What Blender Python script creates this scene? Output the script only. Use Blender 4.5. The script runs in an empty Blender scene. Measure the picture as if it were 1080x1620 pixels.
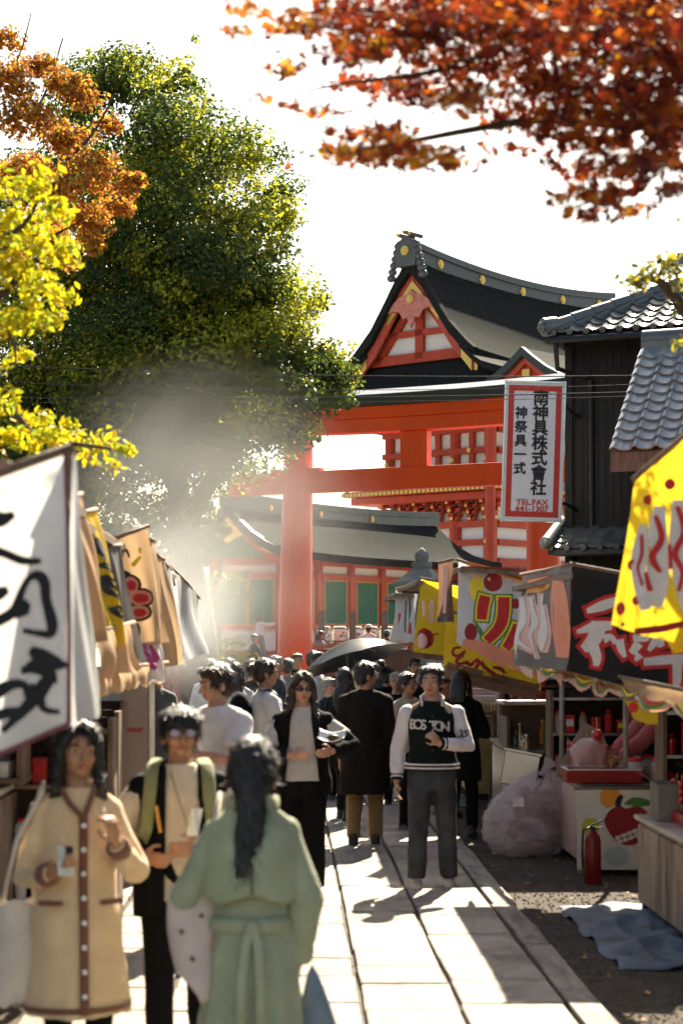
import bpy, bmesh, math, random
import numpy as np
from mathutils import Vector, Matrix
random.seed(7); RNG = np.random.default_rng(7)
sc = bpy.context.scene
COL = sc.collection
R = math.radians
# ------------------------------------------------------------------ camera
FPX, HY, CH = 3000.0, 1010.0, 2.0          # focal length (px of a 1620 px tall frame), horizon row, eye height
cam_d = bpy.data.cameras.new('camera'); cam = bpy.data.objects.new('camera', cam_d); COL.objects.link(cam)
cam.location = (0, 0, CH); cam.rotation_euler = (R(90), 0, 0)
cam_d.sensor_fit = 'VERTICAL'; cam_d.sensor_height = 36; cam_d.sensor_width = 24
cam_d.lens = 36 * FPX / 1620; cam_d.shift_y = (HY - 810) / 1620
cam_d.clip_start = .1; cam_d.clip_end = 2000
cam_d.dof.use_dof = True; cam_d.dof.focus_distance = 34; cam_d.dof.aperture_fstop = 3.0; cam_d.dof.aperture_blades = 0
sc.camera = cam
# ------------------------------------------------------------------ sky, sun, exposure
SUN_EL, SUN_AZ = R(41), R(14)               # azimuth measured from +Y towards +X
w = bpy.data.worlds.new('World'); sc.world = w; w.use_nodes = True
nt = w.node_tree; nt.nodes.clear()
sky = nt.nodes.new('ShaderNodeTexSky'); sky.sky_type = 'NISHITA'; sky.sun_disc = False
sky.sun_elevation = SUN_EL; sky.sun_rotation = SUN_AZ; sky.air_density = 1.0; sky.dust_density = 2.0; sky.ozone_density = .6
bg = nt.nodes.new('ShaderNodeBackground'); bg.inputs[1].default_value = .066
wo = nt.nodes.new('ShaderNodeOutputWorld'); nt.links.new(sky.outputs[0], bg.inputs[0]); nt.links.new(bg.outputs[0], wo.inputs[0])
sd = bpy.data.lights.new('sun', 'SUN'); sun = bpy.data.objects.new('sun', sd); COL.objects.link(sun)
sd.energy = 5.0; sd.angle = R(.53); sd.color = (1, .93, .82)
sdir = Vector((math.sin(SUN_AZ) * math.cos(SUN_EL), math.cos(SUN_AZ) * math.cos(SUN_EL), math.sin(SUN_EL)))
sun.rotation_euler = sdir.to_track_quat('Z', 'Y').to_euler(); sun.location = (20, 40, 60)
sc.view_settings.view_transform = 'Standard'; sc.view_settings.look = 'None'
sc.view_settings.exposure = 1.85; sc.view_settings.gamma = 1
sc.view_settings.use_white_balance = True; sc.view_settings.white_balance_temperature = 7300; sc.view_settings.white_balance_tint = 6
sc.cycles.use_denoising = True; sc.cycles.denoising_input_passes = 'RGB'; sc.cycles.use_adaptive_sampling = False
sc.cycles.max_bounces = 8; sc.cycles.transparent_max_bounces = 12; sc.cycles.volume_bounces = 1
sc.cycles.volume_step_rate = 2.0; sc.cycles.volume_max_steps = 128

# ------------------------------------------------------------------ helpers
def P(px, py, Y): return Vector(((px - 540) * Y / FPX, Y, CH - (py - HY) * Y / FPX))
SL = -82 / 3000.0                            # the street runs a touch to one side of the view
def S(u, Y, z=0.0): return Vector((u + SL * Y, Y, z))

def mat(name, col, rough=.7, var=.18, scale=6., bump=0., bscale=None, metal=0., trans=0., rnd=0., spec=.4, stretch=None, alpha=1., transmission=0., sheen=0., attr=None, coat=0., hue2=None):
    m = bpy.data.materials.new(name); m.use_nodes = True
    t = m.node_tree; N, L = t.nodes, t.links
    b = N['Principled BSDF']; out = N['Material Output']
    b.inputs['Roughness'].default_value = rough; b.inputs['Metallic'].default_value = metal
    b.inputs['Specular IOR Level'].default_value = spec; b.inputs['Alpha'].default_value = alpha
    b.inputs['Transmission Weight'].default_value = transmission; b.inputs['Sheen Weight'].default_value = sheen
    b.inputs['Coat Weight'].default_value = coat
    tc = N.new('ShaderNodeTexCoord'); mp = N.new('ShaderNodeMapping'); L.new(tc.outputs['Object'], mp.inputs[0])
    if stretch: mp.inputs['Scale'].default_value = stretch
    if rnd:
        oi = N.new('ShaderNodeObjectInfo'); vm = N.new('ShaderNodeVectorMath'); vm.operation = 'SCALE'
        cx = N.new('ShaderNodeCombineXYZ'); L.new(oi.outputs['Random'], cx.inputs[0]); L.new(oi.outputs['Random'], cx.inputs[1])
        L.new(cx.outputs[0], vm.inputs[0]); vm.inputs['Scale'].default_value = 37.; L.new(vm.outputs[0], mp.inputs['Location'])
    nz = N.new('ShaderNodeTexNoise'); nz.inputs['Scale'].default_value = scale; nz.inputs['Detail'].default_value = 6; nz.inputs['Roughness'].default_value = .65
    L.new(mp.outputs[0], nz.inputs['Vector'])
    c = Vector(col[:3])
    if attr:
        a = N.new('ShaderNodeAttribute'); a.attribute_name = attr; src = a.outputs['Color']
    else:
        cr = N.new('ShaderNodeValToRGB'); e = cr.color_ramp.elements
        e[0].position = .3; e[1].position = .72
        c2 = Vector(hue2) if hue2 else c * (1 - var * 1.6)
        e[0].color = (*c2, 1); e[1].color = (*[min(1, x * (1 + var)) for x in c], 1)
        L.new(nz.outputs[0], cr.inputs[0]); src = cr.outputs[0]
    if rnd:
        hs = N.new('ShaderNodeHueSaturation'); ma = N.new('ShaderNodeMapRange'); L.new(oi.outputs['Random'], ma.inputs[0])
        ma.inputs[3].default_value = 1 - rnd; ma.inputs[4].default_value = 1 + rnd
        L.new(ma.outputs[0], hs.inputs['Value']); L.new(src, hs.inputs['Color']); src = hs.outputs[0]
    L.new(src, b.inputs['Base Color'])
    if bump:
        bn = N.new('ShaderNodeBump'); bn.inputs['Strength'].default_value = min(1, bump); bn.inputs['Distance'].default_value = .02
        n2 = N.new('ShaderNodeTexNoise'); n2.inputs['Scale'].default_value = bscale or scale * 4; n2.inputs['Detail'].default_value = 5
        L.new(mp.outputs[0], n2.inputs['Vector']); L.new(n2.outputs[0], bn.inputs['Height']); L.new(bn.outputs[0], b.inputs['Normal'])
    if trans:
        tr = N.new('ShaderNodeBsdfTranslucent'); L.new(src, tr.inputs[0]); mx = N.new('ShaderNodeMixShader'); mx.inputs[0].default_value = trans
        L.new(b.outputs[0], mx.inputs[1]); L.new(tr.outputs[0], mx.inputs[2]); L.new(mx.outputs[0], out.inputs[0])
    return m

class MB:
    """collects shapes; build() links them as one mesh object"""
    def __init__(s): s.v = []; s.f = []; s.m = []
    def add(s, vs, fs, mi=0):
        o = len(s.v); s.v += [tuple(x) for x in vs]; s.f += [tuple(i + o for i in f) for f in fs]; s.m += [mi] * len(fs)
    def box(s, c, d, mi=0, M=None, rz=0):
        hx, hy, hz = d[0] / 2, d[1] / 2, d[2] / 2
        vs = [Vector((x, y, z)) for z in (-hz, hz) for y in (-hy, hy) for x in (-hx, hx)]
        if rz: M = Matrix.Rotation(rz, 3, 'Z')
        if M is not None: vs = [M @ v for v in vs]
        c = Vector(c); s.add([c + v for v in vs], [(0, 2, 3, 1), (4, 5, 7, 6), (0, 1, 5, 4), (2, 6, 7, 3), (0, 4, 6, 2), (1, 3, 7, 5)], mi)
        return s
    def bar(s, a, b, wd, th, mi=0, up=(0, 0, 1)):
        a, b = Vector(a), Vector(b); d = (b - a); L = d.length; d.normalize(); up = Vector(up)
        x = d.cross(up)
        if x.length < 1e-4: x = d.cross(Vector((0, 1, 0)))
        x.normalize(); z = x.cross(d)
        M = Matrix((x, d, z)).transposed(); s.box((a + b) / 2, (wd, L, th), mi, M); return s
    def tube(s, pts, rad, n=10, mi=0, flat=None, cap=True):
        """flat: reference direction with radii given as (r1, r2): r1 along flat"""
        pts = [Vector(p) for p in pts]; k = len(pts); o = len(s.v)
        if not isinstance(rad, (list, tuple)): rad = [rad] * k
        prev = None
        for i, p in enumerate(pts):
            d = (pts[min(i + 1, k - 1)] - pts[max(i - 1, 0)]).normalized()
            ref = Vector(flat) if flat is not None else (prev if prev is not None else (Vector((1, 0, 0)) if abs(d.x) < .9 else Vector((0, 1, 0))))
            x = (ref - d * ref.dot(d))
            if x.length < 1e-5: x = d.orthogonal()
            x.normalize(); y = d.cross(x); prev = x
            r = rad[i]; r1, r2 = (r if isinstance(r, (tuple, list)) else (r, r))
            for j in range(n):
                t = 2 * math.pi * j / n; s.v.append(tuple(p + x * (math.cos(t) * r1) + y * (math.sin(t) * r2)))
        for i in range(k - 1):
            for j in range(n):
                j2 = (j + 1) % n; s.f.append((o + i * n + j, o + i * n + j2, o + (i + 1) * n + j2, o + (i + 1) * n + j)); s.m.append(mi)
        if cap:
            s.f.append(tuple(o + j for j in range(n))[::-1]); s.m.append(mi)
            s.f.append(tuple(o + (k - 1) * n + j for j in range(n))); s.m.append(mi)
        return s
    def limb(s, pts, rad, n=10, mi=0):
        """tube with rounded ends"""
        pts = [Vector(p) for p in pts]; rad = list(rad)
        d0 = (pts[0] - pts[1]).normalized(); d1 = (pts[-1] - pts[-2]).normalized()
        P2 = [pts[0] + d0 * rad[0] * .95, pts[0] + d0 * rad[0] * .6] + pts + [pts[-1] + d1 * rad[-1] * .6, pts[-1] + d1 * rad[-1] * .95]
        R2 = [rad[0] * .3, rad[0] * .8] + rad + [rad[-1] * .8, rad[-1] * .3]
        return s.tube(P2, R2, n, mi)
    def ball(s, c, r, n=12, mi=0, M=None):
        c = Vector(c); rx, ry, rz = (r, r, r) if not isinstance(r, (tuple, list)) else r
        h = max(4, n * 2 // 3); vs = []
        for i in range(1, h):
            a = math.pi * i / h
            for j in range(n):
                t = 2 * math.pi * j / n; v = Vector((rx * math.sin(a) * math.cos(t), ry * math.sin(a) * math.sin(t), rz * math.cos(a)))
                vs.append(v)
        vs += [Vector((0, 0, rz)), Vector((0, 0, -rz))]
        if M is not None: vs = [M @ v for v in vs]
        fs = [(i * n + j, (i + 1) * n + j, (i + 1) * n + (j + 1) % n, i * n + (j + 1) % n) for i in range(h - 2) for j in range(n)]
        T, B = len(vs) - 2, len(vs) - 1
        fs += [(T, j, (j + 1) % n) for j in range(n)] + [(B, (h - 2) * n + (j + 1) % n, (h - 2) * n + j) for j in range(n)]
        s.add([c + v for v in vs], fs, mi); return s
    def lathe(s, prof, c=(0, 0, 0), n=20, mi=0):
        c = Vector(c); o = len(s.v); k = len(prof)
        for r, z in prof:
            for j in range(n):
                t = 2 * math.pi * j / n; s.v.append((c.x + r * math.cos(t), c.y + r * math.sin(t), c.z + z))
        for i in range(k - 1):
            for j in range(n):
                j2 = (j + 1) % n; s.f.append((o + i * n + j, o + i * n + j2, o + (i + 1) * n + j2, o + (i + 1) * n + j)); s.m.append(mi)
        s.f.append(tuple(o + j for j in range(n))[::-1]); s.m.append(mi); s.f.append(tuple(o + (k - 1) * n + j for j in range(n))); s.m.append(mi)
        return s
    def sheet(s, fn, nu, nv, mi=0, thick=None):
        """fn(u,v)->Vector; thick: Vector offset for an underside, edges closed"""
        o = len(s.v); g = lambda i, j, k=0: o + k + i * (nv + 1) + j
        top = [fn(i / nu, j / nv) for i in range(nu + 1) for j in range(nv + 1)]
        s.v += [tuple(p) for p in top]
        F = [(g(i, j), g(i + 1, j), g(i + 1, j + 1), g(i, j + 1)) for i in range(nu) for j in range(nv)]
        if thick is not None:
            K = len(top); th = thick if callable(thick) else (lambda u, v: Vector(thick))
            s.v += [tuple(top[i * (nv + 1) + j] + th(i / nu, j / nv)) for i in range(nu + 1) for j in range(nv + 1)]
            F += [(g(i, j, K), g(i, j + 1, K), g(i + 1, j + 1, K), g(i + 1, j, K)) for i in range(nu) for j in range(nv)]
            F += [(g(i, 0), g(i, 0, K), g(i + 1, 0, K), g(i + 1, 0)) for i in range(nu)] + [(g(i, nv), g(i + 1, nv), g(i + 1, nv, K), g(i, nv, K)) for i in range(nu)]
            F += [(g(0, j), g(0, j + 1), g(0, j + 1, K), g(0, j, K)) for j in range(nv)] + [(g(nu, j), g(nu, j, K), g(nu, j + 1, K), g(nu, j + 1)) for j in range(nv)]
        s.f += F; s.m += [mi] * len(F); return s
    def prism(s, poly, fn, mi=0):
        """poly: list of 2D points; fn(x, y, k) -> 3D for k = 0 (front), 1 (back)"""
        n = len(poly); vs = [fn(x, y, 0) for x, y in poly] + [fn(x, y, 1) for x, y in poly]
        fs = [tuple(range(n)), tuple(range(2 * n - 1, n - 1, -1))] + [(i, i + n, (i + 1) % n + n, (i + 1) % n) for i in range(n)]
        s.add(vs, fs, mi); return s
    def mesh(s, name, mats):
        me = bpy.data.meshes.new(name); me.from_pydata(s.v, [], s.f)
        mats = mats if isinstance(mats, (list, tuple)) else [mats]
        for m in mats: me.materials.append(m)
        if len(mats) > 1: me.polygons.foreach_set('material_index', s.m)
        return me
    def build(s, name, mats, parent=None, smooth=False, bevel=0, auto=None):
        me = s.mesh(name, mats)
        if smooth or auto:
            me.polygons.foreach_set('use_smooth', [True] * len(me.polygons))
        if auto: me.set_sharp_from_angle(angle=R(auto))
        return put(name, me, parent, bevel)

def put(name, me, parent=None, bevel=0):
    o = bpy.data.objects.new(name, me); COL.objects.link(o)
    if parent is not None: o.parent = parent
    if bevel:
        b = o.modifiers.new('bevel', 'BEVEL'); b.width = bevel; b.segments = 2; b.limit_method = 'ANGLE'; b.angle_limit = R(40)
    return o
def tag(o, label, cat=None, group=None, kind=None):
    if label: o['label'] = label
    if cat: o['category'] = cat
    if group: o['group'] = group
    if kind: o['kind'] = kind
    return o
def thing(name, label, cat, loc=(0, 0, 0), rz=0, group=None):
    o = bpy.data.objects.new(name, None); COL.objects.link(o); o.location = loc; o.rotation_euler = (0, 0, rz); o.empty_display_size = .2
    return tag(o, label, cat, group)
def copy_part(o, parent, loc=None, rot=None, scale=None):
    c = o.copy(); COL.objects.link(c); c.parent = parent
    if loc is not None: c.location = loc
    if rot is not None: c.rotation_euler = rot
    if scale is not None: c.scale = scale
    return c
def text_mesh(txt, size, extrude=.004, bold=0., vertical=False, gap=1.0):
    """lettering as a flat mesh (x right, y up); vertical text runs downwards from the origin"""
    mb_v, mb_f = [], []
    chars = [(ch, 0, -i * size * gap) for i, ch in enumerate(txt)] if vertical else [(txt, 0, 0)]
    for ch, ox, oy in chars:
        cu = bpy.data.curves.new('lettering', 'FONT'); cu.body = ch; cu.size = size; cu.extrude = extrude; cu.align_x = 'CENTER'; cu.resolution_u = 3
        o = bpy.data.objects.new('lettering', cu); TMP.collection.objects.link(o)
        dg = tmp_dg()
        me = bpy.data.meshes.new_from_object(o.evaluated_get(dg)); k = len(mb_v)
        for q, (bx, by) in enumerate(((0, 0), (bold, 0), (-bold, 0), (0, bold), (0, -bold)) if bold else ((0, 0),)):
            k = len(mb_v); mb_v += [(v.co.x + ox + bx, v.co.y + oy + by, v.co.z - q * .0006) for v in me.vertices]; mb_f += [tuple(i + k for i in p.vertices) for p in me.polygons]
        bpy.data.meshes.remove(me); bpy.data.objects.remove(o); bpy.data.curves.remove(cu)
    me = bpy.data.meshes.new('lettering'); me.from_pydata(mb_v, [], mb_f); return me
TMP = bpy.data.scenes.new('tmp')
def tmp_dg():
    vl = TMP.view_layers[0]; vl.update(); return vl.depsgraph

# ------------------------------------------------------------------ materials
VERM = mat('vermilion paint', (.86, .082, .012), .42, .10, 1.6, bump=.08, bscale=14, hue2=(.68, .062, .016), stretch=(1, 1, .25))
VERM2 = mat('old vermilion paint', (.52, .062, .028), .6, .14, 2.5, bump=.1, bscale=20)
PINKRED = mat('faded red paint', (.55, .085, .05), .6, .12, 2.5)
WHITE = mat('white plaster', (.78, .77, .74), .85, .05, 3, bump=.05)
GOLD = mat('gilt metal', (.80, .52, .14), .38, .12, 14, metal=.75)
GREEN = mat('green shutter paint', (.06, .24, .16), .6, .15, 5, stretch=(6, 6, .6))
BARK = mat('cypress bark roofing', (.024, .026, .0245), .95, .3, 5, spec=.1, bump=.5, bscale=40, stretch=(1, 1, 2.5))
BARK2 = mat('darker bark roofing', (.020, .022, .0205), 1, .3, 5, spec=.05, bump=.5, bscale=40)  # darker copy of the bark roofing, for the hall and upper gate roof
RIDGE = mat('ridge copper', (.11, .12, .12), .5, .2, 6, metal=.3)
COPPER = mat('dark copper sheet', (.045, .055, .055), .45, .2, 4, metal=.2)
GLARE = mat('painted glare white', (.75, .76, .76), .45, .1, 5)
STONE = mat('stone paving', (.285, .25, .215), .72, .40, 2.6, bump=.6, bscale=26, rnd=.16, spec=.35)
JOINT = mat('earth joints', (.10, .085, .07), .95, .3, 12, bump=.5)
EARTH = mat('trodden earth and gravel', (.075, .055, .040), .95, .45, 9, bump=1, bscale=60)
GREY_STONE = mat('grey granite', (.22, .22, .215), .85, .2, 10, bump=.4)
DWOOD = mat('charred cedar boards', (.012, .0098, .0085), .75, .35, 5, bump=.3, bscale=50, stretch=(8, 8, .5), rnd=.22)
TIMBER = mat('weathered timber', (.20, .13, .085), .75, .3, 5, bump=.3, stretch=(5, 5, .7))
TILE2 = mat('pale glazed roof tile', (.27, .285, .28), .26, .22, 7, bump=.12, bscale=30, rnd=.2, spec=.6, coat=.3)
TILE = mat('glazed grey roof tile', (.11, .122, .122), .30, .22, 7, bump=.12, bscale=30, rnd=.28, spec=.6, coat=.25)
STEEL = mat('stainless steel', (.58, .57, .55), .28, .12, 5, metal=.95, bump=.08)
BRASS = mat('brassy sheet metal', (.70, .55, .26), .34, .22, 4, metal=.8, bump=.15, bscale=6)
GREYPOST = mat('grey painted pole', (.33, .31, .28), .5, .3, 12)
BLACK = mat('black plastic', (.012, .012, .013), .45, .2, 10)
RUBBER = mat('cable rubber', (.02, .02, .02), .6, .1, 10)
# ================================================================== the ground, the terrace and the paved path
g = MB(); g.box((0, 200, -.25), (900, 900, .5)); o = g.build('ground', EARTH); o['kind'] = 'structure'
o['label'] = 'dark trodden earth and gravel beside the path'
# path bed + slabs
UE = [-1.40, -1.20, -.65, -.13, .39, .91, 1.485, 1.685]
def bedp(u, v): return S(-1.40 + u * 3.085, 2 + v * 54, .004 if v < 0.40 else .004)
p = MB(); p.sheet(bedp, 6, 40); path = p.build('path', JOINT); tag(path, 'pale stone slab path between the stalls', None, None, 'structure')
PATHFAR = mat('far paving', (.27, .25, .225), .75, .2, 3, bump=.3)
def make_slab():
    m = MB(); e = .012
    for (z, i) in ((0, 0), (.026, 0), (.034, e)):
        pass
    hx = hy = .5; v = []
    lv = [(-.0, .5, .5), (.80, .5, .5), (1.0, .485, .485)]
    for z, a, b in lv: v += [(-a, -b, z), (a, -b, z), (a, b, z), (-a, b, z)]
    f = [(8, 9, 10, 11)] + [(k * 4 + i, k * 4 + (i + 1) % 4, k * 4 + 4 + (i + 1) % 4, k * 4 + 4 + i) for k in range(2) for i in range(4)]
    m.add(v, f); return m.mesh('slab', STONE)
slab_me = make_slab(); rot_s = math.atan(-SL)
slab_kerb = slab_me
ymax = 25.0; yend = {}
for c in range(7):
    kerb = c in (0, 6); y = 3.0 + random.uniform(-.5, 0)
    while y < ymax:
        L = (random.choice((.5, 1.0, 1.35, 1.6)) if kerb else random.uniform(.56, .92))
        uw = UE[c + 1] - UE[c] - .022
        o = bpy.data.objects.new('paving_slab', slab_me); COL.objects.link(o); o.parent = path
        uw -= random.uniform(0, .012); o.location = S((UE[c] + UE[c + 1]) / 2 + random.uniform(-.006, .006), y + L / 2, .005 + random.uniform(-.003, .004))
        o.rotation_euler = (random.gauss(0, .003), random.gauss(0, .004), rot_s + random.gauss(0, .008))
        o.scale = (uw, L - random.uniform(.014, .026), .034)
        y += L
    yend[c] = y
for c in range(7):                                      # farther rows, too small to tell apart
    m = MB(); uw = UE[c + 1] - UE[c] - .022
    y = yend[c]
    while y < 55:
        L = random.uniform(.6, .95); m.box(S((UE[c] + UE[c + 1]) / 2, y + L / 2, .0225), (uw, L - .02, .03), 0, rz=rot_s); y += L
    o = m.build('far_slabs', PATHFAR, path); o['kind'] = 'stuff'
# loose gravel and fallen leaves beside the path
def scatter(name, label, n, reg, size, mats, flat=False, cat='gravel'):
    vs, fs, mi = [], [], []
    for i in range(n):
        u, Y = reg(); s = random.uniform(*size); c = S(u, Y, .004); a = random.uniform(0, 6.28)
        k = len(vs)
        if flat:
            q = [Vector((-s, 0, .0)), Vector((0, -s * .45, s * .1)), Vector((s, 0, random.uniform(0, s * .5))), Vector((0, s * .45, s * .2))]
            M = Matrix.Rotation(a, 3, 'Z') @ Matrix.Rotation(random.uniform(-.3, .3), 3, 'X')
            vs += [tuple(c + M @ x + Vector((0, 0, .006))) for x in q]; fs += [(k, k + 1, k + 2, k + 3)]; mi += [random.randrange(len(mats))]
        else:
            h = s * random.uniform(.5, .9)
            q = [Vector((math.cos(a + t * 1.256) * s * random.uniform(.7, 1.2), math.sin(a + t * 1.256) * s * random.uniform(.7, 1.2), -.003)) for t in range(5)]
            vs += [tuple(c + x) for x in q] + [tuple(c + Vector((x.x * .55, x.y * .55, h))) for x in q]
            fs += [(k + 5, k + 6, k + 7, k + 8, k + 9)] + [(k + j, k + (j + 1) % 5, k + 5 + (j + 1) % 5, k + 5 + j) for j in range(5)]; mi += [random.randrange(len(mats))] * 6
    me = bpy.data.meshes.new(name); me.from_pydata(vs, [], fs)
    for x in mats: me.materials.append(x)
    me.polygons.foreach_set('material_index', mi)
    o = put(name, me); tag(o, label, cat, None, 'stuff'); return o
PEB = [mat('pebble', (.15, .115, .085), .9, .2), mat('pebble dark', (.10, .075, .055), .9, .2), mat('pebble pale', (.20, .16, .125), .85, .2)]
LEAFL = [mat('dry leaf', (.35, .14, .04), .8, .2), mat('dry leaf yellow', (.5, .33, .06), .8, .2), mat('dry leaf brown', (.16, .07, .03), .8, .2)]
scatter('gravel', 'loose gravel over the earth beside the path', 14000, lambda: ((random.uniform(1.72, 3.6) if random.random() < .62 else random.uniform(-3, -1.44)), 8 + 16 * random.random() ** 1.5), (.004, .012), PEB)
scatter('fallen_leaves', 'fallen dry leaves scattered beside the paving', 900, lambda: (random.choice((random.uniform(1.5, 3.0), random.uniform(-2.2, -1.3), random.uniform(-1.4, 1.7))), random.uniform(8, 22)), (.015, .035), LEAFL, True, 'leaves')
# terrace in front of the halls
t = MB(); t.box((0, 104, .6), (120, 100, 1.2)); o = t.build('terrace_ground', mat('terrace gravel', (.34, .31, .27), .9, .2, 8, bump=.5)); tag(o, 'raised pale gravel terrace behind the gateway', None, None, 'structure')
t = MB()
for k in range(6): t.box((1.5 - .0 * k, 53.85 - .3 * k, (1.2 - .2 * (k + 1)) / 2 + .0), (9, .3, 1.2 - .2 * (k + 1) + .0), 0)
o = t.build('stone_steps', GREY_STONE); tag(o, 'grey stone steps climbing to the terrace beyond the torii', None, None, 'structure')

# ================================================================== torii
TC = Vector((1.915, 48.95, 0)); tdir = Vector((.8856, -.4645, 0)); tr = math.atan2(tdir.y, tdir.x)
torii = thing('torii_gate', 'tall vermilion torii gate with a dark capped double lintel', 'torii', TC, tr)
for sx in (-1, 1):
    m = MB(); x0 = sx * 3.60; prof = []
    pts = [Vector((x0 - sx * .15 * (z / 7.4) , 0, z)) for z in (0, .5, 2, 4, 6, 7.38)]
    m.tube(pts, [.475, .47, .455, .425, .395, .375], 40); m.build('pillar', VERM, torii, auto=40)
    m = MB(); m.lathe([(.56, 0), (.56, .5), (.52, .56), (.52, .75)], (x0, 0, 0), 32); m.build('pillar_sleeve', BLACK, torii, auto=40)
def lint(z0, z1, half, dep, flare=.0, top=0, slope=0):
    def f(u, v):
        pass
    m = MB(); n = 28; k = []
    for i in range(n + 1):
        x = -half + 2 * half * i / n; s = flare * (abs(x) / half) ** 2.6
        xe0 = x; xe1 = x * (1 + slope / half * (abs(x) / half) ** 6)
        k.append([(xe0, -dep / 2, z0 + s), (xe0, dep / 2, z0 + s), (xe1, dep / 2 + top, z1 + s * 1.12), (xe1, -dep / 2 - top, z1 + s * 1.12)])
    for i in range(n):
        A, B = k[i], k[i + 1]; m.add(A + B, [(0, 4, 5, 1), (1, 5, 6, 2), (2, 6, 7, 3), (3, 7, 4, 0)])
    m.add(k[0], [(0, 1, 2, 3)]); m.add(k[-1], [(3, 2, 1, 0)])
    return m
lint(5.86, 6.43, 5.55, .34).build('tie_beam', VERM, torii, bevel=.012)
lint(7.36, 7.72, 6.6, .52, .30, 0, .1).build('lower_lintel', VERM, torii, bevel=.012)
lint(7.722, 8.02, 6.8, .62, .31, .05, .15).build('upper_lintel', VERM, torii, bevel=.012)
lint(8.022, 8.30, 6.95, .86, .33, .06, .15).build('lintel_roof', COPPER, torii, bevel=.02)
lint(8.302, 8.46, 6.95, .98, .34, -.22, .05).build('lintel_glare_cap', GLARE, torii, bevel=.02)  # white strip with the glare of sun and sky put into its colour
m = MB(); m.box((0, 0, 6.895), (.76, .30, .93)); m.build('centre_strut', VERM, torii, bevel=.012)
for sx in (-1, 1):
    for q in (-1, 1):
        m = MB(); xx = sx * 3.5 + q * .58; m.box((xx, 0, 6.475), (.36, .24, .09)); m.build('wedge', VERM, torii, bevel=.01)

# ================================================================== curved roofs
def slope(parent, name, x0, x1, prof, mt, flare=0., thick=.3, nx=24, side=1, xin=0., y0=0., ridge_curve=0.):
    """prof: (dy, z) from ridge to eave; side: -1 towards -y, +1 towards +y; flare lifts the eave corners; xin pulls the top in (hip)"""
    n = len(prof) - 1; xm = (x0 + x1) / 2; hl = (x1 - x0) / 2
    def f(u, v):
        t = v * n; i = min(int(t), n - 1); k = t - i
        dy = prof[i][0] * (1 - k) + prof[i + 1][0] * k; z = prof[i][1] * (1 - k) + prof[i + 1][1] * k
        h = hl - xin * (1 - v); x = xm + (2 * u - 1) * h; e = abs(2 * u - 1) ** 3
        return Vector((x, y0 + side * dy, z + flare * e * v * v + ridge_curve * (2 * u - 1) ** 2))
    m = MB(); m.sheet(f, nx, n * 2, 0, lambda u, v: Vector((0, 0, -thick * (.55 + .45 * v))))
    return m.build(name, mt, parent, auto=35)
def concave(run, rise, ztop, p=1.55, n=8):
    return [(run * i / n, ztop - rise * (1 - (1 - i / n) ** p)) for i in range(n + 1)]
def medal(parent, name, c, r, face, mt=None):
    """gilt crest disc facing direction `face`"""
    m = MB(); c = Vector(c); d = Vector(face).normalized()
    m.tube([c, c + d * .05], [r, r * .93], 18); m.tube([c + d * .05, c + d * .085], [r * .5, r * .42], 14)
    m.tube([c + d * .05, c + d * .07], [r * .8, r * .74], 18)
    return m.build(name, mt or GOLD, parent, auto=40)

# ------------------------------------------------------------------ two-storey gate behind the torii
ga = math.atan2(.76, .65)
gate = thing('shrine_gate', 'two-storey red shrine gate with sweeping dark bark roof and gilt crests', 'gate', (6.27, 80, 0), ga)
YM = 2.65
main = [(.15, 17.75), (.7, 16.9), (1.4, 15.85), (2.1, 14.85), (3.0, 13.95), (4.2, 13.15), (5.6, 12.55), (7.5, 12.05)]
up = main[:5] + [(3.4, 13.62)]
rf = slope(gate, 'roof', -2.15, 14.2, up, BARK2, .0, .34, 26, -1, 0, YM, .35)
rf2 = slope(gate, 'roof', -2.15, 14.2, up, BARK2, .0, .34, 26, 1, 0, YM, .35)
for sd_ in (-1, 1): slope(gate, 'lower_roof', -3.6, 15.6, [(2.5, 14.3), (3.4, 13.66)] + main[5:], BARK, .55, .36, 26, sd_, 1.6, YM)
def endskirt(x_in, x_out, sgn):
    n = 10
    def f(u, v):
        h = 2.6 + (7.5 - 2.6) * v; y = YM + (2 * u - 1) * h; z = 14.25 - 2.2 * (1 - (1 - v) ** 1.7); e = abs(2 * u - 1) ** 3
        return Vector((x_in + (x_out - x_in) * v, y, z + .55 * e * v * v))
    m = MB(); m.sheet(f, 20, n, 0, Vector((0, 0, -.36))); return m.build('end_skirt_roof', BARK, gate, auto=35)
endskirt(-.9, -3.6, -1); endskirt(12.9, 15.6, 1)
# ridge with crests and end ornament
def ridge(parent, x0, x1, y, zf, h, wd, mt, medals, r, side):
    m = MB(); n = 20
    for lv, (wf, a, b) in enumerate(((1.0, 0, .62), (1.3, .62, .74), (.8, .74, 1.0))):
        def f(i):
            x = x0 + (x1 - x0) * i / n; z = zf(x); return [(x, y - wd / 2 * wf, z + h * a), (x, y + wd / 2 * wf, z + h * a), (x, y + wd / 2 * wf, z + h * b), (x, y - wd / 2 * wf, z + h * b)]
        for i in range(n): m.add(f(i) + f(i + 1), [(0, 4, 5, 1), (1, 5, 6, 2), (2, 6, 7, 3), (3, 7, 4, 0)])
        m.add(f(0), [(0, 1, 2, 3)]); m.add(f(n), [(3, 2, 1, 0)])
    rd = m.build('ridge', mt, parent)
    for x in medals: medal(rd, 'gilt_crest', (x, y - wd / 2, zf(x) + h * .32), r, (0, -1, 0))
    return rd
zr = lambda x: 17.42 + .55 * ((x - 6) / 8.2) ** 2
rd = ridge(gate, -2.0, 13.6, YM, zr, .85, .58, RIDGE, (-.4, 2.6, 5.7, 8.9, 12.0), .21, -1)
m = MB(); zz = zr(-2.1)
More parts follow.
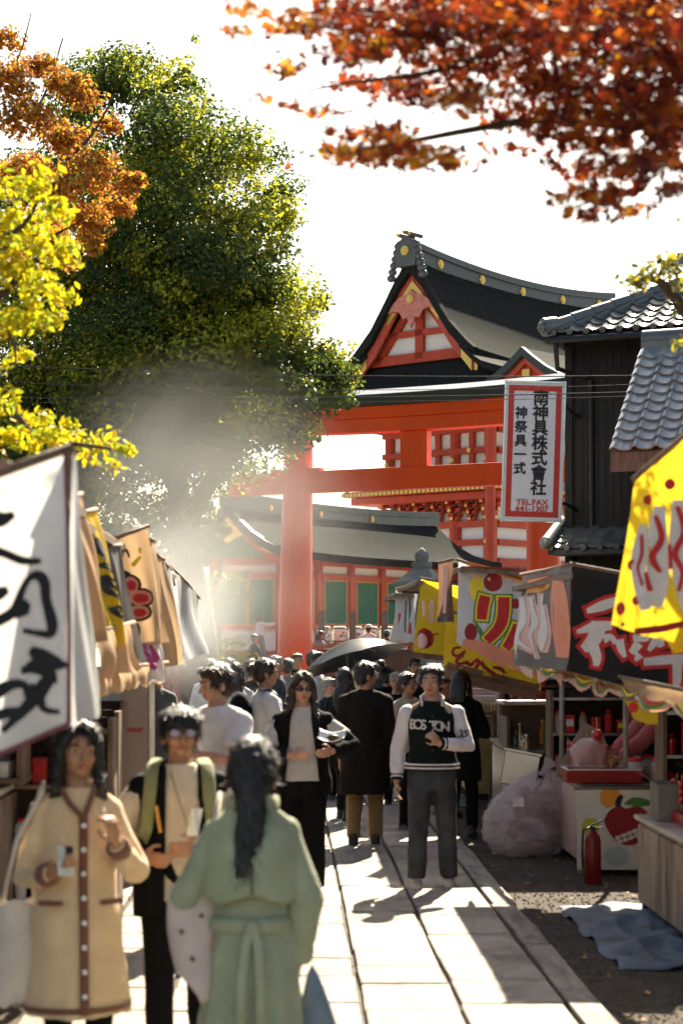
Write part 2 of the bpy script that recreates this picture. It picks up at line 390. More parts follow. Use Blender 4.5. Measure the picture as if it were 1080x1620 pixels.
m.prism([(-.62, -.35), (.62, -.35), (.72, .2), (.55, .75), (.62, 1.0), (.3, 1.12), (.25, 1.3), (-.25, 1.3), (-.3, 1.12), (-.62, 1.0), (-.55, .75), (-.72, .2)], lambda x, y, k: Vector((-2.42 + .4 * k, YM + x * .8, zz + y * .78)))
for q in (-1, 1):
    for k in range(6): m.ball((-2.3, YM + q * (.50 + .07 * k), zz + .62 - .26 * k), (.17, .16 + .015 * k, .17), 8)
for yy in (-.3, 0, .3): m.tube([(-2.5, YM + yy, zz + 1.06 + (.10 if yy == 0 else 0)), (-1.7, YM + yy, zz + 1.06 + (.10 if yy == 0 else 0))], .10, 12)
on = m.build('ridge_end_ornament', RIDGE, gate, auto=40)
for yy in (-.3, 0, .3): medal(on, 'gilt_crest', (-2.5, YM + yy, zz + 1.06 + (.10 if yy == 0 else 0)), .08, (-1, 0, 0))
medal(on, 'gilt_crest', (-2.43, YM, zz + .38), .22, (-1, 0, 0))
# bargeboards, gable field
def rake(parent, name, x, prof, off, wd, th, mt, y0, ext=0.):
    for sd_ in (-1, 1):
        m = MB(); n = len(prof)
        for i in range(n - 1):
            (a, b), (c, d) = prof[i], prof[i + 1]
            q = []
            for (dy, z) in ((a, b), (c, d)):
                q += [(x, y0 + sd_ * dy, z - off), (x, y0 + sd_ * dy, z - off - wd), (x + th, y0 + sd_ * dy, z - off - wd), (x + th, y0 + sd_ * dy, z - off)]
            m.add(q, [(0, 1, 5, 4), (1, 2, 6, 5), (2, 3, 7, 6), (3, 0, 4, 7), (0, 3, 2, 1), (4, 5, 6, 7)])
        m.build(name, mt, parent)
rk = [(0, 17.98)] + [(a, b + .35) for a, b in up[1:]]
rake(gate, 'rake_edge', -2.2, [(a, b + .02) for a, b in rk], 0.0, .52, .3, BARK, YM)
rake(gate, 'bargeboard', -1.9, rk, .5, .62, .12, PINKRED, YM)
for sd_ in (-1, 1):                                         # gilt fittings on the boards
    for (i, k) in ((1, .2), (3, .5), (5, .0)):
        (a, b), (c, d) = rk[i], rk[min(i + 1, len(rk) - 1)]; y = a + (c - a) * k; z = b + (d - b) * k - .82
        y1 = y + .55; z1 = z - .62 if i < 5 else z - .30
        if i == 5: y1, z1 = y + .0, z; y, z = rk[4][0] + .25, rk[4][1] - .98
        m = MB(); w2 = .26
        m.add([(-1.93, YM + sd_ * y, z + w2), (-1.93, YM + sd_ * y1, z1 + w2), (-1.93, YM + sd_ * y1, z1 - w2), (-1.93, YM + sd_ * y, z - w2), (-1.915, YM + sd_ * y, z + w2), (-1.915, YM + sd_ * y1, z1 + w2), (-1.915, YM + sd_ * y1, z1 - w2), (-1.915, YM + sd_ * y, z - w2)], [(0, 1, 2, 3), (7, 6, 5, 4), (0, 4, 5, 1), (1, 5, 6, 2), (2, 6, 7, 3), (3, 7, 4, 0)])
        m.build('gilt_fitting', GOLD, gate)
m = MB(); m.prism([(0, 17.0), (2.95, 13.75), (-2.95, 13.75)], lambda x, y, k: Vector((-1.3 + .2 * k, YM + x, y))); m.build('gable_field', WHITE, gate)
for (a, b, wv) in (((-2.9, 13.95), (2.9, 13.95), .42), ((-1.9, 15.0), (1.9, 15.0), .25), ((0, 13.9), (0, 16.5), .42), ((-2.3, 13.9), (-.25, 16.4), .3), ((2.3, 13.9), (.25, 16.4), .3)):
    m = MB(); m.bar((-1.42, YM + a[0], a[1]), (-1.42, YM + b[0], b[1]), wv, .16, 0, (1, 0, 0)); m.build('gable_strut', VERM2, gate)
orn = [(0, .62), (.22, .42), (.55, .36), (.95, .10), (1.25, -.30), (.92, -.22), (.62, -.32), (.42, -.62), (.22, -.55), (.1, -.85), (0, -1.02)]
m = MB(); m.prism(orn + [(-x, y) for x, y in orn[-2:0:-1]], lambda x, y, k: Vector((-2.06 + .1 * k, YM + x, 16.15 + y))); pd = m.build('gable_pendant', mat('carved faded pink', (.62, .22, .17), .7, .2, 6), gate)
medal(pd, 'gilt_crest', (-2.07, YM, 16.35), .2, (-1, 0, 0)); m = MB(); m.prism([(0, 17.15), (.85, 16.2), (.55, 16.2), (0, 16.72), (-.55, 16.2), (-.85, 16.2)], lambda x, y, k: Vector((-1.96 + .03 * k, YM + x, y))); m.build('gilt_fitting', GOLD, gate)
# a smaller gable standing out towards the path
gx, gy = -4.1, -4.5
pr2 = [(0, 13.35), (.5, 12.95), (1.1, 12.52), (1.8, 12.15), (2.7, 11.92)]
slope(gate, 'porch_roof', gx, 1.5, pr2, BARK, 0, .3, 8, -1, 0, gy); slope(gate, 'porch_roof', gx, 1.5, pr2, BARK, 0, .3, 8, 1, 0, gy)
rake(gate, 'porch_rake', gx - .05, [(a, b + .03) for a, b in pr2], 0, .34, .25, COPPER, gy); rake(gate, 'porch_bargeboard', gx + .22, pr2, .32, .26, .1, PINKRED, gy)
m = MB(); m.prism([(0, 13.0), (2.2, 11.6), (-2.2, 11.6)], lambda x, y, k: Vector((gx + .4 + .2 * k, gy + x, y))); m.build('porch_gable_field', VERM2, gate)
for yy in (-.2, .2, .9, 1.5, -.9): m = MB(); m.box((gx + .36, gy + yy, 12.1), (.08, .2, .2)); m.build('gilt_fitting', GOLD, gate)
m = MB(); m.box((gx + .3, gy, 12.38), (.1, .34, .3)); m.build('gilt_fitting', GOLD, gate)
m = MB()
for yy in (-2.1, 2.1): m.tube([(gx + .8, gy + yy, 1.2), (gx + .8, gy + yy, 11.9)], .2, 14)
m.build('porch_pillar', VERM2, gate, auto=40)
# walls, columns, beams
LX, WY = 12.0, 5.4
def face_boxes(name, mt, spans, z0, z1, out, dep=.12):
    """boxes on the two faces seen: x=0 face (spans over y) and y=0 face (spans over x)"""
    for face, lst in spans.items():
        for a, b in lst:
            m = MB()
            if face == 'x': m.box((-out, (a + b) / 2, (z0 + z1) / 2), (dep, b - a, z1 - z0))
            else: m.box(((a + b) / 2, -out, (z0 + z1) / 2), (b - a, dep, z1 - z0))
            m.build(name, mt, gate, bevel=.01)
m = MB(); m.box((LX / 2, WY / 2, 6.5), (LX, WY, 10.6)); m.build('plaster_wall', WHITE, gate)
cols_y = (0, 1.8, 3.6, 5.4); cols_x = (0, 4, 8, 12)
for z0, z1, r in ((1.2, 7.0, .30), (8.4, 11.6, .26)):
    m0 = None
    for (x, y) in [(0, y) for y in cols_y] + [(x, 0) for x in cols_x[1:]]:
        m = MB(); m.tube([(x, y, z0), (x, y, z1)], r, 18); m.build('column', VERM2, gate, auto=40)
for z0, z1 in ((3.2, 3.55), (5.05, 5.4), (5.95, 6.2), (6.72, 7.0), (8.9, 9.2), (9.85, 10.1), (10.75, 11.0)):
    face_boxes('beam', VERM2, {'x': [(-.3, 5.7)], 'y': [(.3, 12.3)]}, z0, z1, .12, .24)
for z0, z1 in ((1.2, 5.0), (9.2, 11.0)):
    face_boxes('mid_post', VERM2, {'x': [(.75, 1.0), (2.55, 2.8), (4.35, 4.6)], 'y': [(1.9, 2.1), (5.9, 6.1), (9.9, 10.1)]}, z0, z1, .10, .18)
face_boxes('dark_band', mat('dark band', (.03, .02, .025), .8), {'y': [(.4, 3.6), (4.4, 7.6)]}, 4.15, 5.0, .09, .1)  # plain dark boxes make the band under the wall beam
BLUEL = mat('blue lattice', (.12, .28, .36), .6, .2, 8)
for i in range(12): m = MB(); m.box((.6 + i * .27, -.18, 3.2), (.09, .08, 1.8)); m.build('lattice_bar', BLUEL, gate)
# balcony
m = MB(); m.box((LX / 2, WY / 2, 8.28), (LX + 3.0, WY + 3.0, .24)); m.build('balcony_floor', VERM2, gate, bevel=.02)
m = MB(); m.box((LX / 2, WY / 2, 7.98), (LX + 2.5, WY + 2.5, .30)); m.build('balcony_beam', VERM2, gate, bevel=.02)
tip = MB(); tip.box((0, 0, 0), (.17, .17, .15)); tip_me = tip.mesh('rafter_tip', GOLD)
for i in range(36):
    for (x, y) in ((-1.52, -1.45 + i * .236), (-1.45 + i * .236, -1.52)):
        o = bpy.data.objects.new('rafter_tip', tip_me); COL.objects.link(o); o.parent = gate; o.location = (x, y, 8.26)
for z in (8.75, 9.05):
    m = MB(); m.bar((-1.35, -1.5, z), (-1.35, 6.9, z), .09, .09); m.bar((-1.5, -1.35, z), (13.4, -1.35, z), .09, .09); m.build('balcony_rail', VERM2, gate)
for i in range(8):
    m = MB(); m.box((-1.35, -1.35 + i * 1.16, 8.72), (.11, .11, .66)); ps = m.build('rail_post', VERM2, gate)
    m = MB(); m.box((-1.35, -1.35 + i * 1.16, 9.1), (.13, .13, .1)); m.build('gilt_cap', GOLD, ps)
# bracket clusters: one shape, copied
def bracket_mesh():
    m = MB()
    for k in range(3):
        L = .55 + .34 * k; z = .16 + k * .34
        m.box((0, 0, z), (L, .17, .15)); m.box((0, 0, z), (.17, L, .15)); m.box((-L / 2.6, -L / 2.6, z), (L * .8, .15, .15), 0, rz=R(45))
        for q in (-1, 0, 1):
            m.box((q * L / 2.3, 0, z + .15), (.22, .22, .13)); m.box((0, q * L / 2.3, z + .15), (.22, .22, .13))
            m.box((q * L / 2.3, 0, z + .10), (.16, .16, .06))
    m.box((0, 0, 0), (.42, .42, .2))
    for k in range(3):
        L = .55 + .34 * k; z = .16 + k * .34
        for (a, b) in ((-L / 2 - .01, 0), (0, -L / 2 - .01)): m.box((a, b, z), (.06 if a else .15, .06 if b else .15, .13), 1)
    return m.mesh('bracket', [VERM2, GOLD])
bk = bracket_mesh()
for zb, pts in ((6.95, True), (10.95, True)):
    for (x, y) in [(-.05, y) for y in cols_y] + [(-.05, y) for y in (.9, 2.7, 4.5)] + [(x, -.05) for x in (2, 4, 6, 8, 10, 12)]:
        o = bpy.data.objects.new('bracket', bk); COL.objects.link(o); o.parent = gate; o.location = (x, y, zb)
        if x == -.05 and y in (.9, 2.7, 4.5): o.scale = (.75, .75, .8)
for i in range(24):                                        # rafters beneath the eaves of the end seen
    m = MB(); y = -3.2 + i * .5; m.bar((-.1, y, 12.35), (-3.2, y, 11.78), .13, .15); rfp = m.build('rafter', VERM2, gate)
    m = MB(); m.box((-3.24, y, 11.77), (.06, .15, .17)); m.build('gilt_cap', GOLD, rfp)
m = MB(); m.box((-.3, YM, 12.25), (.5, WY + .8, .3)); m.build('eave_beam', VERM2, gate)
medpts = [(-.27, 0, 9.6), (-.27, 5.4, 9.6), (-.27, 1.8, 9.6), (-.27, 0, 6.1), (-.27, .9, 9.98), (-.27, 3.6, 9.6)]
for c in medpts: medal(gate, 'gilt_crest', c, .12, (-1, 0, 0))

# ------------------------------------------------------------------ long hall to the side of the gate
ha = math.atan2(.823, .567)
hall = thing('shrine_hall', 'low red and white shrine hall with green shutters and dark roof behind the torii', 'hall', (-1.84, 58, 0), ha)
HYM = 1.3
hp = [(.08, 6.0), (.5, 5.62), (1.0, 5.22), (1.6, 4.88), (2.2, 4.66), (2.75, 4.52)]
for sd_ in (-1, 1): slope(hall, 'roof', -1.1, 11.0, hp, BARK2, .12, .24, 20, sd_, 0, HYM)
ridge(hall, -1.15, 11.0, HYM, lambda x: 5.86 + .15 * ((x - 5) / 6) ** 2, .5, .4, RIDGE, (.9, 3.6, 6.6), .11, -1)
rake(hall, 'rake_edge', -1.14, [(0, 6.12)] + [(a, b + .03) for a, b in hp[1:]], 0, .26, .2, COPPER, HYM)
rake(hall, 'bargeboard', -.95, [(0, 6.1)] + hp[1:], .26, .26, .08, PINKRED, HYM)
m = MB(); m.prism([(0, 5.5), (1.7, 4.5), (-1.7, 4.5)], lambda x, y, k: Vector((-.45 + .2 * k, HYM + x, y))); m.build('gable_field', GREEN, hall)
m = MB(); m.prism([(0, 5.72), (.6, 5.15), (.3, 5.05), (0, 4.9), (-.3, 5.05), (-.6, 5.15)], lambda x, y, k: Vector((-1.0 + .04 * k, HYM + x, y))); gp = m.build('gable_pendant', GOLD, hall); medal(gp, 'crest', (-1.0, HYM, 5.3), .13, (-1, 0, 0), PINKRED)
for sd_ in (-1, 1):
    for a, z in ((1.3, 4.86), (2.35, 4.45)): m = MB(); m.bar((-.97, HYM + sd_ * a, z - .12 + .05), (-.97, HYM + sd_ * (a + .4), z - .22), .2, .03, 0, (1, 0, 0)); m.build('gilt_fitting', GOLD, hall)
m = MB(); m.box((5.3, HYM, 2.85), (10.4, 2.6, 3.3)); m.build('plaster_wall', WHITE, hall)
for z0, z1 in ((4.28, 4.52), (3.84, 4.02), (2.28, 2.44), (1.2, 1.62)):
    m = MB(); m.box((.02, HYM, (z0 + z1) / 2), (.2, 2.9, z1 - z0)); m.build('beam', PINKRED, hall); m = MB(); m.box((5.25, -.02, (z0 + z1) / 2), (10.5, .2, z1 - z0)); m.build('beam', VERM2, hall)
for y in (0, 2.6): m = MB(); m.box((0, y, 2.85), (.24, .24, 3.32)); m.build('post', VERM2, hall)
for x in (1.9, 3.7, 5.5, 7.3, 9.1): m = MB(); m.box((x, -.03, 2.85), (.26, .2, 3.32)); m.build('post', VERM2, hall)
slat = MB(); slat.box((0, 0, 0), (.055, .05, 1.36)); slat_me = slat.mesh('shutter_slat', GREEN)
def shutter(face, a, b):
    m = MB()
    if face == 'x': m.box((-.03, (a + b) / 2, 3.14), (.06, b - a, 1.38))
    else: m.box(((a + b) / 2, -.03, 3.14), (b - a, .06, 1.38))
    s_ = m.build('shutter', GREEN, hall); n = int((b - a) / .11)
    fr = MB(); yel = .045
    for (p, q, z0, z1) in ((a - yel, a, 2.44, 3.84), (b, b + yel, 2.44, 3.84), (a, b, 3.80, 3.84), (a, b, 2.44, 2.47)):
        if face == 'x': fr.box((-.06, (p + q) / 2, (z0 + z1) / 2), (.09, q - p, z1 - z0))
        else: fr.box(((p + q) / 2, -.06, (z0 + z1) / 2), (q - p, .09, z1 - z0))
    fr.build('shutter_frame', mat('ochre frame', (.6, .35, .08), .6), s_)
    for i in range(n):
        o = bpy.data.objects.new('shutter_slat', slat_me); COL.objects.link(o); o.parent = s_; t = a + (i + .5) * (b - a) / n
        o.location = (-.08, t, 3.14) if face == 'x' else (t, -.08, 3.14)
shutter('x', .22, 1.15); shutter('x', 1.3, 2.35)
for a, b in ((.35, 1.55), (2.2, 3.4), (4.0, 5.2), (5.8, 7.0), (7.6, 8.8)): shutter('y', a, b)
for i in range(30): m = MB(); x = -.6 + i * .38; m.bar((x, -.15, 4.52), (x, -1.25, 4.36), .09, .10); m.build('rafter', VERM2, hall)
m = MB(); m.box((5.2, HYM, 1.3), (11.2, 3.6, .3)); m.build('stone_plinth', GREY_STONE, hall)
# ------------------------------------------------------------------ sake barrels on a rack in front of the hall
rk_ = thing('barrel_rack', 'dark timber rack carrying rows of straw-wrapped barrels', 'rack', P(575, 990, 56), ha * .35)
rk_.location.z = 1.2
m = MB(); m.box((0, 0, .62), (3.0, .7, .08)); m.build('shelf', TIMBER, rk_)
for x in (-1.45, -.5, .5, 1.45):
    m = MB(); m.box((x, -.42, .8), (.16, .12, 1.6)); m.build('post', mat('grey timber', (.12, .11, .10), .8), rk_)
STRAW = mat('straw wrap', (.78, .76, .70), .9, .2, 9, stretch=(1, 1, 4)); INK = mat('blue black ink', (.05, .09, .12), .8, .3, 20)
bi = 0
for i in range(6):
    c = rk_.matrix_basis @ Vector((-1.24 + i * .49, 0, .66))
    b = thing('sake_barrel', 'straw-wrapped white barrel with printed characters on the timber rack', 'barrel', c, ha * .35, 'barrels on the rack')
    m = MB(); m.lathe([(.19, 0), (.215, .15), (.215, .35), (.19, .48), (.15, .50)], (0, 0, 0), 16); m.build('body', STRAW, b, auto=40)
    m = MB(); 
    for z in (.06, .43): m.lathe([(.212, z - .015), (.226, z), (.212, z + .015)], (0, 0, 0), 16)
    m.build('rope', TIMBER, b)
    m = MB()
    for k in range(7):
        a = random.uniform(-.09, .09); z = .12 + random.random() * .24; dx, dz = random.uniform(-.07, .07), random.uniform(-.08, .08)
        m.bar((a, -.224, z), (a + dx, -.224, z + dz), .022, .012, 0, (0, 1, 0))
    m.build('ink_marks', INK, b)
# ================================================================== tiled houses on the near side of the torii
def tile_mesh(name, wdt, ln, amp=.035, th=.022, mt=None):
    """S-shaped pantile: x across, y up the slope, thick nose at the lower end"""
    n = 8; m = MB(); prof = []
    for i in range(n + 1):
        t = i / n; z = amp * (.5 - .5 * math.cos(2 * math.pi * min(1, t / .42))) * 1.25 if t < .42 else -amp * .55 * math.sin(math.pi * (t - .42) / .58)
        prof.append((t * wdt * 1.04, z))
    def f(u, v):
        i = round(u * n); x, z = prof[i]; return Vector((x, v * ln * 1.12, z + .030 - v * .030))
    m.sheet(f, n, 1, 0, Vector((0, 0, -th))); me = m.mesh(name, mt or TILE)
    me.polygons.foreach_set('use_smooth', [True] * len(me.polygons)); me.set_sharp_from_angle(angle=R(50)); return me
def tiled_plane(parent, origin, ex, es, cols, rows, wdt, ln, keep=None, name='roof_tile', mt=None):
    ex, es = Vector(ex).normalized(), Vector(es).normalized(); nz = ex.cross(es).normalized()
    me = tile_mesh(name, wdt, ln, mt=mt); M = Matrix((ex, es, nz)).transposed(); e = M.to_euler()
    for r in range(rows):
        for c in range(cols):
            if keep and not keep(c * wdt + wdt / 2, r * ln): continue
            o = bpy.data.objects.new(name, me); COL.objects.link(o); o.parent = parent
            o.location = Vector(origin) + ex * (c * wdt + random.uniform(-.002, .002)) + es * (r * ln + random.uniform(-.003, .003)) + nz * (.012 + random.uniform(0, .004)); o.rotation_euler = e
def house_local(): pass
# --- two-storey house clad in charred boards
hd = Vector((.925, -.38, 0)).normalized(); hrz = math.atan2(hd.y, hd.x); HO = P(897, 1010, 31); HO.z = 0
house = thing('board_house', 'two-storey house of charred vertical boards under a grey tiled hip roof', 'house', HO, hrz)
EZ = 6.86
for i in range(46):
    m = MB(); wv = .128; m.box((i * wv + wv / 2, .02 + random.uniform(-.004, .004), (3.75 + EZ) / 2), (wv - .008, .03, EZ - 3.75)); m.build('wall_board', DWOOD, house)
m = MB(); m.box((3.0, 2.55, EZ / 2), (5.96, 5.0, EZ - .02)); m.build('wall_core', DWOOD, house)
for x in (0.03, 2.0, 4.0): m = MB(); m.box((x, 0, EZ / 2), (.12, .1, EZ)); m.build('corner_post', DWOOD, house)
for z in (3.78, EZ - .08): m = MB(); m.box((3.0, -.015, z), (6.1, .08, .12)); m.build('wall_trim', TIMBER if z < 0 else DWOOD, house)
rt = MB()
corner = Vector((-.12, -.55, EZ + .02)); pit = .52
def rp(x, y, z=0): return corner + Vector((x, y, z))
L = 7.2; D = 6.2; ry = 3.1
rt.add([rp(0, 0), rp(L, 0), rp(L - ry, ry, ry * pit), rp(ry, ry, ry * pit), rp(L, D), rp(0, D), rp(L - ry, ry + .01, ry * pit), rp(ry, ry + .01, ry * pit)], [(0, 1, 2, 3), (1, 4, 6, 2), (4, 5, 7, 6), (5, 0, 3, 7), (0, 5, 4, 1)])
roofp = rt.build('roof', mat('roof underlay', (.07, .08, .085), .8), house)
sl = math.sqrt(1 + pit * pit)
tiled_plane(roofp, rp(.0, -.05, .02), (1, 0, 0), (0, 1, pit), 22, 12, .27, .27, lambda x, s: s / sl < x - .05 and s / sl < L - x)
m = MB()
for k in range(12):                                            # hip ridge of round capping tiles
    a = rp(.02 + k * .26, .0 + k * .26, .14 + k * .26 * pit); b = rp(.02 + (k + 1) * .26, (k + 1) * .26, .14 + (k + 1) * .26 * pit)
    m = MB(); m.tube([a, b + (b - a) * .08], [.112, .098], 12); m.build('ridge_tile', TILE, roofp, auto=50)
for lv in range(2):
    m = MB(); m.bar(rp(.05, .05, .05 + lv * .06), rp(3.1, 3.1, .05 + lv * .06 + 3.1 * pit), .26 - lv * .04, .055); m.build('ridge_course', TILE, roofp)
m = MB(); m.tube([rp(-.10, -.10, .12), rp(.06, .06, .16)], [.15, .15], 16); m.ball(rp(-.1, -.1, .12), .10, 10); m.build('ridge_end_tile', TILE, roofp, auto=40)
for k in range(12):                                            # upper ridge
    m = MB(); x = ry - .1 + k * .28; m.tube([rp(x, ry, ry * pit + .2), rp(x + .3, ry, ry * pit + .2)], [.13, .12], 12); m.build('ridge_tile', TILE, roofp, auto=50)
m = MB(); m.box(rp(3.6, ry, ry * pit + .06), (4.4 - .0, .3, .2)); m.build('ridge_course', TILE, roofp)
eave = [MB() for _ in range(24)]
for i in range(22):
    m = MB(); m.tube([rp(.06 + i * .27, -.10, .025), rp(.06 + i * .27, .02, .06)], [.052, .052], 10); m.build('eave_end_tile', TILE, roofp, auto=50)
m = MB(); m.box(rp(L / 2, -.0, -.07), (L, .05, .12)); m.build('fascia', DWOOD, house)
for i in range(14): m = MB(); x = .1 + i * .5; m.box(rp(x, .3, -.07), (.07, .62, .09)); m.build('eave_rafter', DWOOD, house)
m = MB(); m.tube([rp(-.05, -.12, -.1), rp(L, -.12, -.13)], .06, 10); m.tube([rp(.1, -.1, -.13), rp(.12, -.05, -.55), rp(.52, .5, -.68), rp(.53, .53, -3.6)], .045, 8); m.build('gutter_pipe', BLACK, house, auto=50)
# pent roof over the ground floor
pz = 3.42; m = MB(); m.add([(-.1, -.8, pz), (6.2, -.8, pz), (6.2, .0, pz + .36), (-.1, .0, pz + .36), (-.1, -.8, pz - .08), (6.2, -.8, pz - .08), (6.2, .0, pz - .08), (-.1, 0, pz - .08)], [(0, 1, 2, 3), (7, 6, 5, 4), (0, 4, 5, 1), (0, 3, 7, 4)])
pr = m.build('pent_roof', mat('pent underlay', (.06, .065, .07), .8), house)
tiled_plane(pr, (-.1, -.83, pz + .01), (1, 0, 0), (0, .8, .36), 22, 4, .27, .225)
for i in range(22):
    m = MB(); m.tube([(-.04 + i * .27, -.89, pz + .025), (-.04 + i * .27, -.78, pz + .06)], .05, 10); m.build('eave_end_tile', TILE, pr, auto=50)
m = MB(); m.tube([(-.1, -.92, pz + .1), (-.1, .02, pz + .5)], [.1, .09], 12); m.ball((-.1, -.92, pz + .1), .11, 10); m.build('ridge_end_tile', TILE, pr, auto=50)
for i in range(5):
    m = MB(); m.box((.7 + i * 1.1, -.02, 2.6), (.8, .06, .9)); wn = m.build('window', mat('dim shop window', (.05, .06, .06), .3), house)
    for k in range(7): mm = MB(); mm.box((.36 + i * 1.1 + k * .115, -.07, 2.6), (.025, .03, .9)); mm.build('window_bar', DWOOD, wn)
# --- nearer house with a steep tiled slope
nd = Vector((.912, -.41, 0)); nrz = math.atan2(nd.y, nd.x); NO = P(965, 712, 22); zE = NO.z; NO.z = 0
nh = thing('tiled_lean_to', 'dark boarded lean-to under steep glossy pale grey pantiles', 'house', NO, nrz)
m = MB(); m.add([(0, 0, zE - .03), (3.4, 0, zE - .03), (3.4, 1.38, zE + 1.35), (0, 1.38, zE + 1.35), (0, 0, zE - .16), (3.4, 0, zE - .16), (3.4, 1.38, zE + 1.22), (0, 1.38, zE + 1.22)], [(0, 1, 2, 3), (7, 6, 5, 4), (0, 4, 5, 1), (1, 5, 6, 2), (2, 6, 7, 3), (3, 7, 4, 0)])
nr = m.build('roof', TIMBER, nh)
tiled_plane(nr, (0, -.04, zE - .02), (1, 0, 0), (0, 1, 1), 13, 11, .25, .172, mt=TILE2)
m = MB(); m.tube([(-.0, 1.43, zE + 1.48), (3.4, 1.43, zE + 1.48)], .12, 12); m.box((1.7, 1.45, zE + 1.39), (3.4, .26, .14)); m.build('ridge_tile', TILE, nr, auto=40)
m = MB(); m.box((1.7, .03, zE - .2), (3.4, .08, .10)); m.build('fascia', TIMBER, nh)
m = MB(); m.box((1.75, 1.35, zE / 2 - .1), (3.3, 1.6, zE - .2)); m.build('wall_core', DWOOD, nh)
for i in range(25): m = MB(); m.box((.14 + i * .133, .535, zE / 2 - .12), (.12, .03, zE - .24)); m.build('wall_board', DWOOD, nh)
m = MB(); m.box((2.3, 3.6, 3.6), (2.6, 3.2, 7.2)); m.build('rear_block', DWOOD, nh)

# ================================================================== hanging signboard
SY = 29.3; ctr = P(843, 714.5, SY); sw, sh = .905, 2.13
sign = thing('hanging_sign', 'white signboard with red border and black vertical characters beside the boarded house', 'sign', ctr, R(-3))
sign.rotation_euler = (0, R(1.8), R(-3))
SWHITE = mat('sign enamel white', (.80, .79, .78), .45, .04, 3); SRED = mat('sign red', (.62, .045, .03), .5, .08, 6); SINK = mat('sign black', (.018, .017, .018), .6, .1, 8)
m = MB(); m.box((0, 0, 0), (sw, .10, sh)); m.build('board', SWHITE, sign, bevel=.008)
m = MB(); a, b, tk = sw / 2 - .045, sh / 2 - .05, .085
for (x, z, dx, dz) in ((0, b - tk / 2, 2 * a, tk), (0, -b + tk / 2, 2 * a, tk)): m.box((x, -.054, z), (dx, .006, dz))
for q in (-1, 1): m.box((q * (a - tk / 2), -.0535, 0), (tk, .005, 2 * b - 2 * tk))
m.build('border', SRED, sign)
m = MB()
for q in (-1, 1): m.box((q * (sw / 2 + .005), 0, 0), (.025, .13, sh + .05))
for q in (-1, 1): m.box((0, 0, q * (sh / 2 + .005)), (sw + .02, .13, .025))
m.build('frame', STEEL, sign)
def letter(txt, size, x, z, mt, bold, vertical=True, gap=1., sx=1., parent=sign):
    if vertical and len(txt) > 1:
        for i, ch in enumerate(txt): letter(ch, size, x, z - i * size * gap, mt, bold, True, gap, sx, parent)
        return
    me = text_mesh(txt, size, .003, bold, False, gap); me.materials.append(mt); o = put('lettering', me, parent); o.location = (x, -.058, z); o.rotation_euler = (R(90), 0, 0); o.scale = (sx, 1, 1); return o
letter('南神具株式會社', .25, .09, .735, SINK, .0065, gap=.924)
letter('神祭具一式', .195, -.205, .52, SINK, .005, gap=1.10)
letter('TEL.FAX', .115, -.0, -.825, SRED, .002, False, sx=1.15)
letter('641-1307', .12, .0, -.925, SRED, .002, False, sx=1.1)
for z in (.75, -.75):
    m = MB(); m.bar((sw / 2 - .05, .07, z), (sw / 2 + .35, 1.75, z), .05, .05); m.build('bracket', BLACK, sign)
# ================================================================== overhead cables with poles outside the view
def cable(px0, py0, Y0, px1, py1, Y1, sag, r, label):
    a, b = P(px0, py0, Y0), P(px1, py1, Y1); pts = []
    for i in range(25):
        t = i / 24; p = a.lerp(b, t); p.z -= sag * 4 * t * (1 - t); pts.append(p)
    m = MB(); m.tube(pts, r, 6); o = m.build('overhead_cable', RUBBER, smooth=True); tag(o, label, 'cable', 'cables over the street'); return a, b
polL = Vector((-9.6, 27, 0)); polR = Vector((7.2, 25.5, 0))
for nm, pp, lb in (('utility_pole', polL, 'grey concrete utility pole on the tree side of the street'), ('utility_pole', polR, 'grey concrete utility pole behind the tiled lean-to')):
    q = thing(nm, lb, 'pole', pp); m = MB(); m.tube([(0, 0, 0), (0, 0, 9.2)], [.17, .12], 16); m.build('post', GREY_STONE, q, auto=40)
    for z in (6.1, 7.2): m = MB(); m.box((0, 0, z), (.12, 1.2, .1)); m.build('cross_arm', STEEL, q)
def pole_cable(dy, zL, zR, sag, r, lb):
    a = polL + Vector((.0, dy, zL)); b = polR + Vector((0, dy, zR)); pts = []
    for i in range(33):
        t = i / 32; p = a.lerp(b, t); p.z -= sag * 4 * t * (1 - t); pts.append(p)
    m = MB(); m.tube(pts, r, 6); o = m.build('overhead_cable', RUBBER, smooth=True); tag(o, lb, 'cable', 'cables over the street')
pole_cable(-.5, 6.13, 5.55, .25, .008, 'dark overhead cable, topmost of those crossing the street')
pole_cable(.1, 6.0, 5.6, .34, .005, 'thin dark overhead cable just under the topmost one')
pole_cable(.5, 5.55, 5.45, .18, .005, 'thin cable crossing the sign and the boarded house')
pole_cable(-.2, 5.5, 5.40, .15, .008, 'lowest dark cable crossing in front of the signboard')
# ================================================================== stone lantern
lan = thing('stone_lantern', 'grey stone lantern with a broad roof and finial behind the banners', 'lantern', P(667, 1010, 43).xy.to_3d() if False else Vector((P(667, 1010, 43).x, 43, 0)))
lan.location.z = .42; m = MB(); m.box((0, 0, -.21), (1.3, 1.3, .42)); m.build('plinth', GREY_STONE, lan, bevel=.02)
m = MB(); m.lathe([(.55, 0), (.55, .25), (.42, .3), (.42, .45)], n=6); m.build('base', GREY_STONE, lan)
m = MB(); m.lathe([(.22, .45), (.19, 1.2), (.19, 1.6), (.24, 1.9)], n=16); m.build('shaft', GREY_STONE, lan, auto=40)
m = MB(); m.lathe([(.24, 1.9), (.42, 2.05), (.42, 2.2)], n=6); m.build('platform', GREY_STONE, lan)
m = MB(); m.lathe([(.30, 2.2), (.30, 2.72)], n=6); m.build('fire_box', GREY_STONE, lan)
